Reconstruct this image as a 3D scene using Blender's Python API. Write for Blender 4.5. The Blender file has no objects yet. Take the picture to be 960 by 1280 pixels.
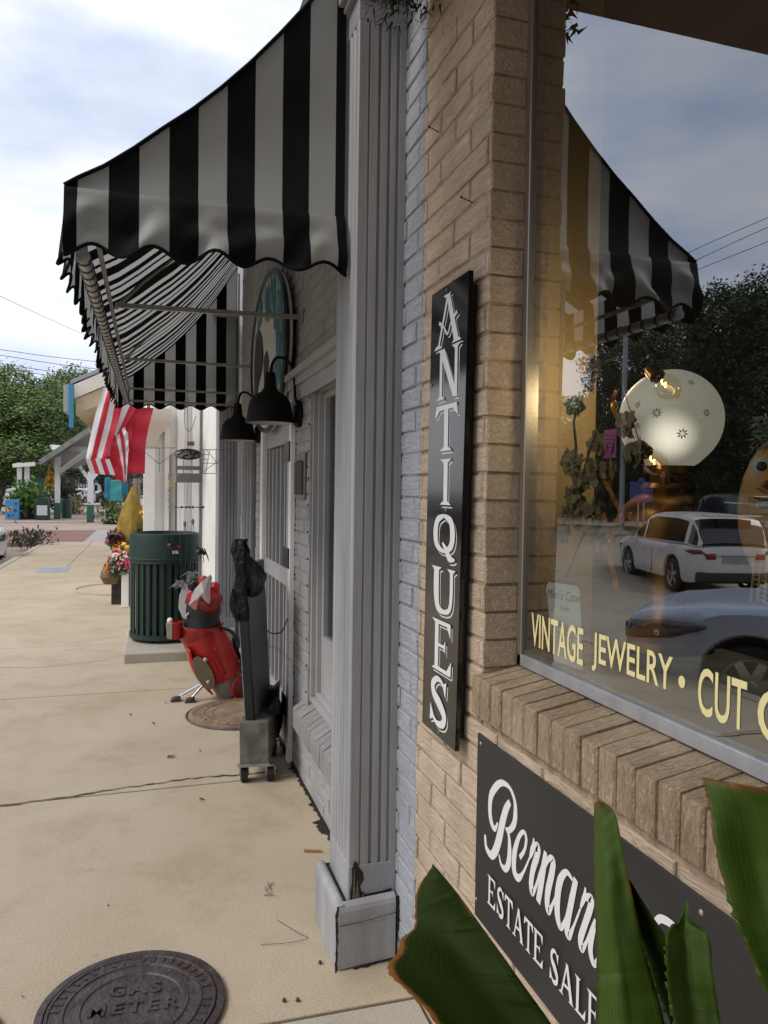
import bpy, math, random
from math import sin, cos, pi, radians, atan2, sqrt, exp
from mathutils import Vector, Matrix, noise
random.seed(7)
S = bpy.context.scene
COL = S.collection

# ------------------------------------------------------------------ camera
F_PX = 952.1
CAM0 = Vector((-0.78, 0.0, 1.51))
_y, _p, _r = map(radians, (17.33, -1.585, 0.789))
_f = Vector((sin(_y)*cos(_p), cos(_y)*cos(_p), sin(_p)))
_ri = Vector((cos(_y), -sin(_y), 0)); _u = _ri.cross(_f)
C_R = _ri*cos(_r) + _u*sin(_r); C_U = -_ri*sin(_r) + _u*cos(_r)
cd = bpy.data.cameras.new('camera'); cam = bpy.data.objects.new('camera', cd); COL.objects.link(cam)
cd.sensor_fit = 'HORIZONTAL'; cd.sensor_width = 36; cd.lens = 36*F_PX/960
cd.clip_start = 0.02; cd.clip_end = 2000
M4 = Matrix((C_R, C_U, -_f)).transposed().to_4x4(); M4.translation = CAM0
cam.matrix_world = M4
S.camera = cam
cd.dof.use_dof = False

def ray(x, y):
    return C_R*((x-480)/F_PX) - C_U*((y-640)/F_PX) + _f
def at(x, y, Y):                       # a measured point of the photo on the plane at street distance Y
    r = ray(x, y); return CAM0 + r*(Y/r.y)
def onX(x, y, X):
    r = ray(x, y); return CAM0 + r*((X-CAM0.x)/r.x)

# ------------------------------------------------------------------ world, sun, exposure
SUN_EL, SUN_AZ = 48, 264               # compass-like: direction the light comes from
w = bpy.data.worlds.new('World'); S.world = w; w.use_nodes = True
nt = w.node_tree; N = nt.nodes; L = nt.links; N.clear()
out = N.new('ShaderNodeOutputWorld'); bg = N.new('ShaderNodeBackground'); bg2 = N.new('ShaderNodeBackground')
sky = N.new('ShaderNodeTexSky'); sky.sky_type = 'NISHITA'; sky.sun_disc = False
sky.sun_elevation = radians(SUN_EL); sky.sun_rotation = radians(SUN_AZ)
sky.air_density = 1.0; sky.dust_density = 2.0; sky.ozone_density = 1.0
bg.inputs[1].default_value = 0.13
L.new(sky.outputs[0], bg.inputs[0])
tc = N.new('ShaderNodeTexCoord'); mp = N.new('ShaderNodeMapping'); mp.inputs['Scale'].default_value = (1, 1, 3.2)
L.new(tc.outputs['Generated'], mp.inputs[0])
n1 = N.new('ShaderNodeTexNoise'); n1.inputs['Scale'].default_value = 1.7; n1.inputs['Detail'].default_value = 6; n1.inputs['Roughness'].default_value = .52
n1.inputs['Distortion'].default_value = .35
L.new(mp.outputs[0], n1.inputs[0])
cr = N.new('ShaderNodeValToRGB'); cr.color_ramp.elements[0].position = .36; cr.color_ramp.elements[1].position = .56
cr.color_ramp.elements[0].color = (.55, .55, .55, 1)
L.new(n1.outputs[0], cr.inputs[0])
n2 = N.new('ShaderNodeTexNoise'); n2.inputs['Scale'].default_value = 2.6; n2.inputs['Detail'].default_value = 5; n2.inputs['Roughness'].default_value = .5
mp2 = N.new('ShaderNodeMapping'); mp2.inputs['Scale'].default_value = (1, 1, 2.6); mp2.inputs['Location'].default_value = (3.1, .4, 1.7)
L.new(tc.outputs['Generated'], mp2.inputs[0]); L.new(mp2.outputs[0], n2.inputs[0])
cr2 = N.new('ShaderNodeValToRGB'); cr2.color_ramp.elements[0].position = .34; cr2.color_ramp.elements[1].position = .56
cr2.color_ramp.elements[0].color = (.44, .53, .76, 1); cr2.color_ramp.elements[1].color = (.83, .85, .90, 1)
L.new(n2.outputs[0], cr2.inputs[0]); L.new(cr2.outputs[0], bg2.inputs[0]); bg2.inputs[1].default_value = 1.0
ms = N.new('ShaderNodeMixShader')
L.new(cr.outputs[0], ms.inputs[0]); L.new(bg.outputs[0], ms.inputs[1]); L.new(bg2.outputs[0], ms.inputs[2]); L.new(ms.outputs[0], out.inputs[0])

sd = bpy.data.lights.new('sun', 'SUN'); so = bpy.data.objects.new('sun', sd); COL.objects.link(so)
sd.energy = 1.5; sd.angle = radians(25); sd.color = (1, .95, .88)
az = radians(SUN_AZ)
sdir = Vector((sin(az)*cos(radians(SUN_EL)), cos(az)*cos(radians(SUN_EL)), sin(radians(SUN_EL))))
so.rotation_euler = sdir.to_track_quat('Z', 'Y').to_euler(); so.location = sdir*60
S.view_settings.view_transform = 'Standard'; S.view_settings.look = 'None'
S.view_settings.exposure = 0.42; S.view_settings.gamma = 1.0
S.render.engine = 'CYCLES'
S.cycles.max_bounces = 8; S.cycles.transparent_max_bounces = 12; S.cycles.glossy_bounces = 4
S.cycles.caustics_reflective = False; S.cycles.caustics_refractive = False

# ------------------------------------------------------------------ materials
MATS = {}
def mat(name, col, rough=.6, metal=0, nscale=0, namt=.15, bump=0, bscale=None, stretch=(1,1,1), spec=.5, col2=None, trans=0, emis=None, estr=0, ramp=(.35,.65), detail=6, bdist=.01, bstretch=None):
    if name in MATS: return MATS[name]
    m = bpy.data.materials.new(name); m.use_nodes = True; nt = m.node_tree; N = nt.nodes; L = nt.links
    b = N['Principled BSDF']
    b.inputs['Base Color'].default_value = (*col, 1); b.inputs['Roughness'].default_value = rough
    b.inputs['Metallic'].default_value = metal; b.inputs['Specular IOR Level'].default_value = spec
    if trans: b.inputs['Transmission Weight'].default_value = trans
    if emis: b.inputs['Emission Color'].default_value = (*emis, 1); b.inputs['Emission Strength'].default_value = estr
    tc = N.new('ShaderNodeTexCoord')
    if nscale:
        mp = N.new('ShaderNodeMapping'); mp.inputs['Scale'].default_value = stretch; L.new(tc.outputs['Object'], mp.inputs[0])
        n = N.new('ShaderNodeTexNoise'); n.inputs['Scale'].default_value = nscale; n.inputs['Detail'].default_value = detail; n.inputs['Roughness'].default_value = .6
        L.new(mp.outputs[0], n.inputs[0])
        r = N.new('ShaderNodeValToRGB'); r.color_ramp.elements[0].position = ramp[0]; r.color_ramp.elements[1].position = ramp[1]
        c2 = col2 or tuple(c*(1-namt*2) for c in col)
        r.color_ramp.elements[0].color = (*c2, 1); r.color_ramp.elements[1].color = (*[min(1, c*(1+namt*.5)) for c in col], 1)
        L.new(n.outputs[0], r.inputs[0]); L.new(r.outputs[0], b.inputs['Base Color'])
    if bump:
        mp = N.new('ShaderNodeMapping'); mp.inputs['Scale'].default_value = bstretch or stretch; L.new(tc.outputs['Object'], mp.inputs[0])
        n = N.new('ShaderNodeTexNoise'); n.inputs['Scale'].default_value = bscale or nscale*3 or 50; n.inputs['Detail'].default_value = 5
        L.new(mp.outputs[0], n.inputs[0])
        bp = N.new('ShaderNodeBump'); bp.inputs['Strength'].default_value = bump; bp.inputs['Distance'].default_value = bdist
        L.new(n.outputs[0], bp.inputs['Height']); L.new(bp.outputs[0], b.inputs['Normal'])
    MATS[name] = m; return m

def brick_mat(name, c1, c2, stretch, rough=.8, bump=1.0, scale=60):
    """painted rake-face brick: wavy striations along the brick, weathering blotches"""
    m = bpy.data.materials.new(name); m.use_nodes = True; nt = m.node_tree; N = nt.nodes; L = nt.links
    b = N['Principled BSDF']; b.inputs['Roughness'].default_value = rough; b.inputs['Specular IOR Level'].default_value = .3
    tc = N.new('ShaderNodeTexCoord'); mp = N.new('ShaderNodeMapping'); mp.inputs['Scale'].default_value = stretch
    L.new(tc.outputs['Object'], mp.inputs[0])
    n = N.new('ShaderNodeTexNoise'); n.inputs['Scale'].default_value = scale; n.inputs['Detail'].default_value = 7; n.inputs['Roughness'].default_value = .68; n.inputs['Distortion'].default_value = 1.6
    L.new(mp.outputs[0], n.inputs[0])
    n3 = N.new('ShaderNodeTexNoise'); n3.inputs['Scale'].default_value = 5; n3.inputs['Detail'].default_value = 5; L.new(tc.outputs['Object'], n3.inputs[0])
    add = N.new('ShaderNodeMath'); add.operation = 'MULTIPLY_ADD'; L.new(n.outputs[0], add.inputs[0]); add.inputs[1].default_value = .6; 
    mul = N.new('ShaderNodeMath'); mul.operation = 'MULTIPLY'; L.new(n3.outputs[0], mul.inputs[0]); mul.inputs[1].default_value = .5
    L.new(mul.outputs[0], add.inputs[2])
    r = N.new('ShaderNodeValToRGB'); r.color_ramp.elements[0].position = .40; r.color_ramp.elements[1].position = .66
    r.color_ramp.elements[0].color = (*c2, 1); r.color_ramp.elements[1].color = (*c1, 1)
    L.new(add.outputs[0], r.inputs[0]); L.new(r.outputs[0], b.inputs['Base Color'])
    bp = N.new('ShaderNodeBump'); bp.inputs['Strength'].default_value = bump; bp.inputs['Distance'].default_value = .013
    L.new(n.outputs[0], bp.inputs['Height']); L.new(bp.outputs[0], b.inputs['Normal'])
    return m

M = {}
M['tan'] = brick_mat('tan_painted_brick', (.70,.55,.405), (.50,.38,.27), (1, .22, 1))
M['tan_sill'] = brick_mat('tan_sill_brick', (.64,.49,.34), (.33,.23,.14), (.45, 1.1, .45), scale=95, bump=1)
M['tan_mortar'] = mat('tan_mortar', (.40,.30,.20), .9, nscale=30, namt=.2, bump=.5)
M['gray_brick'] = brick_mat('gray_painted_brick', (.46,.44,.42), (.35,.335,.32), (1, .22, 1))
M['blue_brick'] = brick_mat('bluish_painted_brick', (.45,.475,.52), (.35,.37,.41), (1, .22, 1))
M['gray_sill'] = brick_mat('gray_sill_brick', (.40,.39,.385), (.28,.27,.26), (.25, 1.5, .25))
M['gray_mortar'] = mat('gray_mortar', (.30,.29,.28), .9)
M['gray_paint'] = mat('gray_trim_paint', (.37,.37,.38), .5, nscale=6, namt=.15, bump=.2, bscale=90, stretch=(1,1,.15))
M['gray_trim'] = mat('gray_window_trim', (.38,.375,.37), .5, nscale=3, namt=.08)
M['dirt'] = mat('dark_rot', (.025,.02,.016), .95, nscale=40, namt=.3, bump=1)
M['alu'] = mat('aluminium', (.52,.53,.55), .38, .55, nscale=20, namt=.08)
M['alu_dark'] = mat('bronze_aluminium', (.16,.13,.10), .4, .5)
M['white'] = mat('white_paint', (.88,.865,.83), .5, nscale=3, namt=.05)
M['cream'] = mat('cream_paint', (.70,.65,.57), .5, nscale=3, namt=.06)
M['black'] = mat('black_paint', (.012,.012,.013), .35, nscale=20, namt=.2)
M['sign_black'] = mat('black_acrylic', (.012,.012,.012), .10, spec=.6)
M['sign_white'] = mat('sign_white', (.72,.72,.70), .5)
M['board'] = mat('charcoal_sign_board', (.026,.023,.023), .5, nscale=3, namt=.15, bump=.05, bscale=200)
M['lamp_black'] = mat('lamp_black', (.006,.005,.005), .6, spec=.2)
M['lamp_in'] = mat('lamp_inside', (.55,.53,.5), .5)
M['canvas_b'] = mat('black_canvas', (.006,.006,.008), .85, spec=.15, nscale=6, namt=.3, bump=.3, bscale=300, bdist=.002)
def canvas(name, col, tr):
    m = bpy.data.materials.new(name); m.use_nodes = True; nt = m.node_tree; N = nt.nodes; L = nt.links
    b = N['Principled BSDF']; b.inputs['Base Color'].default_value = (*col,1); b.inputs['Roughness'].default_value = .55
    t = N.new('ShaderNodeBsdfTranslucent'); t.inputs[0].default_value = (*col,1)
    mx = N.new('ShaderNodeMixShader'); mx.inputs[0].default_value = tr
    tc = N.new('ShaderNodeTexCoord'); n = N.new('ShaderNodeTexNoise'); n.inputs['Scale'].default_value = 5; n.inputs['Detail'].default_value = 6
    L.new(tc.outputs['Object'], n.inputs[0]); r = N.new('ShaderNodeValToRGB')
    r.color_ramp.elements[0].color = (*[c*.78 for c in col],1); r.color_ramp.elements[1].color = (*[c*1.08 for c in col],1)
    L.new(n.outputs[0], r.inputs[0]); L.new(r.outputs[0], b.inputs['Base Color'])
    n2 = N.new('ShaderNodeTexNoise'); n2.inputs['Scale'].default_value = 400; L.new(tc.outputs['Object'], n2.inputs[0])
    bp = N.new('ShaderNodeBump'); bp.inputs['Strength'].default_value = .25; bp.inputs['Distance'].default_value = .002
    L.new(n2.outputs[0], bp.inputs['Height']); L.new(bp.outputs[0], b.inputs['Normal'])
    L.new(b.outputs[0], mx.inputs[1]); L.new(t.outputs[0], mx.inputs[2]); L.new(mx.outputs[0], N['Material Output'].inputs[0])
    return m
M['canvas_g'] = canvas('gray_canvas', (.43,.435,.415), .36)
M['steel'] = mat('galvanised_tube', (.42,.40,.37), .4, .6, nscale=12, namt=.12)
M['dark_glass'] = mat('dark_glass', (.012,.013,.015), .04, spec=.8)
M['red'] = mat('red_plastic', (.50,.02,.018), .28, nscale=8, namt=.12)
M['cast_iron'] = mat('cast_iron', (.085,.068,.072), .5, .35, nscale=18, namt=.25, bump=.5, bscale=60, col2=(.05,.035,.03))
M['bin_green'] = mat('green_bin_paint', (.006,.030,.020), .55)
M['chrome'] = mat('chrome', (.65,.65,.66), .15, 1)
M['rubber'] = mat('rubber', (.014,.014,.014), .7)
M['wood'] = mat('brown_wood', (.22,.13,.07), .6, nscale=8, namt=.25, stretch=(1,1,.1))
M['gold'] = mat('gold_leaf_paint', (.85,.74,.36), .5)

# glass of the shop window: mirror layer over a see-through pane
def pane(name, fac, tint=(1,1,1), fres=True):
    m = bpy.data.materials.new(name); m.use_nodes = True; nt = m.node_tree; N = nt.nodes; L = nt.links
    N.remove(N['Principled BSDF'])
    g = N.new('ShaderNodeBsdfGlossy'); g.inputs['Roughness'].default_value = 0.0; g.inputs[0].default_value = (.93,.96,1,1)
    t = N.new('ShaderNodeBsdfTransparent'); t.inputs[0].default_value = (*tint,1)
    fr = N.new('ShaderNodeFresnel'); fr.inputs[0].default_value = 1.5
    ma = N.new('ShaderNodeMath'); ma.operation = 'ADD'; ma.inputs[1].default_value = fac; L.new(fr.outputs[0], ma.inputs[0])
    mx = N.new('ShaderNodeMixShader'); (L.new(ma.outputs[0], mx.inputs[0]) if fres else setattr(mx.inputs[0],'default_value',fac)); L.new(t.outputs[0], mx.inputs[1]); L.new(g.outputs[0], mx.inputs[2])
    L.new(mx.outputs[0], N['Material Output'].inputs[0]); return m
M['pane'] = pane('shop_window_glass', .25, (.85,.88,.84))
M['pane2'] = pane('side_window_glass', .06, (.8,.82,.8))

# ------------------------------------------------------------------ builders
ORG = {}
def tag(o, label=None, cat=None, group=None, kind=None):
    if label: o['label'] = label
    if cat: o['category'] = cat
    if group: o['group'] = group
    if kind: o['kind'] = kind
    return o
def thing(name, label, cat, loc=(0,0,0), group=None):
    o = bpy.data.objects.new(name, None); COL.objects.link(o); o.location = loc; o.empty_display_size = .1
    ORG[o.name] = Vector(loc); return tag(o, label, cat, group)
def copy_tree(o, parent=None):
    c = o.copy(); COL.objects.link(c); c.parent = parent
    for ch in [q for q in bpy.data.objects if q.parent == o]: copy_tree(ch, c)
    return c

class MB:
    def __init__(s): s.v = []; s.f = []; s.m = []; s.mi = 0
    def mat(s, i): s.mi = i; return s
    def add(s, vs, fs):
        b = len(s.v); s.v += [Vector(p) for p in vs]
        for f in fs: s.f.append([b+i for i in f]); s.m.append(s.mi)
        return s
    def quad(s, a, b, c, d): return s.add([a,b,c,d], [(0,1,2,3)])
    def box(s, x0,x1,y0,y1,z0,z1, ch=0):
        if ch:
            c = ch
            return s.add([(x0+c,y0+c,z0),(x1-c,y0+c,z0),(x1-c,y1-c,z0),(x0+c,y1-c,z0),
                (x0+c,y0+c,z1),(x1-c,y0+c,z1),(x1-c,y1-c,z1),(x0+c,y1-c,z1),
                (x0,y0+c,z0+c),(x0+c,y0,z0+c),(x1-c,y0,z0+c),(x1,y0+c,z0+c),(x1,y1-c,z0+c),(x1-c,y1,z0+c),(x0+c,y1,z0+c),(x0,y1-c,z0+c),
                (x0,y0+c,z1-c),(x0+c,y0,z1-c),(x1-c,y0,z1-c),(x1,y0+c,z1-c),(x1,y1-c,z1-c),(x1-c,y1,z1-c),(x0+c,y1,z1-c),(x0,y1-c,z1-c)],
               [(3,2,1,0),(4,5,6,7)]+[(8+i,8+(i+1)%8,16+(i+1)%8,16+i) for i in range(8)]+
               [(0,1,10,9),(1,11,10),(1,2,12,11),(2,13,12),(2,3,14,13),(3,15,14),(3,0,8,15),(0,9,8)]+
               [(4,17,18,5),(5,18,19),(5,19,20,6),(6,20,21),(6,21,22,7),(7,22,23),(7,23,16,4),(4,16,17)])
        return s.add([(x0,y0,z0),(x1,y0,z0),(x1,y1,z0),(x0,y1,z0),(x0,y0,z1),(x1,y0,z1),(x1,y1,z1),(x0,y1,z1)],
            [(3,2,1,0),(4,5,6,7),(0,1,5,4),(1,2,6,5),(2,3,7,6),(3,0,4,7)])
    def hexa(s, bot, top):
        return s.add(list(bot)+list(top), [(3,2,1,0),(4,5,6,7),(0,1,5,4),(1,2,6,5),(2,3,7,6),(3,0,4,7)])
    def cyl(s, p0, p1, r0, r1=None, n=12, caps=True):
        p0 = Vector(p0); p1 = Vector(p1); r1 = r0 if r1 is None else r1
        d = (p1-p0).normalized(); a = d.orthogonal().normalized(); b = d.cross(a)
        vs = []
        for p, r in ((p0,r0),(p1,r1)):
            for i in range(n): t = 2*pi*i/n; vs.append(p+(a*cos(t)+b*sin(t))*r)
        fs = [(i,(i+1)%n,n+(i+1)%n,n+i) for i in range(n)]
        if caps: fs += [tuple(range(n-1,-1,-1)), tuple(range(n,2*n))]
        return s.add(vs, fs)
    def tube(s, pts, r, n=8, closed=False):
        pts = [Vector(p) for p in pts]; rs = r if isinstance(r,(list,tuple)) else [r]*len(pts)
        vs = []; k = len(pts); a = None
        for i, p in enumerate(pts):
            d = (pts[min(i+1,k-1)]-pts[max(i-1,0)]).normalized()
            a = d.orthogonal().normalized() if a is None else (a-d*a.dot(d)).normalized()
            b = d.cross(a)
            for j in range(n): t = 2*pi*j/n; vs.append(p+(a*cos(t)+b*sin(t))*rs[i])
        fs = [(i*n+j, i*n+(j+1)%n, (i+1)*n+(j+1)%n, (i+1)*n+j) for i in range(k-1) for j in range(n)]
        fs += [tuple(range(n-1,-1,-1)), tuple((k-1)*n+j for j in range(n))]
        return s.add(vs, fs)
    def lathe(s, prof, c=(0,0,0), n=24, axis=(0,0,1), close=False):
        c = Vector(c); ax = Vector(axis).normalized(); a = ax.orthogonal().normalized(); b = ax.cross(a); k = len(prof); vs = []
        for r, h in prof:
            for j in range(n): t = 2*pi*j/n; vs.append(c+ax*h+(a*cos(t)+b*sin(t))*max(r,1e-5))
        fs = [(i*n+j, i*n+(j+1)%n, (i+1)*n+(j+1)%n, (i+1)*n+j) for i in range(k-1) for j in range(n)]
        if close: fs += [tuple(range(n-1,-1,-1)), tuple((k-1)*n+j for j in range(n))]
        return s.add(vs, fs)
    def ball(s, c, r, n=12, sc=(1,1,1)):
        c = Vector(c); vs = []; fs = []; m = max(4, n//2)
        for i in range(m+1):
            ph = pi*i/m
            for j in range(n):
                t = 2*pi*j/n; vs.append(c+Vector((sin(ph)*cos(t)*sc[0], sin(ph)*sin(t)*sc[1], cos(ph)*sc[2]))*r)
        for i in range(m):
            for j in range(n): fs.append((i*n+j,(i+1)*n+j,(i+1)*n+(j+1)%n,i*n+(j+1)%n))
        return s.add(vs, fs)
    def prism(s, poly, fn, h0, h1):
        """poly 2-D outline (ccw), fn(u,v,h)->point"""
        n = len(poly); vs = [fn(u,v,h0) for u,v in poly]+[fn(u,v,h1) for u,v in poly]
        fs = [tuple(range(n-1,-1,-1)), tuple(range(n,2*n))]+[(i,(i+1)%n,n+(i+1)%n,n+i) for i in range(n)]
        return s.add(vs, fs)
    def ribbon(s, pts, ws, fn, h=0, sub=6):
        P, Wd = smooth(pts, ws, sub); n = len(P); vs = []
        for i in range(n):
            a = P[max(i-1,0)]; b = P[min(i+1,n-1)]; dx, dy = b[0]-a[0], b[1]-a[1]; l = sqrt(dx*dx+dy*dy) or 1
            nx, ny = -dy/l, dx/l; wd = Wd[i]/2
            vs += [fn(P[i][0]+nx*wd, P[i][1]+ny*wd, h), fn(P[i][0]-nx*wd, P[i][1]-ny*wd, h)]
        return s.add(vs, [(2*i,2*i+1,2*i+3,2*i+2) for i in range(n-1)])
    def build(s, name, mats, parent=None, smooth=False, bevel=0, solid=0, ang=35, org=None, subs=0):
        if not isinstance(mats,(list,tuple)): mats = [mats]
        root = parent
        while root is not None and root.parent is not None: root = root.parent
        o0 = org or (ORG.get(root.name) if root else None) or Vector((0,0,0))
        me = bpy.data.meshes.new(name)
        me.from_pydata([p-o0 for p in s.v], [], s.f)
        for m in mats: me.materials.append(m)
        me.polygons.foreach_set('material_index', s.m)
        me.validate()
        if smooth:
            me.shade_smooth(); me.set_sharp_from_angle(angle=radians(ang))
        o = bpy.data.objects.new(name, me); COL.objects.link(o); o.parent = parent
        if parent is None and org is not None: o.location = org
        if solid: q = o.modifiers.new('s','SOLIDIFY'); q.thickness = solid; q.offset = 0
        if subs: q = o.modifiers.new('u','SUBSURF'); q.levels = subs; q.render_levels = subs
        if bevel: q = o.modifiers.new('b','BEVEL'); q.width = bevel; q.segments = 2; q.limit_method = 'ANGLE'
        return o

def smooth(pts, ws, sub):
    if not isinstance(ws,(list,tuple)): ws = [ws]*len(pts)
    n = len(pts)
    if n < 3: return list(pts), list(ws)
    P = []; W_ = []
    for i in range(n-1):
        p0 = pts[max(i-1,0)]; p1 = pts[i]; p2 = pts[i+1]; p3 = pts[min(i+2,n-1)]
        for k in range(sub):
            t = k/sub
            P.append(tuple(.5*((2*b)+(-a+c)*t+(2*a-5*b+4*c-d)*t*t+(-a+3*b-3*c+d)*t**3) for a,b,c,d in zip(p0,p1,p2,p3)))
            W_.append(ws[i]*(1-t)+ws[i+1]*t)
    P.append(tuple(pts[-1])); W_.append(ws[-1]); return P, W_

def text_mesh(name, body, size, fn, mtl, parent=None, xs=1.0, bold=0, align='LEFT', depth=0):
    cu = bpy.data.curves.new(name+'_c','FONT'); cu.body = body; cu.size = size; cu.align_x = align; cu.offset = bold; cu.resolution_u = 4
    ob = bpy.data.objects.new(name+'_t', cu); COL.objects.link(ob)
    dg = bpy.context.evaluated_depsgraph_get(); dg.update()
    me = bpy.data.meshes.new_from_object(ob.evaluated_get(dg)); bpy.data.objects.remove(ob)
    mb = MB(); mb.add([fn(v.co.x*xs, v.co.y, 0) for v in me.vertices], [tuple(p.vertices) for p in me.polygons])
    if depth:
        pass
    bpy.data.meshes.remove(me)
    return mb.build(name, mtl, parent)

# ================================================================== THE SETTING
def zroad(y, x=-5):
    t = min(1, max(0, (y-15)/8.0)); t = t*t*(3-2*t); q = min(1, max(0, (-5-x)/5.5)); q = q*q*(3-2*q); z = -.345-.345*q; return z+(-.12-z)*t
def ground_mat(name, cols, rough=.85, big=.5, cracks=False):
    m = bpy.data.materials.new(name); m.use_nodes = True; nt = m.node_tree; N = nt.nodes; L = nt.links
    b = N['Principled BSDF']; b.inputs['Roughness'].default_value = rough; b.inputs['Specular IOR Level'].default_value = .25
    tc = N.new('ShaderNodeTexCoord')
    def nz(sc, det=6, dist=0, r=.6):
        n = N.new('ShaderNodeTexNoise'); n.inputs['Scale'].default_value = sc; n.inputs['Detail'].default_value = det; n.inputs['Distortion'].default_value = dist; n.inputs['Roughness'].default_value = r
        L.new(tc.outputs['Object'], n.inputs[0]); return n.outputs[0]
    def ramp(src, stops):
        r = N.new('ShaderNodeValToRGB'); e = r.color_ramp.elements
        e[0].position, e[0].color = stops[0][0], (*stops[0][1],1); e[1].position, e[1].color = stops[-1][0], (*stops[-1][1],1)
        for p, c in stops[1:-1]: q = e.new(p); q.color = (*c,1)
        L.new(src, r.inputs[0]); return r.outputs[0]
    def mix(mode, f, a, c):
        x = N.new('ShaderNodeMix'); x.data_type = 'RGBA'; x.blend_type = mode
        if isinstance(f, float): x.inputs[0].default_value = f
        else: L.new(f, x.inputs[0])
        L.new(a, x.inputs[6]); L.new(c, x.inputs[7]); return x.outputs[2]
    base = ramp(nz(big*1.6, 8, .6), [(.32, cols[0]), (.5, cols[1]), (.7, cols[2])])
    fine = ramp(nz(170, 4, 0, .75), [(.30, (.50,.45,.38)), (.48, (1,1,1)), (.70, (1.22,1.22,1.22))])
    c = mix('MULTIPLY', .8, base, fine)
    st = ramp(nz(2.3, 9, .3, .72), [(.34, (.66,.60,.52)), (.52, (1,1,1)), (.8, (1.04,1.04,1.04))])
    c = mix('MULTIPLY', .42, c, st)
    sp = ramp(nz(34, 4, 0, .7), [(.26, (.35,.27,.2)), (.33, (1,1,1)), (1, (1,1,1))])
    c = mix('MULTIPLY', .6, c, sp)
    L.new(c, b.inputs['Base Color'])
    bp = N.new('ShaderNodeBump'); bp.inputs['Strength'].default_value = .35; bp.inputs['Distance'].default_value = .004
    L.new(nz(220, 3), bp.inputs['Height']); L.new(bp.outputs[0], b.inputs['Normal'])
    return m
M['conc'] = ground_mat('beige_concrete', [(.42,.345,.24), (.455,.38,.275), (.49,.42,.31)])
M['conc2'] = ground_mat('gray_concrete', [(.36,.33,.27), (.42,.385,.32), (.47,.43,.36)])
M['asph'] = ground_mat('worn_road_concrete', [(.27,.23,.175), (.33,.285,.22), (.38,.33,.26)], big=.2)
M['brickpave'] = ground_mat('red_brick_paving', [(.20,.105,.085), (.24,.135,.11), (.27,.155,.13)])
M['pinkpave'] = ground_mat('pink_paving', [(.33,.25,.205), (.38,.30,.25), (.42,.33,.28)])
M['joint'] = mat('joint_dirt', (.13,.10,.065), .95, nscale=20, namt=.3)

def struct(name, mb, m, **k): return tag(mb.build(name, m, **k), kind='structure')
# road: one sheet to the horizon
mb = MB(); ys = [-400,-60,-20,0,6,12,13,14.5,16,17.5,19,20.5,22,26,34,60,120,400,900]; xs = [-900,-200,-60,-20,-12,-10.5,-9,-8,-7,-6,-5,-3.2,0,8,40,200,900]
for j, y in enumerate(ys):
    for x in xs: mb.v.append(Vector((x, y, zroad(y, x))))
nx = len(xs)
for j in range(len(ys)-1):
    for i in range(nx-1): mb.f.append([j*nx+i, j*nx+i+1, (j+1)*nx+i+1, (j+1)*nx+i]); mb.m.append(0)
struct('road', mb, M['asph'])
# sidewalk slabs
KX = -3.45
mb = MB(); bounds = [-4,-2.2,-.35,2.10,3.95,5.9,7.75,9.6,11.45,13.3,15.2,17.1,19,20.9,22.4]
def slab(mb, x0,x1,y0,y1,skew0=0,skew1=0,z=0):
    g = .0065
    mb.hexa([(x0,y0+g+skew0,z-.12),(x1,y0+g,z-.12),(x1,y1-g,z-.12),(x0,y1-g+skew1,z-.12)],[(x0,y0+g+skew0,z),(x1,y0+g,z),(x1,y1-g,z),(x0,y1-g+skew1,z)])
for i in range(len(bounds)-1):
    y0, y1 = bounds[i], bounds[i+1]
    mb.mi = 1 if y1 <= 2.2 else 0
    k0 = {2.10:.06, 3.95:-.03}.get(y0, 0); k1 = {2.10:.06, 3.95:-.03}.get(y1, 0)
    if y0 < 15: slab(mb, KX+.15, -.004, y0, y1, k0, k1)
    else:
        slab(mb, KX+.15, -2.20, y0, y1); slab(mb, -2.192, -.004, y0, y1)
struct('sidewalk', mb, [M['conc'], M['conc2']], bevel=.004)
mb = MB(); mb.box(KX, KX+.14, -4, 22.4, -.75, .006); struct('kerb', mb, M['conc2'], bevel=.02)
mb = MB(); mb.box(KX+.14, 3, -4, 22.4, -.74, -.03); struct('sidewalk_bed', mb, M['joint'])
# crosswalk and plaza beyond
mb = MB()
mb.mat(0).box(-9, -2.45, 22.4, 28.6, -.13, -.018)
mb.mat(1).box(-2.445, 3, 22.4, 28.6, -.13, -.012)
mb.mat(2).box(-9, 3, 28.61, 29.1, -.13, -.006)
struct('crosswalk', mb, [M['brickpave'], mat('crosswalk_gray', (.36,.32,.31), .85, nscale=2, namt=.08), M['conc2']])
mb = MB(); mb.box(-14, 6, 29.11, 90, -.13, .0); struct('plaza_paving', mb, M['pinkpave'])
mb = MB(); mb.mat(0)
for y in (34.0, 41.5, 47.5): mb.box(-14, 6, y, y+.5, -.002, .004)
struct('paving_band', mb, [M['brickpave']])
# patches on the sidewalk
mb = MB(); mb.box(-2.62,-2.12,14.5,15.3,-.02,.004); tag(mb.build('utility_cover', mat('blue_gray_plate',(.30,.33,.42),.6,nscale=5)), 'small blue-gray rectangular utility plate set in the sidewalk', 'utility cover')
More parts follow.
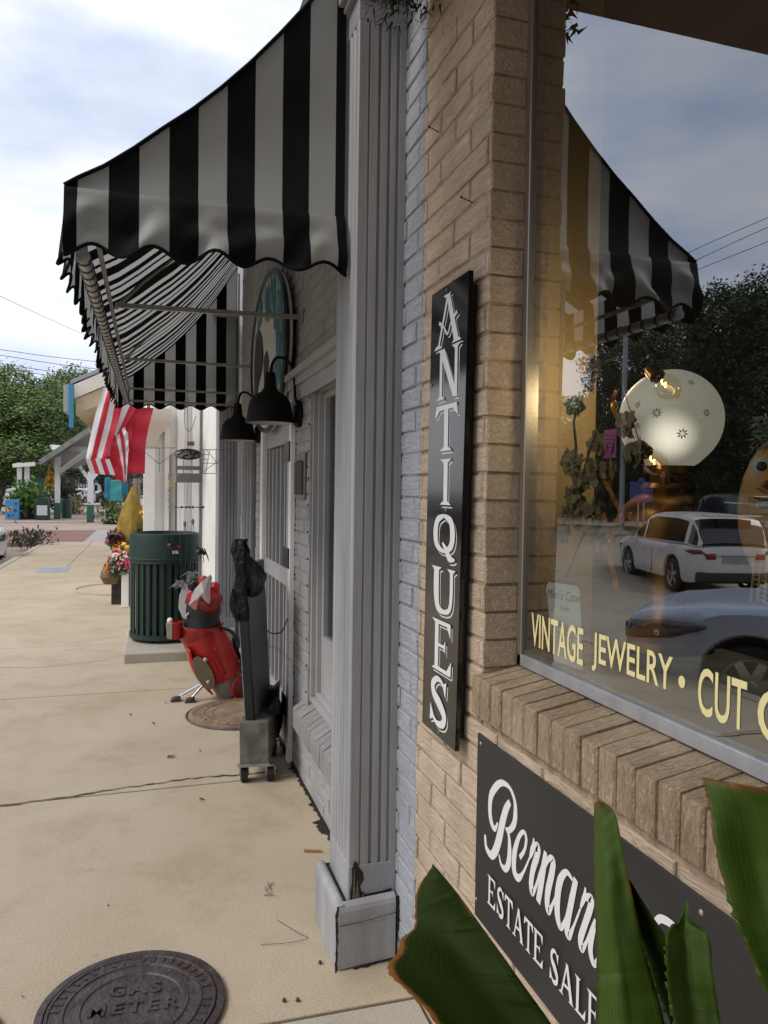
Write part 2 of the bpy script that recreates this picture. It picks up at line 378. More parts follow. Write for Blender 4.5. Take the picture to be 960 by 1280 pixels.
# hairline cracks in the walk
def crack(pts, w=.006):
    mb = MB(); P = []
    for i in range(len(pts)-1):
        a, b = pts[i], pts[i+1]; n = 14
        for k in range(n):
            t = k/n; P.append((a[0]+(b[0]-a[0])*t+random.uniform(-.008,.008), a[1]+(b[1]-a[1])*t+random.uniform(-.012,.012)))
    P.append(pts[-1])
    for i in range(len(P)-1):
        a, b = P[i], P[i+1]; w0 = w*random.uniform(.4,1)
        mb.quad((a[0],a[1]-w0,.004),(b[0],b[1]-w0,.004),(b[0],b[1]+w0,.004),(a[0],a[1]+w0,.004))
    return mb
mb = crack([(-3.2,3.88),(-1.9,3.87),(-1.2,3.94),(-.6,4.03),(-.1,4.02)], .008)
mb2 = crack([(-2.2,7.0),(-1.6,6.85),(-1.1,7.02)], .004); b = len(mb.v); mb.v += mb2.v; mb.f += [[b+i for i in f] for f in mb2.f]; mb.m += mb2.m
struct('sidewalk_crack', mb, M['joint'])

# ================================================================== BRICKWORK
CO = .0677; BL = .2095
def brickwork(mb, y0, y1, z0, z1, holes=(), xf=0.0, depth=.09, off=0.0, fixed=None):
    nC = int(round((z1-z0)/CO))
    for c in range(nC):
        za = z0+c*CO+.004; zb = z0+(c+1)*CO-.004
        st = (c%2)*BL/2+off
        edges = [y0]; y = y0 - (st % BL) + BL
        while y < y1-.02:
            if y > y0+.03: edges.append(y)
            y += BL
        edges.append(y1)
        for a, b in zip(edges[:-1], edges[1:]):
            segs = [(a,b)]
            zm = (za+zb)/2
            for (hy0,hy1,hz0,hz1) in holes:
                if hz0 < zm < hz1:
                    ns = []
                    for p, q in segs:
                        if q <= hy0 or p >= hy1: ns.append((p,q)); continue
                        if p < hy0: ns.append((p,hy0))
                        if q > hy1: ns.append((hy1,q))
                    segs = ns
            for p, q in segs:
                if q-p < .012: continue
                g = .0035; j = random.uniform(-.0025,.0025)
                p2, q2 = p+(g if p > y0 and not any(abs(p-h[1])<1e-6 for h in holes) else random.uniform(-.002,.003)), q-(g if q < y1 and not any(abs(q-h[0])<1e-6 for h in holes) else random.uniform(-.003,.003))
                ch = .0035
                x0 = xf+j
                # chamfered front
                vs = [(x0+depth,p2,za),(x0+depth,q2,za),(x0+depth,q2,zb),(x0+depth,p2,zb),
                      (x0+ch,p2,za),(x0+ch,q2,za),(x0+ch,q2,zb),(x0+ch,p2,zb),
                      (x0,p2+ch,za+ch),(x0,q2-ch,za+ch),(x0,q2-ch,zb-ch),(x0,p2+ch,zb-ch)]
                vs = [(v[0]+random.uniform(-.0012,.0012), v[1]+random.uniform(-.0012,.0012), v[2]+random.uniform(-.0012,.0012)) if k>=4 else v for k, v in enumerate(vs)]
                mb.add(vs, [(4,0,1,5),(5,1,2,6),(6,2,3,7),(7,3,0,4),(8,4,5,9),(9,5,6,10),(10,6,7,11),(11,7,4,8),(8,9,10,11)])
    return mb
def rowlock(mb, y0, y1, z0, zt, xf, xb, zt2, pitch=.0545):
    y = y1
    while y > y0:
        a = y-pitch+.0035; b = y-.0035; j = random.uniform(-.002,.002); x = xf+j; c = .004; t = random.uniform(-.002,.002)
        mb.hexa([(x+c,a,z0),(xb,a,z0),(xb,b,z0),(x+c,b,z0)], [(x+c,a,zt-c+t),(xb,a,zt2+t),(xb,b,zt2+t),(x+c,b,zt-c+t)])
        # chamfered nose
        mb.hexa([(x,a+c,z0+c),(x+c,a+.0005,z0),(x+c,b-.0005,z0),(x,b-c,z0+c)], [(x,a+c,zt-2*c+t),(x+c,a+.0005,zt-c+t),(x+c,b-.0005,zt-c+t),(x,b-c,zt-2*c+t)])
        y -= pitch
    return mb

# ------------------------------------------------------------------ ANTIQUE SHOP
WY = 1.68                                     # far jamb of the window
shop = thing('antique_shop', 'tan painted brick antique shop with a large display window, nearest building', 'shop', (1.5,0,0))
mb = MB(); holes = [(-1.9, WY, .972, 2.96)]
brickwork(mb, -3.2, 2.14, .0, 3.4, holes, off=.128)
wall = mb.build('brick_wall', M['tan'], shop)
mb = MB()
mb.box(.005,.16, WY+.004, 2.135, -.1, 3.42); mb.box(.005,.16,-3.19,WY+.01,-.1,.985); mb.box(.005,.16,-3.19,-1.904,.99,3.42); mb.box(.005,.16,-1.9,WY+.01,2.965,3.42)
mb.build('mortar', M['tan_mortar'], wall)
mb = MB(); rowlock(mb, -1.9, WY+.022, .972, 1.068, -.021, .11, 1.087)
mb.build('sill', M['tan_sill'], shop, smooth=False)
mb = MB(); mb.box(-.012,.105,-1.92,WY+.02,.975,1.055); mb.build('sill_mortar', M['tan_mortar'], bpy.data.objects['sill'])
# roof slab / canopy above the photographer (its far edge mirrors in the glass)
mb = MB(); mb.box(-1.30,-.01,-4,2.12,3.0,3.2); mb.box(-.01,5,-4,2.13,3.43,3.6)
mb.build('canopy', mat('brown_soffit',(.20,.13,.08),.7,nscale=8,namt=.15,stretch=(1,.2,1)), shop, bevel=.004)
# side and back walls of the building
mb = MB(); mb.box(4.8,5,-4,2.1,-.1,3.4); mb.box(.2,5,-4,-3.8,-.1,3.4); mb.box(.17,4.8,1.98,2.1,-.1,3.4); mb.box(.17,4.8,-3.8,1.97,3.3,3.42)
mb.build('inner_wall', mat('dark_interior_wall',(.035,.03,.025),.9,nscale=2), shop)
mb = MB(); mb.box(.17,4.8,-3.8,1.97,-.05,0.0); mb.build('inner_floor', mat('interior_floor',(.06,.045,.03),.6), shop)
mb = MB(); mb.box(-1.5,-.001,-1.45,-1.25,-.1,2.995); mb.build('added_shade_wall', mat('brown_shade_wall',(.16,.11,.075),.8,nscale=4), shop)  # unseen wall added behind the camera to keep light off the window reveal
# window
win = MB(); 
win.mat(0).box(.088,.125,-1.9,WY-.006,1.09,1.118,.002)         # bottom rail
win.box(.098,.135,-1.9,WY-.006,1.118,1.128)
win.mat(1).box(.088,.125,WY-.026,WY-.002,1.09,2.95,.002)         # jamb
win.box(.088,.125,-1.9,WY,2.925,2.955)
winf = win.build('window', [M['alu'], mat('jamb_metal',(.30,.26,.21),.35,.6)], shop)
winf['label'] = 'display window with aluminium frame and gold lettering'
mb = MB(); mb.quad((.097,WY-.02,1.118),(.097,-1.9,1.118),(.097,-1.9,2.93),(.097,WY-.02,2.93)); mb.build('pane', M['pane'], winf)
# gold lettering, on the outside of the pane  (u runs to the right = towards the camera)
def goldtext(body, ystart, yend, z0=1.1475, cap=.0795):
    tmp = []
    cu = bpy.data.curves.new('c','FONT'); cu.body = body; cu.size = 1; cu.resolution_u = 4; cu.offset = 0.012
    ob = bpy.data.objects.new('t', cu); COL.objects.link(ob); dg = bpy.context.evaluated_depsgraph_get(); dg.update()
    me = bpy.data.meshes.new_from_object(ob.evaluated_get(dg)); bpy.data.objects.remove(ob)
    xs_ = [v.co.x for v in me.vertices]; ys_ = [v.co.y for v in me.vertices]
    h = max(ys_)-min(0,min(ys_)); x0, x1 = min(xs_), max(xs_)
    y0_ = min(ys_); sy = cap/(max(ys_)-y0_); sx = (ystart-yend)/(x1-x0)
    res = ([(.0962, ystart-(v.co.x-x0)*sx, z0+(v.co.y-y0_)*sy) for v in me.vertices], [tuple(p.vertices) for p in me.polygons])
    bpy.data.meshes.remove(me); return res
mb = MB()
for t_, a, b_ in (('VINTAGE',1.617,1.392),('JEWELRY',1.358,1.108),('CUT',1.043,.936),('GLASS',.914,.66),):
    mb.add(*goldtext(t_, a, b_))
mb.prism([(1.083+.0085*cos(t*pi/10), 1.1905+.0105*sin(t*pi/10)) for t in range(20)], lambda u,v,h:(h,u,v), .0955,.0962)
mb.build('lettering', M['gold'], winf)

# display floor and side wall behind the glass
disp = MB(); disp.box(.136,.75,-1.9,WY+.05,1.03,1.085); dsp = disp.build('display_shelf', mat('display_cloth',(.30,.31,.27),.7,nscale=15,namt=.12), shop)
mb = MB(); mb.box(.136,.338,WY+.06,WY+.10,1.085,2.95)
mb.build('display_side_panel', mat('yellow_ochre_panel',(.44,.31,.14),.65,nscale=5,namt=.15,stretch=(1,1,.3)), shop)
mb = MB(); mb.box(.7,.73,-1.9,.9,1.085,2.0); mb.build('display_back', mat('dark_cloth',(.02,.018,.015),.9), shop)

# ------------------------------------------------------------------ SERIF GLYPHS
def G_(ch):
    """list of (kind, data): polys/ribbons in a unit box (u right, v up)"""
    def bar(x0,y0,x1,y1,w0,w1=None):
        w1 = w0 if w1 is None else w1
        return ('p',[(x0-w0/2,y0),(x0+w0/2,y0),(x1+w1/2,y1),(x1-w1/2,y1)])
    def foot(x,y,w,h,up):           # flared serif
        s_ = 1 if up else -1
        return ('p',[(x-w/2,y),(x-w*.18,y+s_*h),(x+w*.18,y+s_*h),(x+w/2,y)][::s_] if up else [(x-w/2,y),(x+w/2,y),(x+w*.18,y-h),(x-w*.18,y-h)])
    def arm(x,y,wx,h):              # vertical flare at the end of a horizontal arm
        return ('p',[(x-wx,y),(x,y-h),(x,y+h)])
    R = []
    if ch == 'A': R = [bar(.14,0,.5,.98,.07,.08),bar(.84,0,.5,1,.17,.13),('r',[(.16,.52),(.34,.40),(.5,.22),(.62,.40),(.84,.56)] ,[.08,.045,.045,.045,.08]),foot(.14,0,.34,.07,True),foot(.84,0,.36,.07,True),foot(.48,1,.3,.06,False)]
    if ch == 'a': R = [bar(.14,0,.5,.98,.09),bar(.84,0,.5,1,.20,.16),bar(.26,.30,.26,.38,0,0),('p',[(.28,.3),(.70,.3),(.67,.39),(.31,.39)]),foot(.14,0,.34,.07,True),foot(.84,0,.36,.07,True)]
    if ch == 'N': R = [bar(.2,0,.2,1,.11),bar(.82,0,.82,1,.11),('p',[(.12,1),(.34,1),(.9,0),(.72,0)]),foot(.2,0,.36,.07,True),foot(.82,1,.36,.07,False),foot(.2,1,.3,.05,False)]
    if ch == 'T': R = [bar(.5,0,.5,.95,.17),('p',[(.06,.90),(.94,.90),(.92,1),(.08,1)]),('p',[(.02,.76),(.10,.78),(.22,.90),(.08,1.0)]),('p',[(.90,.78),(.98,.76),(.92,1.0),(.78,.90)]),foot(.5,0,.52,.08,True)]
    if ch == 'I': R = [bar(.5,0,.5,1,.18),foot(.5,0,.52,.08,True),foot(.5,1,.52,.08,False)]
    if ch == 'Q': R = [('r',[(.5,.97),(.22,.86),(.13,.58),(.2,.3),(.5,.17),(.8,.3),(.87,.58),(.78,.86),(.5,.97)],[.08,.17,.2,.17,.08,.17,.2,.17,.08]),('r',[(.44,.36),(.6,.22),(.76,.04),(.98,.02)],[.05,.14,.18,.03])]
    if ch == 'U': R = [('r',[(.2,1),(.2,.45),(.28,.12),(.52,.05),(.76,.14),(.83,.45),(.83,1)],[.22,.22,.18,.1,.11,.12,.12]),foot(.2,1,.46,.08,False),foot(.83,1,.34,.08,False)]
    if ch == 'E': R = [bar(.26,0,.26,1,.17),('p',[(.2,.92),(.86,.92),(.86,1),(.2,1)]),('p',[(.2,0),(.88,0),(.88,.08),(.2,.08)]),('p',[(.3,.48),(.66,.48),(.66,.54),(.3,.54)]),('p',[(.74,.93),(.90,.72),(.90,1)]),('p',[(.74,.07),(.93,0),(.95,.30)]),('p',[(.58,.51),(.68,.38),(.68,.64)]),foot(.24,0,.4,.06,True),foot(.24,1,.4,.06,False)]
    if ch == 'L': R = [bar(.3,0,.3,1,.2),('p',[(.2,0),(.88,0),(.88,.08),(.2,.08)]),('p',[(.72,.07),(.92,0),(.95,.32)]),foot(.28,0,.42,.06,True),foot(.3,1,.5,.07,False)]
    if ch == 'S': R = [('r',[(.84,.80),(.66,.94),(.42,.95),(.22,.80),(.28,.62),(.55,.48),(.80,.30),(.76,.12),(.5,.045),(.28,.12),(.13,.30)],[.05,.08,.12,.18,.2,.24,.2,.17,.12,.08,.05]),('p',[(.86,.66),(.90,.98),(.70,.90)]),('p',[(.10,.38),(.08,.02),(.32,.12)])]
    return R
def draw_glyph(mb, ch, fn, h0, dh=.00008):
    k = 0
    for g in G_(ch):
        h = h0+dh*k; k += 1
        if g[0] == 'p': mb.add([fn(u,v,h) for u,v in g[1]], [tuple(range(len(g[1])))])
        else: mb.ribbon(g[1], g[2], fn, h, 7)
# ------------------------------------------------------------------ ANTIQUES SIGN
sg = thing('antiques_sign', 'tall narrow glossy black sign reading ANTIQUES down the tan brick pier', 'sign', (0,1.86,1.45))
tl, tr_, bl, br = (1.970,2.048),(1.719,2.048),(1.996,.861),(1.757,.857)
def sgp(u, v, h):     # u 0..1 left->right, v 0..1 bottom->top, h out of the face
    y = (bl[0]*(1-u)+br[0]*u)*(1-v)+(tl[0]*(1-u)+tr_[0]*u)*v; z = (bl[1]*(1-u)+br[1]*u)*(1-v)+(tl[1]*(1-u)+tr_[1]*u)*v
    return (-.036-h, y, z)
mb = MB(); mb.prism([(0,0),(1,0),(1,1),(0,1)], sgp, -.012, 0.0); mb.build('panel', M['sign_black'], sg)
mb = MB(); mb.prism([(.06,.02),(.9,.02),(.9,.98),(.06,.98)], sgp, -.034, -.0125); mb.build('back_frame', M['black'], sg)
lets = [('A',2.022,1.889,1.846,.180),('N',1.884,1.752,1.838,.165),('T',1.736,1.617,1.846,.165),('I',1.595,1.476,1.844,.15),('Q',1.451,1.335,1.850,.16),('U',1.311,1.190,1.848,.165),('E',1.171,1.036,1.853,.150),('S',1.018,.888,1.872,.140)]
mbw = MB(); mbk = MB()
for ch, zt, zb, yc, wd in lets:
    mk = lambda o: (lambda u,v,h: (-.0362-h, yc-(u-.5)*wd+(-.0065*o), zb+(zt-zb)*v-.0065*o))
    for i_, (o_, h_, tgt) in enumerate(((1.25,.0002,mbw),(.72,.0012,mbk),(0,.0022,mbw))): draw_glyph(tgt, ch, mk(o_), h_)
mbw.build('lettering', M['sign_white'], sg); mbk.build('letter_shadow', M['sign_black'], sg)
for y, z in ((1.86,2.035),(1.865,.872),(1.84,1.463),(1.96,1.80)):
    mb = MB(); mb.cyl((-.036,y,z),(-.039,y,z),.004,n=10); mb.build('screw', M['steel'], sg)

# ------------------------------------------------------------------ ESTATE SALES SIGN
TR={
'B1' : ([(1.5651, 0.7545), (1.5791, 0.7337), (1.5984, 0.7421), (1.6072, 0.7686), (1.601, 0.8045), (1.5722, 0.8371), (1.5437, 0.8543), (1.5087, 0.8563), (1.4841, 0.8375), (1.4796, 0.808), (1.4866, 0.7831), (1.5083, 0.7612), (1.5256, 0.7584)], [0.0043, 0.0103, 0.015, 0.0152, 0.0166, 0.0155, 0.0113, 0.0081, 0.0106, 0.0151, 0.0139, 0.0109, 0.0055]) ,
'B2' : ([(1.5061, 0.8256), (1.5239, 0.8025), (1.5402, 0.7667), (1.5564, 0.7206), (1.5735, 0.6866), (1.5952, 0.6649), (1.6226, 0.6708), (1.6308, 0.6977)], [0.0115, 0.0174, 0.0205, 0.0218, 0.0204, 0.0155, 0.0124, 0.0078]) ,
'B3' : ([(1.5222, 0.7599), (1.5078, 0.7487), (1.5031, 0.719), (1.5074, 0.6883), (1.522, 0.6679), (1.5434, 0.6679), (1.555, 0.6853)], [0.0055, 0.0095, 0.0149, 0.0163, 0.0124, 0.0085, 0.0043]) ,
'e' : ([(1.4552, 0.725), (1.4349, 0.7504), (1.4278, 0.7779), (1.4396, 0.788), (1.4614, 0.7661), (1.4795, 0.7236), (1.48, 0.6857), (1.4611, 0.6778), (1.4393, 0.6993), (1.4156, 0.7381), (1.4012, 0.7629)], [0.009, 0.0075, 0.0087, 0.0075, 0.0103, 0.0158, 0.0171, 0.0142, 0.0063, 0.0043, 0.0036]) ,
'r' : ([(1.3951, 0.794), (1.397, 0.7797), (1.4013, 0.7658), (1.4097, 0.7469)], [0.0036, 0.0083, 0.0132, 0.0061]) ,
'r2' : ([(1.3985, 0.7731), (1.3779, 0.7825), (1.3801, 0.7638), (1.3967, 0.7262), (1.4033, 0.6929), (1.3978, 0.6778), (1.3834, 0.697), (1.3671, 0.7346), (1.3512, 0.7715)], [0.0119, 0.0178, 0.0154, 0.0145, 0.0146, 0.0122, 0.007, 0.0058, 0.0045]) ,
'n1' : ([(1.346, 0.7886), (1.3509, 0.7607), (1.3614, 0.7144), (1.3721, 0.6709)], [0.0092, 0.0149, 0.0155, 0.014]) ,
'n2' : ([(1.3556, 0.7413), (1.3336, 0.7791), (1.3155, 0.7843), (1.3191, 0.7591), (1.3331, 0.7151), (1.336, 0.6865), (1.3289, 0.6751), (1.3141, 0.6981), (1.2974, 0.7301)], [0.0053, 0.0091, 0.0139, 0.0156, 0.0159, 0.0149, 0.0119, 0.0063, 0.0043]) ,
'a1' : ([(1.2434, 0.7818), (1.2656, 0.7859), (1.2879, 0.758), (1.2969, 0.7171), (1.2943, 0.6821), (1.2813, 0.6696), (1.264, 0.6987), (1.2493, 0.7516)], [0.0058, 0.0095, 0.0159, 0.0173, 0.0161, 0.0109, 0.0053, 0.0041]) ,
'a2' : ([(1.232, 0.7891), (1.2432, 0.7484), (1.2552, 0.7035), (1.2601, 0.675), (1.2509, 0.6699), (1.2355, 0.6984), (1.2142, 0.7432)], [0.0125, 0.0138, 0.0143, 0.0144, 0.0117, 0.0051, 0.0039]) ,
's1' : ([(1.1992, 0.7899), (1.2009, 0.7766), (1.2054, 0.7634), (1.2142, 0.7447)], [0.0033, 0.0076, 0.0099, 0.0044]) ,
's2' : ([(1.2017, 0.77), (1.1802, 0.7788), (1.1832, 0.7582), (1.1982, 0.7223), (1.212, 0.6864), (1.2069, 0.6706), (1.1916, 0.6935), (1.1741, 0.7326), (1.1593, 0.762)], [0.0087, 0.0149, 0.0138, 0.013, 0.0134, 0.0111, 0.0059, 0.0047, 0.0041]) ,
'd1' : ([(1.1408, 0.7512), (1.159, 0.7531), (1.1735, 0.7177), (1.1787, 0.6841), (1.1663, 0.6671), (1.1514, 0.6912), (1.1325, 0.7351)], [0.004, 0.0072, 0.0115, 0.0127, 0.0104, 0.0046, 0.0035]) ,
'd2' : ([(1.1056, 0.8085), (1.1231, 0.7522), (1.1387, 0.6958), (1.1354, 0.677), (1.1234, 0.6932)], [0.0095, 0.0117, 0.013, 0.01, 0.0044]) ,
'C1' : ([(0.9455, 0.8457), (0.9571, 0.8533), (0.9786, 0.8511), (0.9943, 0.8419), (1.02, 0.8033), (1.036, 0.7694), (1.0394, 0.7425), (1.0317, 0.7114), (1.0158, 0.6889), (0.9864, 0.683)], [0.0057, 0.0103, 0.0111, 0.0098, 0.0093, 0.0146, 0.0146, 0.0085, 0.0058, 0.004]) ,
'C2' : ([(0.9944, 0.7885), (0.9988, 0.7726), (0.9933, 0.7572), (0.9791, 0.7581), (0.9551, 0.7964)], [0.0034, 0.0075, 0.0088, 0.0055, 0.0023]) ,
'C3' : ([(1.03,.655),(1.0,.672),(.972,.69)],[.003,.009,.003]),
'C4' : ([(.915,.700),(.905,.684),(.893,.676)],[.01,.009,.004]),
}
es = thing('estate_sales_sign', 'wide charcoal sign with white script and ESTATE SALES below the display window', 'sign', (0,1.2,.7))
mb = MB(); mb.box(-.0085,-.0035,-.05,1.683,.478,.926,.0008); mb.build('panel', M['board'], es)
mb = MB(); i = 0
fn = lambda u,v,h: (-.0088-h, u, v)
for k, (p, ww) in TR.items(): mb.ribbon(p, [q*1.22 for q in ww], fn, .0001*i, 6); i += 1
x = 0
for ch, ya, wd in (('E',1.607,.047),('S',1.557,.040),('T',1.516,.042),('a',1.474,.050),('T',1.424,.042),('E',1.384,.045),('S',1.316,.038),('a',1.276,.052),('L',1.224,.042),('E',1.182,.045),('S',1.132,.040)):
    draw_glyph(mb, ch, (lambda ya, wd: (lambda u,v,h: (-.0088-h, ya-u*wd, .550+.067*v)))(ya, wd), .0002*i, .00008); i += 1
mb.build('lettering', M['sign_white'], es)
for y, z in ((1.664,.905),(1.675,.52),(1.152,.905),(.90,.905),(1.15,.50),(.9,.50),(.5,.905)):
    mb = MB(); mb.lathe([(0,.0022),(.002,.0022),(.0042,.001),(.0048,0)], (-.0088,y,z), 14, (-1,0,0)); mb.build('screw', M['steel'], es)
for y, z, a in ((2.03,2.52,.1),(1.79,2.24,-.1)):   # masonry nails on the pier
    mb = MB(); mb.cyl((.0,y,z),(-.035,y-.015,z+.003),.0014,n=6); mb.cyl((-.035,y-.015,z+.003),(-.037,y-.016,z+.003),.0035,n=8); mb.build('masonry_nail', M['dirt'], shop)
# scraggly dark hanging moss/nest at the top of the picture
random.seed(3)
hb = thing('hanging_fern', 'dark ragged end of a hanging fern basket at the top edge above the pilaster', 'plant', (-.10,2.06,2.95))
mb = MB()
for i in range(420):
    a = random.uniform(0,2*pi); r = random.uniform(0,.12); p = Vector((-.12+r*cos(a),2.05+r*sin(a),2.93+random.uniform(-.05,.06)-r*.35)); d = Vector((random.uniform(-1,1),random.uniform(-1,1),random.uniform(-1.2,.3))).normalized()*.035; s_ = d.orthogonal().normalized()*.006
    mb.add([p-s_,p+s_,p+d],[(0,1,2)])
mb.build('frond', mat('dark_fern',(.03,.032,.018),.7), hb)
mb = MB(); mb.cyl((-.12,2.05,2.93),(-.12,2.05,3.06),.003,n=5); mb.lathe([(0,-.03),(.06,-.02),(.08,.03),(.082,.06)],(-.12,2.05,2.93),16); mb.build('basket', M['wood'], hb)

# ================================================================== GRAY SHOP NEXT DOOR
gs = thing('gray_shop', 'gray painted brick shop under the striped awning, with sash window and doorway', 'shop', (1.5,4.5,0))
W1 = (2.78, 3.76, .345, 2.05); D1 = (4.14, 5.28, -.1, 2.05); W2 = (5.72, 6.56, .5, 2.05)
mb = MB(); brickwork(mb, 2.143, 2.335, 0, 3.9, (), off=.05); mb.build('brick_wall', M['blue_brick'], gs)
mb = MB(); brickwork(mb, 2.337, 6.66, 0, 3.9, [W1, D1, W2], off=.02)
wl = mb.build('brick_wall', M['gray_brick'], gs)
mb = MB()
for (a,b,c,d) in ((2.144,W1[0],-.1,3.9),(W1[1],D1[0],-.1,3.9),(D1[1],W2[0],-.1,3.9),(W2[1],6.66,-.1,3.9)): mb.box(.005,.14,a,b,c,d)
for wdw in (W1,W2): mb.box(.0052,.1402,wdw[0],wdw[1],-.1,wdw[2]); mb.box(.0052,.1402,wdw[0],wdw[1],wdw[3],3.9)
mb.box(.0052,.1402,D1[0],D1[1],D1[3],3.9)
mb.build('mortar', M['gray_mortar'], wl)
mb = MB(); mb.box(.15,4.8,6.5,6.65,-.1,3.9); mb.box(4.65,4.8,2.15,6.5,-.1,3.9); mb.box(-.02,4.8,2.15,6.7,3.9,4.05); mb.box(1.6,1.65,2.15,6.5,-.05,3.9)
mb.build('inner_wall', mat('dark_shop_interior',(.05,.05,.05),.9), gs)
# sloping cornice moulding over window and doorway
mb = MB(); mb.box(-.035,-.0005,2.6,5.62,2.06,2.10); mb.box(-.06,-.0005,2.58,5.64,2.10,2.135); mb.box(-.018,-.0005,2.62,5.6,1.985,2.06)
mb.build('cornice', M['gray_trim'], gs, bevel=.004)
# display window frame with trim
def sash(name, y0,y1,z0,z1, dark=True):
    mb = MB(); t = .055
    for (xa,xb,inset,t) in ((.012,.06,0,.028),(.035,.075,.028,.025),(.058,.095,.053,.035)):
        a,b,c,d = y0+inset,y1-inset,z0+inset,z1-inset
        mb.box(xa,xb,a,a+t-.002,c,d); mb.box(xa,xb,b-t+.002,b,c,d); mb.box(xa+.001,xb,a+t-.002,b-t+.002,d-t+.002,d); mb.box(xa+.001,xb,a+t-.002,b-t+.002,c,c+t-.002)
    f = mb.build(name, M['gray_trim'], gs, bevel=.002)
    mb = MB(); i = .085; zz = z0+(.34 if z0 < .48 else .2); mb.box(.060,.094,y0+i+.001,y1-i-.001,z0+i+.001,zz); mb.build('bottom_panel', M['gray_trim'], f, bevel=.003); mb = MB(); mb.quad((.082,y1-i,zz),(.082,y0+i,zz),(.082,y0+i,z1-i),(.082,y1-i,z1-i)); mb.build('pane', M['pane2'], f)
    return f
wf = sash('window', W1[0],W1[1]-.0,W1[2]+.10,W1[3]-.0)
sash('window', W2[0],W2[1],W2[2],W2[3])
mb = MB(); rowlock(mb, W1[0]-.05, W1[1]+.12, W1[2]-.065, W1[2]+.045, -.05, .05, W1[2]+.10, .07); mb.build('sill', M['gray_sill'], gs)
# doorway: casing, jambs, open door with hinge plates
mb = MB(); mb.mat(0).box(-.028,-.001,4.135,4.20,-.0,2.0); mb.box(-.02,.10,4.205,4.235,0,1.98); mb.box(-.028,-.001,5.22,5.29,0,2.0); mb.box(.0,.10,4.24,5.21,1.93,1.98)
mb.build('door_casing', M['white'], gs, bevel=.003)
mb = MB(); mb.box(-.008,.05,4.32,4.365,.03,1.93); mb.box(-.008,.05,5.14,5.18,.03,1.93); mb.box(-.006,.048,4.37,5.13,.03,.30); mb.box(-.006,.048,4.37,5.13,1.78,1.93); mb.box(-.006,.048,4.37,5.13,.95,1.05)
for y in (4.45,4.6,4.75,4.9,5.05): mb.box(-.004,.04,y,y+.02,.31,1.77)
dr = mb.build('door', M['gray_trim'], gs, bevel=.002)
mb = MB(); mb.box(.018,.024,4.37,5.13,.31,1.77); mb.build('pane', M['dark_glass'], dr)
mb = MB()
for z in (1.72,1.13,.30):
    mb = MB(); mb.box(-.036,-.0285,4.15,4.31,z-.055,z+.055); mb.build('hinge', M['black'], dr)
# nail heads / string-light clips down the pier, dirt gap along the base
for z in [0.35+.0677*2.0*i for i in range(13)]:
    for y, dz in ((3.775,0),(4.12,.02)):
        mb = MB(); mb.cyl((-.001,y,z+dz),(-.006,y,z+dz),.006,n=6); mb.build('clip', M['black'], gs)
mb = MB(); P = []; y = 2.64
while y < 4.9: P.append((y, -.012-abs(random.gauss(0,.012)) - (.03 if 3.15<y<3.4 and random.random()<.4 else 0))); y += .022
for (a,b) in zip(P[:-1],P[1:]): mb.quad((-.001,a[0],.005),(a[1],a[0],.005),(b[1],b[0],.005),(-.001,b[0],.005))
mb.build('base_gap', M['dirt'], gs)
# papers and pink goods behind the side window
for k_,(xa,xb,ya,yb,lb) in enumerate(((413,424,534,570,'upper pale paper flyer behind the gray shop window'),(412,424,587,615,'lower pale paper flyer behind the gray shop window'))):
    a_ = onX(xa,ya,.12); b_ = onX(xb,yb,.12); mb = MB(); mb.box(.12,.122,b_.y,a_.y,b_.z,a_.z)
    tag(mb.build('window_flyer', mat('flyer_paper',(.62,.62,.62),.7,nscale=60,namt=.3)), lb, 'flyer', 'flyers behind the gray shop window')
for (x_,ya,yb,lb) in ((415,735,760,'top one of three pink and red ornaments behind the gray shop window'),(414,772,790,'middle one of three pink and red ornaments behind the gray shop window'),(414,795,815,'lowest one of three pink and red ornaments behind the gray shop window')):
    a_ = onX(x_,ya,.17); b_ = onX(x_,yb,.17); h_ = a_.z-b_.z; mb = MB(); mb.lathe([(0,0),(.03,.005),(.04,h_*.4),(.025,h_*.8),(0,h_)],b_,12)
    tag(mb.build('pink_ornament', mat('pink_cloth',(.62,.05,.14),.5), smooth=True), lb, 'ornament', 'ornaments behind the gray shop window')
mb = MB(); mb.box(.125,.6,2.8,3.7,.70,.74); mb.build('display_shelf', M['gray_trim'], gs)

# small brown plaque
pl = thing('carved_plaque', 'small brown carved wooden plaque on the gray brick pier beside the doorway', 'plaque', (0,3.95,1.58))
mb = MB(); mb.box(-.014,-.002,3.83,4.06,1.46,1.70); mb.build('board', mat('plaque_gray',(.22,.19,.16),.7), pl, bevel=.003)
mb = MB()
for y in (3.86,3.905,3.95,3.995,4.035):
    h = random.uniform(.17,.2); mb.box(-.026,-.0145,y-.012,y+.012,1.485,1.485+h)
mb.build('carving', mat('plaque_brown',(.075,.045,.03),.6), pl, bevel=.004)

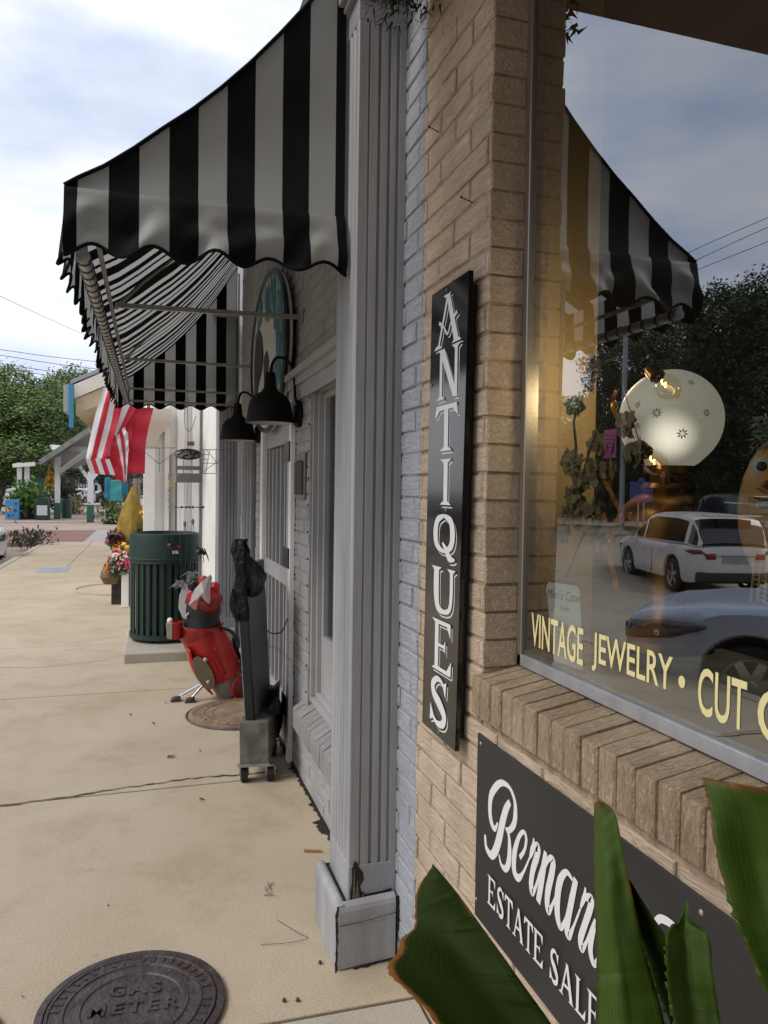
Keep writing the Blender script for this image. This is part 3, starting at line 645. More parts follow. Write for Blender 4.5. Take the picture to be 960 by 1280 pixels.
# ------------------------------------------------------------------ FLUTED PILASTERS
def pilaster(yn, depth, xf, zb, zt, label, base=(.208,.04)):
    p = thing('pilaster', label, 'pilaster', (0,yn,0), 'fluted gray pilasters along the shop fronts')
    w_ = -xf; prof = [(0.0,0.0)]      # (x,y) outline, y away from viewer
    # near face: from x=0 to x=xf at y=yn with three broad flutes
    segs = [(0,-.022,0),(-.022,-.027,1),(-.048,-.053,1),(-.053,-.058,0),(-.080,-.085,1),(-.110,-.115,1),(-.115,-.120,0),(xf+.016,xf+.012,0)]
    out_ = [(0,yn)]
    def gro(a,b,d): return [(a,yn),(a-.003,yn+d),(b+.003,yn+d),(b,yn)]
    out_ += gro(-.022,-.034,.008)+gro(-.050,-.062,.009)+gro(-.082,-.094,.009)+gro(-.118,-.126,.006)
    out_ += [(xf+.003,yn),(xf,yn+.003)]
    k = 5; s0 = yn+.028; s1 = yn+depth-.028; pitch = (s1-s0)/k
    for i in range(k):
        a = s0+i*pitch+.006; b = a+pitch-.014
        out_ += [(xf,a),(xf+.006,a+.006),(xf+.006,b-.006),(xf,b)]
    out_ += [(xf,yn+depth-.003),(xf+.003,yn+depth),(0,yn+depth)]
    mb = MB(); mb.prism(out_[::-1], lambda u,v,h:(u,v,h), zb+.11, zt)
    sh = mb.build('shaft', M['gray_paint'], p)
    mb = MB(); mb.box(xf-.0015,0,yn-.0015,yn+depth+.001,zb-.03,zb+.11); mb.build('plain_block', M['gray_paint'], p, bevel=.003); mb = MB(); mb.box(xf-.0005,0,yn-.0005,yn+depth+.001,zt,zt+.08); mb.build('plain_block', M['gray_paint'], p, bevel=.003)
    bx = base[0]; by = base[1]
    mb = MB(); mb.box(-bx+.02,-.012,yn-by+.016,yn+depth+by-.02,.0,zb-.008); mb.build('core', M['dirt'], p)
    # two separate base boards with rounded nosing
    def board(name, f, L_):
        pr = [(0,0),(.016,0),(.016,zb-.07),(.0175,zb-.066),(.0175,zb-.02),(.013,zb-.006),(.004,zb+.002),(-.006,zb+.004),(-.016,zb-.002),(-.016,zb-.012),(0,zb-.014)]
        mb = MB(); n = 10
        rows = [[f(u, t/n*L_) for u in pr] for t in range(n+1)]
        for r in rows: mb.v += [Vector(q) for q in r]
        m_ = len(pr)
        for i in range(n):
            for j in range(m_): mb.f.append([i*m_+j,(i+1)*m_+j,(i+1)*m_+(j+1)%m_,i*m_+(j+1)%m_]); mb.m.append(0)
        mb.f.append(list(range(m_))[::-1]); mb.f.append([n*m_+j for j in range(m_)]); mb.m += [0,0]
        o = mb.build(name, M['gray_paint'], p)
        return o
    ysn = yn-by+.016
    board('base_board', lambda u,t: (-bx+.012+t, ysn-u[0]+.002*sin(t*9), u[1]+.004+.010*t/.19), bx-.022)
    board('base_board', lambda u,t: (-bx+.0175-u[0], ysn-.012+t, u[1]+.003), depth+2*by-.03)
    # capital
    mb = MB()
    for i,(e,za,zc) in enumerate(((.02,zt+.0801,zt+.10),(.038,zt+.1002,zt+.135),(.058,zt+.1352,zt+.19),(.07,zt+.1902,zt+.25))): mb.box(xf-e,-.0005,yn-e,yn+depth+e,za,zc)
    mb.build('capital', M['gray_paint'], p, bevel=.006)
    return p
p1 = pilaster(2.32, .255, -.158, .20, 2.97, 'tall fluted gray pilaster nearest the camera with a rotted split wooden base')
# rot hole above the near base
mb = MB(); pts = [(-.148,.30),(-.140,.325),(-.132,.322),(-.122,.30),(-.112,.288),(-.108,.262),(-.120,.243),(-.116,.225),(-.10,.214),(-.05,.216),(-.014,.222),(-.013,.200),(-.15,.198),(-.153,.225),(-.147,.26)]
mb.add([(x,2.3165,z) for x,z in pts],[tuple(range(len(pts)))[::-1]]); mb.build('rot_hole', M['dirt'], p1)
mb = MB()
for x,z0_,z1_,d in ((-.135,.20,.262,.006),(-.125,.20,.243,-.004),(-.142,.20,.30,.002),(-.118,.20,.224,.012)):
    mb.add([(x-.004,2.314,z0_),(x+.004,2.314,z0_),(x+d+.002,2.315,z1_),(x+d-.001,2.315,z1_)],[(0,1,2,3)])
mb.build('splinter', mat('bare_wood',(.16,.13,.10),.9,nscale=60), p1)
mb = MB(); 
def jag(pts,w,fn):
    m = MB(); P = []
    for (a,b) in zip(pts[:-1],pts[1:]):
        for k in range(6):
            t=k/6; P.append((a[0]+(b[0]-a[0])*t+random.uniform(-.0015,.0015),a[1]+(b[1]-a[1])*t+random.uniform(-.0015,.0015)))
    P.append(pts[-1]); m.ribbon(P,[w*random.uniform(.5,1.4) for _ in P],fn,0,1); return m
jag([(-.207,.0),(-.204,.09),(-.207,.17),(-.203,.21)],.0075,lambda u,v,h:(u,2.2755,v)).build('split', M['dirt'], p1)
jag([(-.20,.146),(-.12,.150),(-.06,.157),(-.012,.163)],.0022,lambda u,v,h:(u,2.2745,v)).build('split', M['dirt'], p1)
jag([(-.0,.10),(-.002,.18),(-.003,.215)],.008,lambda u,v,h:(u,2.2775,v)).build('split', M['dirt'], p1)
jag([(-.15,.003),(-.09,.006),(-.06,.014),(-.03,.012)],.006,lambda u,v,h:(u,2.2745,v)).build('split', M['dirt'], p1)
p2 = pilaster(6.95, .30, -.165, .24, 2.83, 'fluted gray pilaster at the far end of the awning beside the white shop', base=(.20,.03))

# ------------------------------------------------------------------ AWNING
aw = thing('striped_awning', 'black and gray striped canvas awning with scalloped valance over the gray shop', 'awning', (-.5,4.6,2.2))
YN, YF = 2.44, 6.88
PROF = [(-1.015,2.392),(-.975,2.42),(-.903,2.463),(-.82,2.527),(-.735,2.60),(-.651,2.668),(-.565,2.748),(-.478,2.838),(-.383,2.948),(-.289,3.066),(-.20,3.19),(-.13,3.30),(-.03,3.46)]
def zprof(x):
    for a,b in zip(PROF[:-1],PROF[1:]):
        if a[0] <= x <= b[0]: t = (x-a[0])/(b[0]-a[0]); return a[1]+(b[1]-a[1])*t
    return PROF[-1][1] if x > PROF[-1][0] else PROF[0][1]
SW = .0865
# top canvas (stripes run from the wall to the drop)
mb = MB(); ny = int((YF-YN)/SW*4); nP = len(PROF)
for i in range(ny+1):
    y = YN+(YF-YN)*i/ny
    sag = -.012*abs(sin((y-YN)*pi/1.48))
    for k,(x,z) in enumerate(PROF): mb.v.append(Vector((x, y, z+sag*sin(pi*k/(nP-1)))))
rs = random.Random(4); seq = []; st = 0
while len(seq) < ny+8: seq += [st]*rs.choice([2,3,4,4,6,8] if st == 0 else [2,3,4,5]); st = 1-st
for i in range(ny):
    st = seq[i]
    for k in range(nP-1): mb.f.append([i*nP+k,(i+1)*nP+k,(i+1)*nP+k+1,i*nP+k+1]); mb.m.append(0 if st==0 else 1)
mb.build('canopy_top', [M['canvas_b'],M['canvas_g']], aw, smooth=True, ang=60)
# end panels and valances
def scal(s): return .028*cos(2*pi*s/(2*SW))            # s measured from a black-stripe centre: low there
def end_panel(Y, name, x_end=-.168):
    mb = MB(); xs = []; x = -1.015
    bnd = [-.978+SW*k for k in range(13)]
    cuts = sorted(set([-1.015, x_end]+[b for b in bnd if b < x_end]+[b+SW*q/6 for b in [-.978-SW]+bnd for q in range(1,6) if -1.015 < b+SW*q/6 < x_end]))
    nz = 10
    rows = []
    for x in cuts:
        ztop = zprof(x); zs = 2.388+.012*(x+1)
        col = [(x, Y, ztop), (x, Y+.004, (ztop*.6+zs*.4)), (x, Y, zs+.004), (x, Y-.010, zs)]
        zlow = 2.203 - .019*cos(2*pi*(x+.978+SW*.5)/(2*SW)) + .02*(x+1)
        for k in range(1, nz+1):
            t = k/nz; z = zs+(zlow-zs)*t
            sg_ = -1 if Y < 3 else .3; yy = Y-.010+sg_*(.034*t**.8)+.012*sin(x*23+t*5)*t+.006*sin(x*51+9*t)*t+.022*noise.noise(Vector((x*9+z*6,t*3.2,Y)))*min(1,t*3)
            col.append((x, yy, z))
        rows.append(col)
    m_ = len(rows[0])
    for c in rows: mb.v += [Vector(q) for q in c]
    for i in range(len(rows)-1):
        xm = (cuts[i]+cuts[i+1])/2; st = int((xm+.978+SW*4)//SW) % 2
        for k in range(m_-1): mb.f.append([i*m_+k,i*m_+k+1,(i+1)*m_+k+1,(i+1)*m_+k]); mb.m.append(1 if st==0 else 0)
    o = mb.build(name, [M['canvas_b'],M['canvas_g']], aw, smooth=True, ang=70)
    mb = MB(); mb.tube([Vector(c[-1]) for c in rows], .0055, 6); mb.build('piping', M['canvas_b'], o, smooth=True)
    mb = MB(); mb.tube([Vector((x,Y-.002,zprof(x)+.002)) for x in cuts], .006, 6); mb.build('edge_seam', M['canvas_b'], o, smooth=True)
    return o
end_panel(YN, 'end_panel'); end_panel(YF, 'end_panel', -.02)
# street-side valance
mb = MB(); rows = []; n = int((YF-YN)/SW*6)
for i in range(n+1):
    y = YN+(YF-YN)*i/n; s_ = (y-YN); ph = 2*pi*(s_-SW*.5)/(2*SW); col = []
    zl = 2.195-.020*cos(ph)
    for k in range(8):
        t = k/7; z = 2.392+(zl-2.392)*t
        x = -1.015-.012*sin(t*pi*.5)-.010*t*cos(ph)-.008*t*sin(y*7.3)+.006*sin(y*31+t*3)*t
        col.append((x,y,z))
    rows.append(col)
for c in rows: mb.v += [Vector(q) for q in c]
for i in range(n):
    st = int(((i+.5)*(YF-YN)/n)/SW) % 2
    for k in range(7): mb.f.append([i*8+k,i*8+k+1,(i+1)*8+k+1,(i+1)*8+k]); mb.m.append(st)
vl = mb.build('valance', [M['canvas_b'],M['canvas_g']], aw, smooth=True, ang=70)
mb = MB(); mb.tube([Vector(c[-1]) for c in rows], .005, 5); mb.build('piping', M['canvas_b'], vl, smooth=True)
# frame
mb = MB(); mb.cyl((-.965,YN+.02,2.20),(-.945,YF,2.235),.021,n=12)
tb = mb.build('front_tube', M['steel'], aw, smooth=True)
y = YN+.05
while y < YF-.05: mb = MB(); mb.cyl((-.965+.02*(y-YN)/4.4,y,2.20+.035*(y-YN)/4.4),(-.965+.02*(y-YN)/4.4,y+.012,2.20+.035*(y-YN)/4.4),.024,n=12); y += .085; mb.build('lacing', M['black'], tb, smooth=True)
def bar(p,q,r=.013,name='frame_bar'): mb = MB(); d=(Vector(q)-Vector(p)); mb.tube([p,q],r,4); return mb.build(name, M['steel'], aw)
bar((-.93,YN+.03,2.28),(-.925,YF,2.33),.010)
bar((-.925,3.85,2.372),(-.002,3.99,2.418),.015); bar((-.925,5.5,2.385),(-.002,5.56,2.392),.013)
bar((-.925,6.80,2.345),(-.002,6.80,2.345),.012); bar((-.95,6.82,2.245),(-.002,6.82,2.245),.012)
bar((-.96,YN+.03,2.20),(-.96,YN+.03,2.38),.011)
for y in (YN+.04,6.83): bar((-.012,y,2.2),(-.012,y,3.4),.010)
bar((-.93,YF-.02,2.24),(-.93,YF-.02,2.385),.010)
for y in (4.0,5.56):
    mb = MB(); mb.tube([(-.93,y,2.39)]+[(x,y,zprof(x)-.012) for x in (-.8,-.5,-.2,-.03)],.011,6); mb.build('rafter', M['steel'], aw, smooth=True)
mb = MB(); mb.box(-.012,-.001,3.95,4.03,2.38,2.45); mb.box(-.012,-.001,5.52,5.6,2.35,2.42); mb.build('wall_bracket', M['steel'], aw, bevel=.002)

# ------------------------------------------------------------------ OVAL SIGN
ov = thing('oval_sign', 'large white oval sign with black rim and teal mosaic on the gray wall', 'sign', (0,4.8,2.4))
oy, oz, ra, rb = 4.80, 2.36, .70, .48
E_ = lambda k, n=48, f=1: (oy-ra*f*cos(2*pi*k/n), oz+rb*f*sin(2*pi*k/n))
mb = MB(); mb.prism([E_(k) for k in range(48)], lambda u,v,h:(h,u,v), -.030, -.062); mb.build('face', mat('sign_face_white',(.62,.60,.55),.6,nscale=8,namt=.06), ov)
mb = MB(); mb.tube([(-.062,)+E_(k,48,1.0) for k in range(49)], .016, 8); mb.build('rim', M['black'], ov, smooth=True)
mb = MB(); random.seed(11)
for i in range(360):
    a = random.uniform(-.35,1.25)*pi; f = random.uniform(.50,.88)
    y, z = oy-ra*f*cos(a), oz+rb*f*sin(a)
    if cos(a) < -.2 and f < .7: continue
    wd, hh = random.uniform(.012,.026), random.uniform(.03,.06)
    mb.mi = random.choice([0,0,1,1,2]); 
    mb.add([(-.0625-.0001*i/8,y-wd,z-hh),(-.0625-.0001*i/8,y+wd,z-hh),(-.0625-.0001*i/8,y+wd,z+hh),(-.0625-.0001*i/8,y-wd,z+hh)],[(0,1,2,3)])
mb.build('mosaic', [mat('teal_tile',(.03,.24,.26),.4),mat('dark_teal_tile',(.015,.06,.075),.4),mat('light_teal_tile',(.10,.36,.36),.4)], ov)
mb = MB(); X_ = -.069
sil = [(5.30,2.50),(5.16,2.58),(5.02,2.50),(4.96,2.38),(5.02,2.28),(5.14,2.22),(5.26,2.14),(5.34,2.30)]
mb.add([(X_,)+q for q in sil],[tuple(range(len(sil)))]); s2 = [(4.92,2.34),(4.80,2.38),(4.72,2.30),(4.76,2.18),(4.88,2.16)]; mb.add([(X_,)+q for q in s2],[tuple(range(len(s2)))])
mb.build('silhouette', mat('dark_figure',(.03,.025,.022),.6), ov)
mb = MB(); mb.ball((-.075,4.78,2.02),.05,10,(.3,1,.8)); mb.ball((-.075,4.86,1.97),.045,10,(.3,1,.8)); mb.build('brown_figure', M['wood'], ov, smooth=True)

# ------------------------------------------------------------------ GOOSENECK LAMPS
def lamp(y, label, dx=-.165):
    t = thing('gooseneck_lamp', label, 'wall lamp', (0,y,1.92), 'black gooseneck lamps over the shop front')
    pts = [(0,y,1.97),(-.03,y,1.985),(-.035,y,2.06),(-.05,y,2.15),(-.085,y,2.195),(-.13,y,2.20),(dx+.01,y,2.165),(dx,y,2.10),(dx,y,2.02)]
    P,_ = smooth(pts, 1, 5); mb = MB(); mb.tube(P, .008, 8); mb.build('neck', M['lamp_black'], t, smooth=True)
    mb = MB(); mb.lathe([(0,2.125),(.026,2.12),(.034,2.04),(.05,2.018),(.085,2.0),(.108,1.965),(.122,1.885),(.128,1.857),(.124,1.856)],(dx,y,0),28)
    sh = mb.build('shade', M['lamp_black'], t, smooth=True)
    mb = MB(); mb.lathe([(.1235,1.857),(.118,1.887),(.104,1.962),(.08,1.992),(0,2.0)],(dx,y,0),28); mb.build('shade_lining', M['lamp_in'], sh, smooth=True)
    mb = MB(); mb.ball((dx,y,1.93),.03,12,(1,1,1.3)); mb.build('bulb', mat('frosted_bulb',(.8,.8,.76),.3), t, smooth=True)
    mb = MB(); mb.lathe([(0,.036),(.052,.034),(.064,.024),(.066,0)],(-.002,y,1.905),20,(-1,0,0)); mb.build('wall_plate', M['lamp_black'], t, smooth=True)
    return t
lamp(4.0, 'black gooseneck barn lamp nearest the camera, on the pier beside the carved plaque')
lamp(5.53, 'black gooseneck barn lamp farther along the gray shop, past the doorway', -.16)

# ------------------------------------------------------------------ DOLLY WITH BOARD
dl = thing('wheeled_dolly', 'low gray metal dolly on black casters carrying the black board', 'dolly', (-.22,4.1,0))
mb = MB(); mb.hexa([(-.318,3.90,.088),(-.172,3.88,.088),(-.06,4.30,.088),(-.205,4.34,.088)],[(-.322,3.90,.315),(-.176,3.88,.315),(-.06,4.30,.315),(-.205,4.34,.315)])
mb.build('box', mat('greenish_gray_metal',(.20,.20,.165),.5,.3,nscale=14,namt=.25,bump=.3), dl, bevel=.004)
mb = MB(); mb.hexa([(-.328,3.89,.088),(-.168,3.87,.088),(-.168,3.90,.088),(-.328,3.92,.088)],[(-.328,3.89,.10),(-.168,3.87,.10),(-.168,3.90,.10),(-.328,3.92,.10)]); mb.build('lip', M['steel'], dl)
for (x,y) in ((-.292,3.93),(-.160,3.91),(-.19,4.30),(-.09,4.27)):
    mb = MB(); mb.cyl((x-.016,y,.04),(x+.016,y,.04),.040,n=18); wh = mb.build('caster', M['rubber'], dl, smooth=True)
    mb = MB(); mb.box(x-.024,x-.018,y-.02,y+.02,.035,.088); mb.box(x+.018,x+.024,y-.02,y+.02,.035,.088); mb.box(x-.024,x+.024,y-.02,y+.02,.080,.0875); mb.cyl((x-.026,y,.04),(x+.026,y,.04),.01,n=8); mb.build('fork', M['steel'], wh)
mb = MB(); mb.box(-.33,-.325,3.93,3.99,.11,.155); 
bd = thing('folded_board', 'tall leaning black-edged signboard wrapped in torn black plastic, standing on the dolly', 'signboard', (-.2,4.1,.316))
def bp_(u,v,h):     # u along board (0 near..1 far), v height m, h thickness offset (left)
    x = -.245+.145*u-.062*v/.9*(1-.15*u); y = 3.93+.36*u
    return (x-h*.93, y+h*.33, .317+v)
mb = MB(); mb.hexa([bp_(0,0,0),bp_(1,0,0),bp_(1,0,.03),bp_(0,0,.03)],[bp_(0,.80,0),bp_(1,.80,0),bp_(1,.80,.03),bp_(0,.80,.03)])
mb.build('panel', mat('gray_board_face',(.20,.205,.215),.5,nscale=4,namt=.15), bd)
mb = MB(); mb.hexa([bp_(-.02,-.0,-.004),bp_(.05,-.0,-.004),bp_(.05,0,.042),bp_(-.02,0,.042)],[bp_(-.02,.86,-.004),bp_(.05,.86,-.004),bp_(.05,.86,.042),bp_(-.02,.86,.042)])
mb.build('edge', M['black'], bd, bevel=.003)
mb = MB(); mb.hexa([bp_(.0,.02,.043),bp_(.9,.02,.043),bp_(.9,.02,.047),bp_(0,.02,.047)],[bp_(0,.78,.043),bp_(.9,.78,.043),bp_(.9,.78,.047),bp_(0,.78,.047)])
mb.build('blue_face', mat('pale_blue_face',(.22,.30,.38),.4), bd)
# torn plastic at the top
mb = MB(); random.seed(5)
plast = mat('black_plastic_film',(.005,.005,.006),.45,spec=.3,nscale=10,namt=.3,bump=1,bscale=25,bdist=.02)
def sheet(P, th=.006, amp=.008, nm='plastic'):
    mb = MB(); k = len(P[0])
    for r in P:
        for q in r: mb.v.append(Vector(q)+Vector((random.uniform(-amp,amp),random.uniform(-amp,amp),random.uniform(-amp,amp))))
    for i in range(len(P)-1):
        for j in range(k-1): mb.f.append([i*k+j,i*k+j+1,(i+1)*k+j+1,(i+1)*k+j]); mb.m.append(0)
    return mb.build(nm, plast, bd, smooth=True, solid=th, ang=80)
rows = []
for i in range(9):
    v = .935-.30*i/8; wdt = [.0,.06,.25,.45,.62,.80,.92,.85,.55][i]
    rows.append([bp_(u*wdt,v-.02*u,-.012-.01*sin(u*9+i)) for u in (0,.2,.4,.6,.8,1)])
sheet(rows)
rows = []
for i in range(8):
    v = .935-.42*i/7; rows.append([bp_(-.03+.012*sin(i*2),v,h) for h in (-.014,.005,.03,.052+.012*sin(i*1.7))])
sheet(rows, amp=.005)
rows = [[bp_(-.03,.68-.035*i,.05+.035*q*(1-abs(i-2.2)/4)) for q in (0,.5,1)] for i in range(6)]
sheet(rows, amp=.006)
bgp = thing('black_trash_bag', 'crumpled black plastic bag slumped between the dolly and the doorway', 'bag', (-.09,4.35,.2))
mb = MB(); mb.ball((-.085,4.40,.20),.09,16,(.75,1.2,1.9))
for v in mb.v: n_ = noise.noise(v*18)*.022; v += (v-Vector((-.085,4.40,.20))).normalized()*n_
mb.build('bag_body', plast, bgp, smooth=True, ang=60)
mb = MB(); mb.hexa([(-.135,4.0,.317),(-.10,4.0,.317),(-.05,4.3,.30),(-.10,4.3,.30)],[(-.165,4.0,.34),(-.105,4.0,.43),(-.05,4.28,.43),(-.12,4.3,.36)]); mb.build('bag_top', plast, bgp)
# chain from the board to the door casing
mb = MB(); P,_ = smooth([bp_(.95,.40,0),(-.10,4.25,.70),(-.055,4.20,.72),(-.03,4.17,.80)],1,10)
for i in range(len(P)-1):
    a, b = Vector(P[i]), Vector(P[i+1]); mb.tube([a,(a+b)/2+Vector((0,0,.001)),b],[.0025,.0042,.0025],6)
tag(mb.build('chain', M['black'], smooth=True), 'dark chain drooping from the wrapped board to the white door casing', 'chain')
mb = MB(); P,_ = smooth([bp_(.9,.30,0),(-.09,4.2,.63),(-.03,3.9,.60),(-.005,3.7,.63)],1,6); mb.tube(P,.0016,5); tag(mb.build('wire', M['steel']), 'thin wire running from the board to the gray window frame below the chain', 'wire')

# ================================================================== SIDEWALK OBJECTS
# gas meter manhole
def manhole(x, y, r, label, letters=True, mt=None, z=.004, rings=(.97,.90,.74,.68,.60)):
    t = thing('manhole_cover', label, 'manhole cover', (x,y,0))
    mt = mt or M['cast_iron']
    mb = MB(); h = .010
    prof = [(0,h),(r*.53,h),(r*.545,h+.004),(r*.60,h+.004),(r*.61,h),(r*.70,h),(r*.71,h+.004),(r*.745,h+.004),(r*.755,h),(r*.86,h),(r*.87,h+.004),(r*.90,h+.004),(r*.905,h-.004),(r*.915,h-.004),(r*.92,h+.002),(r,h+.001),(r*1.005,-.01)]
    mb.lathe(prof, (x,y,z), 72); mb.build('disc', mt, t, smooth=True, ang=25)
    def put(body, cx, cy, size, bold, ang=0):
        cu = bpy.data.curves.new('c','FONT'); cu.body = body; cu.size = size; cu.align_x = 'CENTER'; cu.extrude = .002; cu.offset = bold; cu.space_character = 1.35; cu.resolution_u = 3
        ob = bpy.data.objects.new('t', cu); COL.objects.link(ob); dg = bpy.context.evaluated_depsgraph_get(); dg.update()
        me = bpy.data.meshes.new_from_object(ob.evaluated_get(dg)); bpy.data.objects.remove(ob)
        mb = MB(); c_, s_ = cos(ang), sin(ang)
        mb.add([(cx+v.co.x*c_-v.co.y*s_, cy+v.co.x*s_+v.co.y*c_, z+h+.0022+v.co.z) for v in me.vertices],[tuple(p.vertices) for p in me.polygons])
        bpy.data.meshes.remove(me); return mb
    if letters:
        a = radians(-6)
        m1 = put('GAS', x+.005, y+.045, .068, .0016, a); m2 = put('METER', x-.0, y-.035, .068, .0016, a)
        b = len(m1.v); m1.v += m2.v; m1.f += [[b+i for i in f] for f in m2.f]; m1.m += m2.m
        for ring, body in ((.655,'SOUTHERN UTILITIES SERVICE'),(.81,'')):
            pass
        m1.build('lettering', mt, t)
        mb = MB(); random.seed(2)
        for i in range(44):       # worn raised marks round the rim
            an = 2*pi*i/44
            if i % 11 in (0,): continue
            rr = r*.81; wd, ln = random.uniform(.003,.006), random.uniform(.008,.014)
            c_ = Vector((x+rr*cos(an), y+rr*sin(an), 0)); rad = Vector((cos(an),sin(an),0)); tan = Vector((-sin(an),cos(an),0))
            vs = [c_-rad*ln-tan*wd, c_-rad*ln+tan*wd, c_+rad*ln+tan*wd, c_+rad*ln-tan*wd]
            mb.hexa([v+Vector((0,0,z+h-.001)) for v in vs],[v+Vector((0,0,z+h+.003)) for v in vs])
        mb.build('raised_marks', mt, t)
        mb = MB(); mb.lathe([(0,.0),(.022,.0),(.026,.004),(.018,.006)], (x+.03,y-.12,z+h), 16); mb.build('lift_hole', M['dirt'], t)
    else:
        mb = MB()
        for i in range(28):
            an = 2*pi*i/28; c_ = Vector((x+r*.80*cos(an), y+r*.80*sin(an), 0)); mb = MB(); mb.ball((c_.x,c_.y,z+h+.002), .012, 6, (1,1,.5)); mb.build('raised_mark', mt, t, smooth=True)
    return t
manhole(-.812, 2.275, .262, 'round cast iron manhole cover reading GAS METER at the bottom left of the sidewalk')
manhole(-1.40, 2.20, .262, 'round cast iron cover cut off by the left edge, beside the GAS METER cover')
rm = mat('rusty_cover',(.30,.20,.13),.8,nscale=7,namt=.22,bump=.5,bscale=50)
manhole(-.165, 5.13, .345, 'wide rusty tan manhole cover behind the dolly and in front of the golf bag', False, rm)
mb = MB(); mb.lathe([(.35,.0045),(.358,.010),(.366,.0045)], (-.165,5.13,0), 60); mb.build('rim', M['cast_iron'], bpy.data.objects['manhole_cover.002'], smooth=True)
mb = MB(); mb.lathe([(0,.006),(.62,.006),(.63,.0)], (-1.12,11.9,0), 48); mb.lathe([(.63,.004),(.64,.022),(.66,.022),(.67,.004)], (-1.12,11.9,0), 48)
tag(mb.build('round_cover', M['conc'], smooth=True, ang=30), 'round concrete cover with a pale rim beside the pumpkin pot', 'manhole cover')

# litter: twigs, leaf bits, acorns
random.seed(21)
leafm = mat('dry_leaf',(.20,.10,.045),.8,nscale=20,namt=.3)
spots = [(at(214,947,3.9)), ]
def gpos(x,y): r = ray(x,y); t = -CAM0.z/r.z; return CAM0+r*t
def leaf_bit(px_, py_, ln, name='dry_leaf', lab='', m=leafm):
    c = gpos(px_,py_); a = random.uniform(0,pi); d = Vector((cos(a),sin(a),0)); n_ = Vector((-sin(a),cos(a),0)); mb = MB()
    pts = [(-1,0,.0),(-.5,.35,.35),(.2,.42,.2),(1,0,.3),(.3,-.4,.25),(-.4,-.3,.1)]
    mb.v = [c+d*ln*p+n_*ln*q+Vector((0,0,.004+ln*h)) for p,q,h in pts]; mb.f = [[0,1,2],[0,2,3],[0,3,4],[0,4,5]]; mb.m = [0]*4
    return tag(mb.build(name, m), lab, 'leaf', 'dry leaves and bits on the sidewalk')
for i,(x,y,l,lb) in enumerate([(214,947,.028,'largest curled brown leaf on the sidewalk, left of the dolly'),(250,939,.012,'small dry leaf just left of the dolly casters'),(192,905,.02,'dry leaf on the sidewalk left of the rusty manhole cover'),(163,894,.018,'leftmost dry leaf lying below the bin slab'),(207,879,.012,'small dry leaf beside the golf bag stand feet'),(252,1000,.018,'brown leaf bit just in front of the jagged sidewalk crack'),(28,1247,.006,'tiny dark bit between the two iron covers'),(135,1133,.008,'small dry bit in the open sidewalk above the GAS METER cover')]): leaf_bit(x,y,l,lab=lb)
mb = MB(); a = gpos(380,1065); b = gpos(402,1065.5); mb.hexa([a+Vector((0,-.006,.003)),b+Vector((0,-.004,.003)),b+Vector((0,.006,.003)),a+Vector((0,.004,.003))],[a+Vector((0,-.006,.010)),b+Vector((0,-.004,.009)),b+Vector((0,.006,.009)),a+Vector((0,.004,.010))])
tag(mb.build('wood_chip', mat('orange_chip',(.34,.16,.05),.8)), 'orange-brown wood chip on the sidewalk left of the nearest pilaster', 'wood chip')
for (x,y,lb) in ((355,1252.5,'left one of two dark acorns right of the GAS METER cover'),(372,1252,'right one of two dark acorns right of the GAS METER cover'),(400,1205,'dark acorn lying against the base of the nearest pilaster')):
    c = gpos(x,y); mb = MB(); mb.ball(c+Vector((0,0,.006)), .0065, 10, (1,1,.9)); tag(mb.build('acorn', mat('acorn',(.06,.045,.02),.5), smooth=True), lb, 'acorn', 'acorns on the sidewalk')
for k,(pp) in enumerate([[(346,1151),(372,1168),(384,1174),(360,1181),(326,1182)],[(334,1103),(339,1118),(330,1120),(345,1122)],[(341,1105),(333,1115)],[(340,1120),(331,1113),(343,1104)]]):
    P,_ = smooth([tuple(gpos(*q)+Vector((0,0,.004+.003*(i%2)))) for i,q in enumerate(pp)],1,5); mb = MB(); mb.tube(P,.0009,4)
    tag(mb.build('twig', M['joint']), ('long bent thin twig below the others, left of the pilaster base','thin hooked twig, longest of the small tangle left of the pilaster','short straight twig at the top of the tangle left of the pilaster','short forked twig at the bottom of the tangle left of the pilaster')[k], 'twig', 'twigs on the sidewalk')

# ------------------------------------------------------------------ TRASH BIN ON ITS SLAB
mb = MB(); mb.box(-.96,-.17,6.84,8.1,-.01,.085); tag(mb.build('bin_slab', M['conc2'], bevel=.012), 'raised concrete slab under the green trash bin', 'slab')
tb_ = thing('trash_bin', 'round dark green slatted metal trash bin on a concrete slab', 'trash bin', (-.60,7.5,.085))
cx, cy, R_ = -.61, 7.50, .302
mb = MB(); mb.lathe([(R_+.005,.74),(R_+.02,.745),(R_+.02,.97),(R_+.012,1.0),(R_-.01,1.005),(R_-.02,.97),(R_-.02,.74),(R_+.005,.74)],(cx,cy,.085),40); bb = mb.build('top_band', M['bin_green'], tb_, smooth=True)
for z in (.77,.735): 
    mb = MB(); mb.lathe([(R_+.02,z-.006),(R_+.027,z),(R_+.02,z+.006)],(cx,cy,.085),40); mb.build('hoop', M['bin_green'], bb, smooth=True)
for i in range(30):
    a = 2*pi*i/30; mb = MB(); d = Vector((cos(a),sin(a),0)); tn = Vector((-sin(a),cos(a),0)); c = Vector((cx,cy,0))
    q = [c+d*(R_-.002)-tn*.019, c+d*(R_+.008)-tn*.019, c+d*(R_+.008)+tn*.019, c+d*(R_-.002)+tn*.019]
    mb.hexa([v+Vector((0,0,.14)) for v in q],[v+Vector((0,0,.83)) for v in q]); mb.build('slat', M['bin_green'], tb_, bevel=.002)
mb = MB(); mb.lathe([(R_-.03,.03),(R_+.018,.03),(R_+.018,.075),(R_-.03,.075)],(cx,cy,.085),40); mb.build('base_ring', M['bin_green'], tb_, smooth=True)
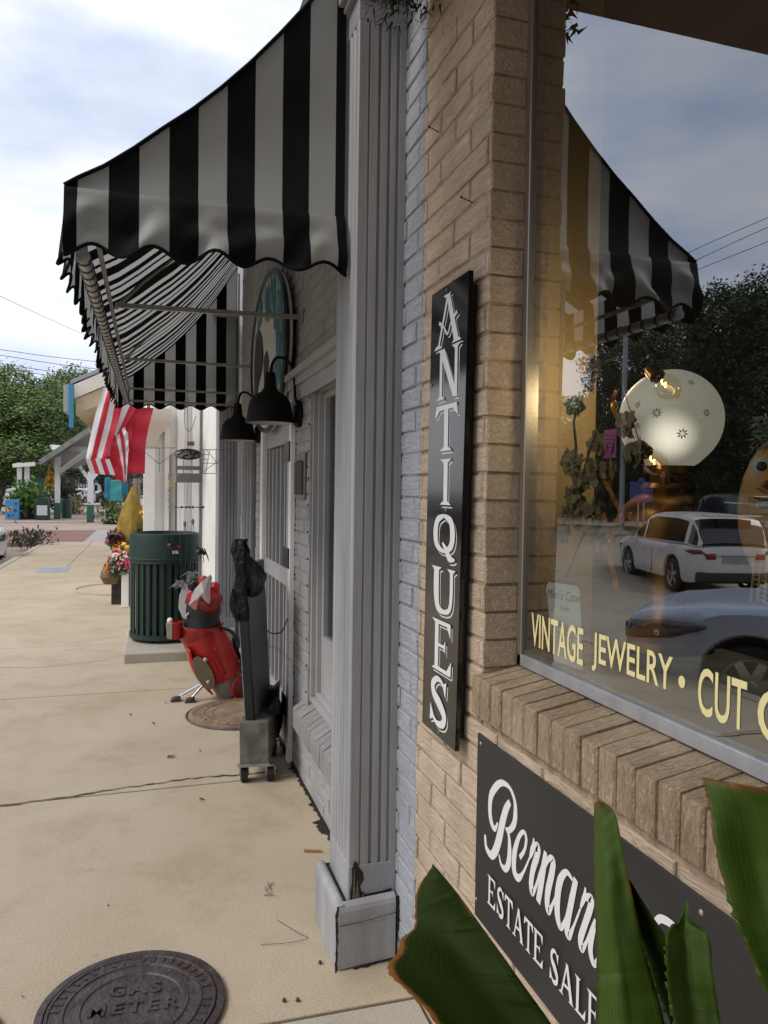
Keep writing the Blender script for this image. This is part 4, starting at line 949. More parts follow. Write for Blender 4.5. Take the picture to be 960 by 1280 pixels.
mb = MB(); mb.lathe([(R_-.06,.02),(R_-.04,.05),(R_-.035,.96),(0,.97)],(cx,cy,.085),28); mb.build('liner', M['black'], tb_, smooth=True)
mb = MB(); 
for i in range(6): a = i*pi/3; mb = MB(); mb.cyl((cx+R_*.85*cos(a),cy+R_*.85*sin(a),.085),(cx+R_*.85*cos(a),cy+R_*.85*sin(a),.12),.02,n=8); mb.build('foot', M['black'], tb_)
for a,w_,c_ in ((-1.35,.05,(.35,.03,.02)),(-1.30,.03,(.7,.7,.68))):
    d = Vector((cos(a),sin(a),0)); tn = Vector((-sin(a),cos(a),0)); c = Vector((cx,cy,0))+d*(R_+.0245); z = .98 if w_>.04 else .93
    mb = MB(); q = [c-tn*w_,c+tn*w_]; mb.hexa([q[0]+Vector((0,0,z-.02)),q[1]+Vector((0,0,z-.02)),q[1]-d*.003+Vector((0,0,z-.02)),q[0]-d*.003+Vector((0,0,z-.02))],[q[0]+Vector((0,0,z+.01)),q[1]+Vector((0,0,z+.01)),q[1]-d*.003+Vector((0,0,z+.01)),q[0]-d*.003+Vector((0,0,z+.01))])
    mb.build('sticker', mat('sticker_%d'%int(w_*100),c_,.6), tb_)

# ------------------------------------------------------------------ GOLF BAG
gb = thing('golf_bag', 'red and black golf bag leaning on its stand with hooded clubs', 'golf bag', (-.25,5.6,0))
A0 = Vector((-.19,5.63,.055)); AX = (at(250,785,5.55)-A0).normalized(); SD = AX.cross(Vector((0,1,0))).normalized(); FR = AX.cross(SD).normalized()
AX2 = (AX+Vector((.52,0,.35))).normalized(); SD2 = AX2.cross(Vector((0,1,0))).normalized()
def gp(l, s=0, f=0):
    if l <= .5: return A0+AX*l+SD*s+FR*f
    k = min(1,(l-.5)/.06); return A0+AX*.5+AX2*(l-.5)+(SD*(1-k)+SD2*k)*s+FR*f
def tubeprof(name, prof, m, parent=gb, n=22, flat=1.0, sm=True):
    mb = MB(); vs = []; k = len(prof)
    for l, r in prof:
        for j in range(n): t = 2*pi*j/n; vs.append(gp(l, r*cos(t), r*sin(t)*flat))
    mb.add(vs, [(i*n+j,i*n+(j+1)%n,(i+1)*n+(j+1)%n,(i+1)*n+j) for i in range(k-1) for j in range(n)]+[tuple(range(n))[::-1],tuple((k-1)*n+j for j in range(n))])
    return mb.build(name, m, parent, smooth=sm, ang=50)
kh = mat('khaki_panel',(.23,.20,.13),.6,nscale=20,namt=.1)
tubeprof('base', [(-.03,.10),(0,.11),(.12,.12)], mat('beige_base',(.30,.29,.23),.55))
body = tubeprof('body', [(.11,.125),(.12,.142),(.20,.152),(.40,.158),(.50,.152),(.515,.145),(.52,.11)], M['red'])
tubeprof('collar', [(.50,.158),(.505,.165),(.545,.160),(.55,.13)], mat('dark_red_plastic',(.25,.012,.015),.25))
tubeprof('upper', [(.53,.135),(.56,.132),(.60,.120),(.65,.128),(.70,.122),(.74,.112),(.745,.08)], mat('black_nylon',(.010,.010,.011),.5,bump=.4,bscale=30))
hood = tubeprof('hood', [(.70,.122),(.71,.132),(.74,.130),(.77,.115),(.80,.085),(.82,.05),(.825,.001)], M['red'])
# pocket with khaki panel and knobs on the front-left
mb = MB()
def pk(u,v,h): return gp(.11+.34*v, .07+.0*u-.0+ .072*(1)+h*.5, -.075+.15*u)   # placeholder mapping for the pocket box
fl = -1 if SD.x > 0 else 1      # street side of the bag
vs = []; k = 12
for i in range(k+1):
    v = i/k; l = .08+.38*v; bul = .055*sin(pi*min(1,max(0,v*.94+.03)))**.55
    for j in range(9):
        t = -1+2*j/8; vs.append(gp(l, fl*(.115+bul*(1-abs(t)**4*.55)), .055+t*.095))
mb.add(vs, [(i*9+j,i*9+j+1,(i+1)*9+j+1,(i+1)*9+j) for i in range(k) for j in range(8)])
n0 = len(mb.v); 
pc = mb.build('pocket', M['red'], gb, smooth=True, solid=.012)
mb = MB(); n = 20; c = []
for j in range(n): t = 2*pi*j/n; c.append(gp(.25+.125*cos(t), fl*(.10+.02+.045*cos(t*0)+.0), -.118+0*t) if False else gp(.26+.135*cos(t), fl*(.110+.055*sin(t)), .158))
mb.add(c,[tuple(range(n))]); mb.build('khaki_panel', kh, pc, solid=.01)
for l in (.17,.33): mb = MB(); mb.ball(gp(l+.02, fl*(.06 if l>.2 else .11), .170), .016, 10); mb.build('knob', mat('tan_button',(.50,.40,.30),.3), pc, smooth=True)
for a_ in (-.9,.1,.9):       # seams and straps over the bag
    mb = MB(); mb.tube([gp(l, .155*sin(a_)*(.98 if l<.45 else .96), .155*cos(a_)*(.98 if l<.45 else .96)) for l in (.13,.2,.3,.4,.49)], .004, 5); mb.build('seam', mat('dark_red_plastic',(.25,.012,.015),.25), body, smooth=True)
mb = MB(); P,_ = smooth([gp(.48,-.13,.10),gp(.40,-.185,.06),gp(.25,-.20,.05),gp(.14,-.14,.07)],1,5); mb.tube(P,.012,6); mb.build('shoulder_strap', M['black'], gb, smooth=True)
mb = MB(); P,_ = smooth([gp(.40,-.03,.16),gp(.36,-.03,.18),gp(.22,-.02,.18),gp(.18,-.02,.155)],1,5); mb.tube(P,.008,6); mb.build('handle', mat('dark_red_plastic',(.25,.012,.015),.25), gb, smooth=True)
for (l_,s_,h_) in ((.80,.02,.10),(.78,-.07,.08),(.79,.09,.07)):
    mb = MB(); c0 = gp(l_,s_,.02); mb.lathe([(0,h_),(.022,h_*.97),(.038,h_*.7),(.034,h_*.2),(.015,0)],c0,12,AX2+Vector((s_*2,0,0))); mb.build('club_cover', M['red'] if s_<.05 else M['black'], hood, smooth=True)
mb = MB(); vs_ = [gp(.70+.03*(i%2)-.05*(i in (2,3)), .14*sin(-1.25+i*.42), .14*cos(-1.25+i*.42)) for i in range(7)]+[gp(.765, .126*sin(-1.25+i*.42), .13*cos(-1.25+i*.42)) for i in range(7)]
mb.add(vs_,[(i,i+1,8+i,7+i) for i in range(6)]); mb.build('hood_flap', mat('dark_red_plastic',(.25,.012,.015),.25), hood, smooth=True, solid=.006)
# cup pouch
cc = at(219,786,5.5)
mb = MB(); mb.lathe([(0,-.07),(.045,-.068),(.052,.05),(.048,.052)],cc,18); pq = mb.build('cup_pouch', M['red'], gb, smooth=True)
mb = MB(); mb.lathe([(.0465,-.069),(.0535,-.0),(.0535,.048)],cc+Vector((-.004,-.004,0)),18); mb.v = [v for v in mb.v]; mb = MB(); mb.ball(cc+Vector((-.035,-.01,.06)),.022,10); mb.build('ball', M['white'], pq, smooth=True)
mb = MB(); mb.hexa([cc+Vector((-.058,-.03,-.065)),cc+Vector((-.02,-.056,-.065)),cc+Vector((-.02,-.02,-.065)),cc+Vector((-.05,.0,-.065))],[cc+Vector((-.066,-.03,.05)),cc+Vector((-.02,-.064,.05)),cc+Vector((-.02,-.02,.05)),cc+Vector((-.055,.0,.05))]); mb.build('pouch_side', kh, pq, bevel=.006)
# wheel, strap, stand legs with club-shaped feet
for y in (5.50,5.74):
    wc = Vector((-.105,y,.085)); mb = MB(); mb.lathe([(0,-.022),(.05,-.024),(.078,-.018),(.085,0),(.078,.018),(.05,.024),(0,.022)],wc,28,(.35,-1,0)); wl_ = mb.build('wheel', mat('dark_red_wheel',(.16,.012,.014),.35), gb, smooth=True)
    mb = MB(); mb.lathe([(.082,-.012),(.092,-.006),(.092,.006),(.082,.012)],wc+Vector((-.004,0,.0)),28,(.35,-1,0)); mb.build('tyre', M['red'], wl_, smooth=True)
for (fx,fy,dx) in ((at(222,873,5.55),0,0),(at(240,872,5.5),0,.0)):
    top = gp(.15, fl*.12, .05); mb = MB(); ft = Vector(fx); ft.z = .03; mb.tube([top, ft],[.010,.009],8); lg = mb.build('stand_leg', M['chrome'], gb, smooth=True)
    mb = MB(); mb.hexa([ft+Vector((-.055,-.03,-.028)),ft+Vector((.02,-.03,-.028)),ft+Vector((.03,.03,-.028)),ft+Vector((-.05,.03,-.028))],[ft+Vector((-.05,-.015,-.004)),ft+Vector((.012,-.015,.012)),ft+Vector((.018,.02,.012)),ft+Vector((-.04,.02,-.004))]); mb.build('club_head', mat('dark_steel',(.10,.09,.085),.3,.8), lg, bevel=.006)
mb = MB(); P,_ = smooth([at(307,838,5.6),at(300,822,5.58),at(294,806,5.58),at(291,796,5.58)],1,4); mb.tube(P,[.006+.008*min(1,i/6) if i<len(P)-2 else .006 for i in range(len(P))],8); mb.build('strap', M['black'], gb, smooth=True)
for i,(x1,y1,x2,y2,r_) in enumerate(((262,752,268,742,.012),(232,771,240,762,.008),(256,775,262,770,.01))):
    mb = MB(); mb.tube([at(x1,y1,5.47),at(x2,y2,5.47)],r_,8); mb.build('buckle', M['steel'], gb, smooth=True)
cl = thing('plastic_sheet', 'crumpled clear and pink plastic sheet draped over the hood of the golf bag', 'plastic sheet', tuple(at(250,740,5.5)))
for (nm,pts,m_) in (('clear_sheet',[(236,757),(243,737),(252,727),(263,718),(265,722),(262,740),(264,762),(256,750),(248,742)],mat('cloudy_plastic',(.55,.50,.48),.25)),('pink_sheet',[(235,756),(244,742),(252,734),(257,744),(250,760),(244,763)],mat('pink_plastic',(.60,.22,.26),.3))):
    mb = MB(); yy = 5.40 if nm=='clear_sheet' else 5.42
    ctr = Vector((0,0,0)); V_ = [at(x,y,yy+random.uniform(-.03,.03)) for x,y in pts]
    for v in V_: ctr += v/len(V_)
    mb.add([ctr+Vector((0,-.04,0))]+V_,[(0,i+1,(i+1)%len(V_)+1) for i in range(len(V_))]); mb.build(nm, m_, cl, smooth=False, solid=.004)

# ------------------------------------------------------------------ HANGING METAL AIRSHIP CHIME
ch = thing('airship_wind_chime', 'gray metal airship wind chime with wire wings hanging from the awning frame', 'wind chime', (-.505,5.5,1.78))
Yc = 5.5
wm = mat('gray_sheet_metal',(.36,.36,.35),.4,.5); wd_ = mat('wire_gray',(.20,.20,.20),.4,.6)
P_ = lambda x,y,dy=0: at(x,y,Yc+dy)
mb = MB(); mb.tube([P_(234,458),P_(235,545),P_(235,566)],.0025,6)
hk,_ = smooth([P_(231,500),P_(231,528),P_(235,539),P_(240,535),P_(245,520)],1,6); mb.tube(hk,.002,6); mb.build('hanger', wd_, ch)
mb = MB()
for (x,y,r) in ((235,568,.062),):
    c = P_(x,y); mb.ball(c,.085,20,(1,.55,.42))
mb.build('balloon', wm, ch, smooth=True)
mb = MB(); c = P_(235,568)
for i,(dx,dz,a) in enumerate(((-.06,.0,.5),(-.04,.02,1.2),(-.015,-.01,.2),(.015,.008,1.6),(.04,.0,.8),(.062,.01,0),(-.03,-.025,2.),(.03,-.024,.3),(.0,.028,0))):
    q = c+Vector((dx,-.052,dz)); u_ = Vector((cos(a),0,sin(a)))*.014; n_ = Vector((-sin(a),0,cos(a)))*.005; mb.hexa([q-u_-n_,q+u_-n_,q+u_+n_,q-u_+n_],[v+Vector((0,-.004,0)) for v in (q-u_-n_,q+u_-n_,q+u_+n_,q-u_+n_)])
mb.build('balloon_marks', M['black'], ch)
mb = MB(); mb.tube([c+Vector((.09*cos(t*pi/10),-.02,.036*sin(t*pi/10))) for t in range(21)],.003,6); mb.build('balloon_rim', M['black'], ch)
bx0, bx1 = P_(219,590).x, P_(252,590).x
def flatbox(x0,y0,x1,y1,th=.05,dy=0):
    a = P_(x0,y1); b = P_(x1,y0); m_ = MB(); m_.box(a.x,b.x,Yc-th/2+dy,Yc+th/2+dy,a.z,b.z); return m_
for nm,(x0,y0,x1,y1) in (('deck',(219,583,251,587)),('deck',(221,592,250,596)),('hull',(219,596,252,603))): flatbox(x0,y0,x1,y1,.07).build(nm, wm, ch, bevel=.003)
for x in (220,229,240,250): m_ = MB(); m_.tube([P_(x,575),P_(x,597)],.0028,6); m_.build('post', wm, ch)
flatbox(234,552,243,557,.006).build('small_flag', wm, ch)
def wing(ptss):
    m_ = MB()
    for a,b in ptss: m_.tube([P_(*a),P_(*b)],.0022,5)
    return m_.build('wing', wd_, ch)
wing([((252,562),(295,562)),((295,562),(250,592)),((255,562),(253,590)),((262,562),(257,592)),((270,562),(270,592)),((253,592),(270,592)),((252,579),(272,579)),((258,562),(272,580)),((253,568),(261,568)),((253,574),(261,574))])
wing([((218,560),(175,560)),((175,560),(199,580)),((199,560),(199,590)),((199,580),(218,566))])
mb = MB(); mb.tube([P_(235,603),P_(234,622),P_(235,634)],.0015,5); mb.tube([P_(217,634),P_(254,634)],.003,6)
for x in (227,233,237,241,254): mb.ball(P_(x,634),.009,8)
mb.build('crossbar', M['black'], ch)
def dangle(x, ytop, ybot, kind):
    m_ = MB(); m_.tube([P_(x,ytop),P_(x+.5,ybot)],.0012,4); s_ = m_.build('string', wd_, ch)
    m_ = MB()
    if kind == 'leaf':
        random.seed(int(x)); c = P_(x,ybot+8)
        for i in range(26):
            a = random.uniform(-2.6,-.5); l = random.uniform(.03,.085); p = c+Vector((random.uniform(-.03,.03),random.uniform(-.01,.01),.04+random.uniform(-.01,.02))); d = Vector((cos(a),random.uniform(-.3,.1),sin(a)))*l; n_ = Vector((.004,0,.002))
            m_.tube([p,p+d*.5+n_*2,p+d],[.003,.0035,.001],4)
        m_.build('pendant', wm, s_)
dangle(225,634,727,'leaf'); dangle(238,700,716,'leaf')
for (x,y,s_) in ((214,682,1.0),(250,690,1.15)):      # black spider ornaments on long threads
    c = P_(x,y); m_ = MB(); m_.ball(c,.022*s_,12,(1.2,1,.85)); m_.ball(c+Vector((.025*s_,-.005,-.008)),.013*s_,10)
    o = m_.build('spider', M['black'], ch, smooth=True)
    for i in range(6):
        a = (-.25-.42*i) ; k = c+Vector((cos(a)*.03,0,.018+.004*i%3)); e = c+Vector((cos(a)*(.055+.012*(i%2)),.01*(-1)**i,-.045-.012*(i%3)))*1.0
        m_ = MB(); m_.tube([c,c+(k-c)*s_,c+(e-c)*s_],[.004,.0035,.002],5); m_.build('spider_leg', M['black'], o)
    m_ = MB(); m_.tube([P_(217 if x<230 else 254,634),c],.001,4); m_.build('string', wd_, ch)
for (x,y) in ((231,655),(241,652)):
    c = P_(x,y); m_ = MB(); m_.ball(c,.011,8,(1,1,2)); o = m_.build('charm', wd_, ch, smooth=True); m_ = MB()
    for i in range(6): m_.tube([c,c+Vector((random.uniform(-.02,.02),0,-.05-random.uniform(0,.03)))],.001,4)
    m_.build('charm_tassel', wd_, o); m_ = MB(); m_.tube([P_(x+1,634),c],.001,4); m_.build('string', wd_, ch)
m_ = MB(); n = 14; pts = [(230,728),(224,745),(223,760),(228,772),(236,775),(238,768),(233,758),(234,745),(236,735)]
m_.add([P_(*q) for q in pts],[tuple(range(len(pts)))]); m_.build('white_feather', mat('white_feather',(.68,.68,.68),.6), ch, solid=.004)
m_ = MB(); m_.tube([P_(235,640),P_(231,728)],.001,4); m_.build('string', wd_, ch)
m_ = MB(); m_.ball(P_(237,727),.03,12,(.45,.35,1.6)); m_.build('bell', wm, ch, smooth=True)

# ------------------------------------------------------------------ WHITE CORNER SHOP
wb = thing('white_shop', 'white painted shopfront with stepped pilasters and splayed entrance beyond the gray shop', 'shop', (1,9.5,0))
mb = MB(); mb.hexa([(-.155,9.2,0),(.02,7.35,0),(3,7.35,0),(3,9.2,0)],[(-.155,9.2,4.6),(.02,7.35,4.6),(3,7.35,4.6),(3,9.2,4.6)]); mb.build('splayed_wall', M['white'], wb)
mb = MB(); mb.box(-.62,3,9.32,10.4,0,4.6); mb.box(-.3,3,10.42,15.5,0,4.6); mb.build('wall', M['white'], wb)
mb = MB(); mb.box(-.74,3,9.26,10.38,0,4.6); mb.build('front_wall', M['white'], wb)
for k,(x0,x1,y0) in enumerate(((-.815,-.69,9.10),(-.585,-.53,9.21),(-.44,-.36,9.19),(-.27,-.19,9.17))):
    mb = MB(); mb.box(x0,x1,y0,9.258,0,2.05 if k==0 else 3.6); q = mb.build('stepped_pilaster', M['white'], wb, bevel=.008)
mb = MB(); cv = [(0,1.98),(.012,2.0),(.02,2.06),(.05,2.12),(.10,2.17),(.14,2.20),(.15,2.24),(.17,2.26),(.17,2.40),(0,2.40)]
n_ = len(cv); e0_, e1_ = -.83, -.68
for (e,z) in cv: mb.v += [Vector((e0_-e*.4,9.08-e,z)),Vector((e1_+e,9.08-e,z)),Vector((e1_+e,9.255,z)),Vector((e0_-e*.4,9.255,z))]
for i_ in range(n_-1):
    for j_ in range(4): mb.f.append([i_*4+j_,i_*4+(j_+1)%4,(i_+1)*4+(j_+1)%4,(i_+1)*4+j_]); mb.m.append(0)
mb.f += [[3,2,1,0],[(n_-1)*4+q for q in range(4)]]; mb.m += [0,0]
mb.build('capital', M['cream'], wb, smooth=True, ang=50)
mb = MB(); mb.hexa([(-.165,9.185,.0),(.008,7.33,.0),(.03,7.40,0),(-.12,9.25,0)],[(-.175,9.18,.30),(-.003,7.33,.30),(.03,7.40,.30),(-.12,9.25,.30)]); mb.hexa([(-.18,9.18,.3002),(-.010,7.32,.3002),(.03,7.40,.3002),(-.12,9.25,.3002)],[(-.165,9.18,.34),(-.0,7.33,.34),(.03,7.40,.34),(-.12,9.25,.34)]); mb.build('base_panel', M['white'], wb)
mb = MB(); mb.box(-.50,-.46,9.20,9.30,.5,1.9); mb.build('corner_shadow_gap', mat('warm_gray_shade',(.45,.43,.37),.6), wb)  # solid strip, its gray colour stands in for shade between the pilasters
# garland on the white wall
gl = thing('dried_garland', 'thin dried leaf garland hanging on the white shopfront', 'garland', (-.40,9.15,1.5))
mb = MB(); random.seed(8)
for i in range(70):
    t = i/70; c = at(213+random.uniform(-2.5,2.5),592+t*48,9.1); a = random.uniform(0,6.28); d = Vector((cos(a),0,sin(a)))*.022; n_ = Vector((-sin(a),.3,cos(a)))*.007; mb.mi = 1 if .15<t<.35 else 0; mb.add([c-d,c+n_,c+d,c-n_],[(0,1,2,3)])
mb.build('leaves', [mat('gray_leaf',(.28,.27,.23),.8),mat('olive_leaf',(.42,.40,.15),.8)], gl)

# ------------------------------------------------------------------ FLAG
fg = thing('american_flag', 'American flag with red and white stripes hanging folded beyond the awning', 'flag', (-1.0,8.45,2.5))
fr_, fw_ = mat('flag_red',(.62,.018,.045),.6,nscale=6,namt=.1), mat('flag_white',(.78,.74,.74),.6,nscale=6,namt=.06)
def stripes(poly_l, poly_r, n, Y, first, name, bulge=.03, sub=10):
    """stripes running between two edges given from top to bottom; n stripes across"""
    L_, _ = smooth(poly_l,1,sub); R__, _ = smooth(poly_r,1,sub); k = len(L_); mb = MB(); m_ = n*3
    for i in range(k):
        for j in range(m_+1):
            t = j/m_; x = L_[i][0]*(1-t)+R__[i][0]*t; y = L_[i][1]*(1-t)+R__[i][1]*t
            mb.v.append(at(x,y,Y+bulge*sin(t*9+i*.15)+.01*sin(i*.9)))
    for i in range(k-1):
        for j in range(m_): mb.f.append([i*(m_+1)+j,(i+1)*(m_+1)+j,(i+1)*(m_+1)+j+1,i*(m_+1)+j+1]); mb.m.append((j//3+first)%2)
    return mb.build(name, [fr_,fw_], fg, smooth=True, ang=80)
stripes([(133,476),(120,515),(107,574)],[(152,480),(146,530),(133,574)],4,8.30,1,'hanging_fold',.012)
stripes([(107,573),(113,592)],[(137,574),(144,594)],5,8.28,1,'lower_hem',.006)
stripes([(148,480),(140,530),(132,570),(140,596)],[(166,505),(165,545),(160,580),(157,604)],1,8.42,0,'hidden_fold',.006)
stripes([(150,486),(141,535),(136,565)],[(176,500),(150,545),(136,572)],3,8.36,0,'diagonal_fold',.008)
stripes([(162,508),(162,550),(158,592)],[(192,510),(183,550),(181,592)],1,8.46,0,'red_fold',.01)
stripes([(139,545),(148,575),(155,604)],[(160,540),(160,570),(158,600)],4,8.33,0,'front_fold',.008)
stripes([(152,536),(158,556),(159,572)],[(156,534),(160,548),(161,562)],1,8.28,1,'white_stripe_fold',.004)
mb = MB(); mb.cyl(at(120,455,8.5),at(197,545,9.15),.012,n=8); mb.build('pole', M['wood'], fg)
ts = thing('hanging_bags', 'turquoise cloth tote bags hanging below the flag', 'tote bags', tuple(at(148,610,12)))
for (x0,x1,y0,y1,c) in ((131,139,597,624,(.02,.20,.30)),(137,153,600,626,(.05,.33,.35)),(152,160,599,620,(.01,.12,.20))):
    a, b = at(x0,y1,12), at(x1,y0,12); mb = MB(); mb.box(a.x,b.x,11.95,12.05,a.z,b.z); mb.build('bag', mat('teal_cloth_%d'%x0,c,.8,nscale=9,namt=.2), ts, bevel=.02)
    mb = MB(); mb.tube([(a.x+.03,12,b.z),((a.x+b.x)/2,12,b.z+.16),(b.x-.03,12,b.z)],.008,5); mb.build('strap', M['black'], ts)
# ------------------------------------------------------------------ FLOWER PLANTER
pn = thing('flower_planter', 'white box planter spilling red, orange and pink flowers behind the trash bin', 'planter', (-.9,10.2,0))
mb = MB(); mb.box(-1.075,-.55,10.05,10.6,0,.56); mb.build('box', M['white'], pn, bevel=.01)
mb = MB(); mb.box(-.985,-.972,10.040,10.049,.02,.5); mb.build('slot', M['dirt'], pn)
random.seed(31)
fol = [mat('dark_leaf',(.05,.075,.03),.7),mat('gray_green_leaf',(.16,.19,.13),.7),mat('burgundy_leaf',(.12,.015,.03),.6),mat('lime_leaf',(.32,.42,.04),.6)]
flo = [mat('red_petal',(.55,.03,.07),.5),mat('orange_petal',(.75,.22,.03),.5),mat('pink_petal',(.60,.07,.18),.5),mat('yellow_petal',(.75,.55,.03),.5),mat('white_petal',(.7,.68,.62),.5)]
def blobs(name, mats, spec, parent, sz):
    mb = MB()
    for (x,y,rx,ry,n,Y,mi) in spec:
        for i in range(n):
            a = random.uniform(0,6.283); r = sqrt(random.random()); c = at(x+rx*r*cos(a),y+ry*r*sin(a),Y+random.uniform(-.15,.15)); d = Vector((random.gauss(0,1),random.gauss(0,.6),random.gauss(0,1))).normalized(); s_ = d.orthogonal().normalized(); l = sz*random.uniform(.6,1.3)
            mb.mi = random.choice(mi); mb.add([c-d*l,c+s_*l*.5,c+d*l,c-s_*l*.5],[(0,1,2,3)])
    return mb.build(name, mats, parent)
blobs('foliage', fol, [(150,705,14,14,420,10.1,[0,1,1]),(145,675,11,11,260,10.2,[2,2,0]),(185,668,13,11,300,10.2,[2,2,0]),(202,668,7,6,90,10.1,[3]),(165,690,14,12,300,10.2,[0,1])], pn, .05)
blobs('flowers', flo, [(150,683,11,5,60,10.0,[1,1,3]),(145,700,10,12,55,9.95,[2,0,4]),(160,705,8,8,60,9.95,[2,2]),(188,668,10,6,70,10.0,[0,2]),(178,642,5,6,50,10.3,[3]),(152,692,9,8,25,9.95,[4,1])], pn, .032)
dg_ = thing('mustard_umbrella', 'furled mustard-yellow patio umbrella standing in the flowers on a brown pole', 'umbrella', tuple(at(163,700,10.25)))
mb = MB(); prof = []
base = at(163,700,10.25); top = at(166,610,10.25); ht = top.z-base.z
n = 16
for i in range(13):
    t = i/12; r = [.02,.10,.13,.145,.15,.145,.14,.125,.11,.09,.065,.04,.01][i]
    for j in range(n): a = 2*pi*j/n; rr = r*(1+.22*sin(a*4+t*3)); mb.v.append(Vector((base.x+(top.x-base.x)*t+rr*cos(a), 10.25+rr*sin(a), base.z+.02+ht*t)))
mb.f = [[i*n+j,i*n+(j+1)%n,(i+1)*n+(j+1)%n,(i+1)*n+j] for i in range(12) for j in range(n)]; mb.m = [0]*len(mb.f)
mb.build('canopy', mat('mustard_cloth',(.30,.20,.03),.9,nscale=10,namt=.2), dg_, smooth=True)
mb = MB(); mb.cyl((base.x+.07,10.32,0.56),at(171,598,10.35),.045,n=10); mb.build('pole', mat('weathered_post',(.20,.16,.12),.8), dg_)
pt = thing('pumpkin_pot', 'round brown pot of orange flowers on a small dark wooden stand', 'flower pot', (-1.15,10.4,0))
mb = MB(); a, b = at(139,755,10.35), at(151,722,10.35); mb.box(a.x,b.x,10.35,10.6,0,b.z-.0); mb.build('stand', mat('burnt_wood',(.05,.035,.028),.7,nscale=12,namt=.3), pt, bevel=.01)
c = at(138,718,10.2); mb = MB(); mb.lathe([(0,-.13),(.08,-.12),(.125,-.03),(.11,.05),(.09,.07),(0,.06)],c,18); mb.build('pot', mat('brown_pot',(.16,.09,.045),.5), pt, smooth=True)
blobs('blossoms', flo, [(138,710,9,6,110,10.15,[1,1,1,3])], pt, .03)

# ================================================================== LEAVES IN FRONT (banana plant)
bn = thing('banana_plant', 'potted broad-leaved plant with torn brown-edged green leaves in the foreground', 'plant', (-.38,.62,0))
def leafmat(k_=1.0):
    m = bpy.data.materials.new('broad_leaf'); m.use_nodes = True; nt = m.node_tree; N = nt.nodes; L = nt.links; b = N['Principled BSDF']
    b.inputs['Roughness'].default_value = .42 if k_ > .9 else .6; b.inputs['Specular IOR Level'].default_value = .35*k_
    at_ = N.new('ShaderNodeAttribute'); at_.attribute_name = 'edge'; at2 = N.new('ShaderNodeAttribute'); at2.attribute_name = 'vein'
    tc = N.new('ShaderNodeTexCoord'); n = N.new('ShaderNodeTexNoise'); n.inputs['Scale'].default_value = 22; n.inputs['Detail'].default_value = 6; L.new(tc.outputs['Object'], n.inputs[0])
    ad = N.new('ShaderNodeMath'); ad.operation = 'MULTIPLY_ADD'; L.new(n.outputs[0], ad.inputs[0]); ad.inputs[1].default_value = 1.0; L.new(at_.outputs['Fac'], ad.inputs[2])
    r = N.new('ShaderNodeValToRGB'); e = r.color_ramp.elements; e[0].position = .30; e[0].color = (0,0,0,1); e[1].position = .55; e[1].color = (1,1,1,1)
    ad2 = N.new('ShaderNodeMath'); ad2.operation = 'SUBTRACT'; L.new(ad.outputs[0], ad2.inputs[0]); ad2.inputs[1].default_value = .50; L.new(ad2.outputs[0], r.inputs[0])
    wv = N.new('ShaderNodeTexNoise'); wv.inputs['Scale'].default_value = 1.0; wv.inputs['Detail'].default_value = 3
    cb = N.new('ShaderNodeCombineXYZ'); mu = N.new('ShaderNodeMath'); mu.operation = 'MULTIPLY'; mu.inputs[1].default_value = 70; L.new(at2.outputs['Fac'], mu.inputs[0]); L.new(mu.outputs[0], cb.inputs[0]); L.new(cb.outputs[0], wv.inputs[0])
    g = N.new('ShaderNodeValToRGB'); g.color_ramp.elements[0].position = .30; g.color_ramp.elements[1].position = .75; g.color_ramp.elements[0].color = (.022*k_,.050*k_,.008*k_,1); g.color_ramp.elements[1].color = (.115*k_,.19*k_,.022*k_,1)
    L.new(wv.outputs[0], g.inputs[0])
    mx = N.new('ShaderNodeMix'); mx.data_type = 'RGBA'; L.new(r.outputs[0], mx.inputs[0]); L.new(g.outputs[0], mx.inputs[6]); mx.inputs[7].default_value = (.21,.085,.022,1)
    L.new(mx.outputs[2], b.inputs['Base Color'])
    bp = N.new('ShaderNodeBump'); bp.inputs['Strength'].default_value = .5; bp.inputs['Distance'].default_value = .002; L.new(wv.outputs[0], bp.inputs['Height']); L.new(bp.outputs[0], b.inputs['Normal'])
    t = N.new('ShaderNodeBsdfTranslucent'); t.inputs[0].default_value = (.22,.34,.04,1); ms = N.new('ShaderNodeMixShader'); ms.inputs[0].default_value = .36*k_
    L.new(b.outputs[0], ms.inputs[1]); L.new(t.outputs[0], ms.inputs[2]); L.new(ms.outputs[0], N['Material Output'].inputs[0]); return m
LM = leafmat(); LM_D = leafmat(.28)
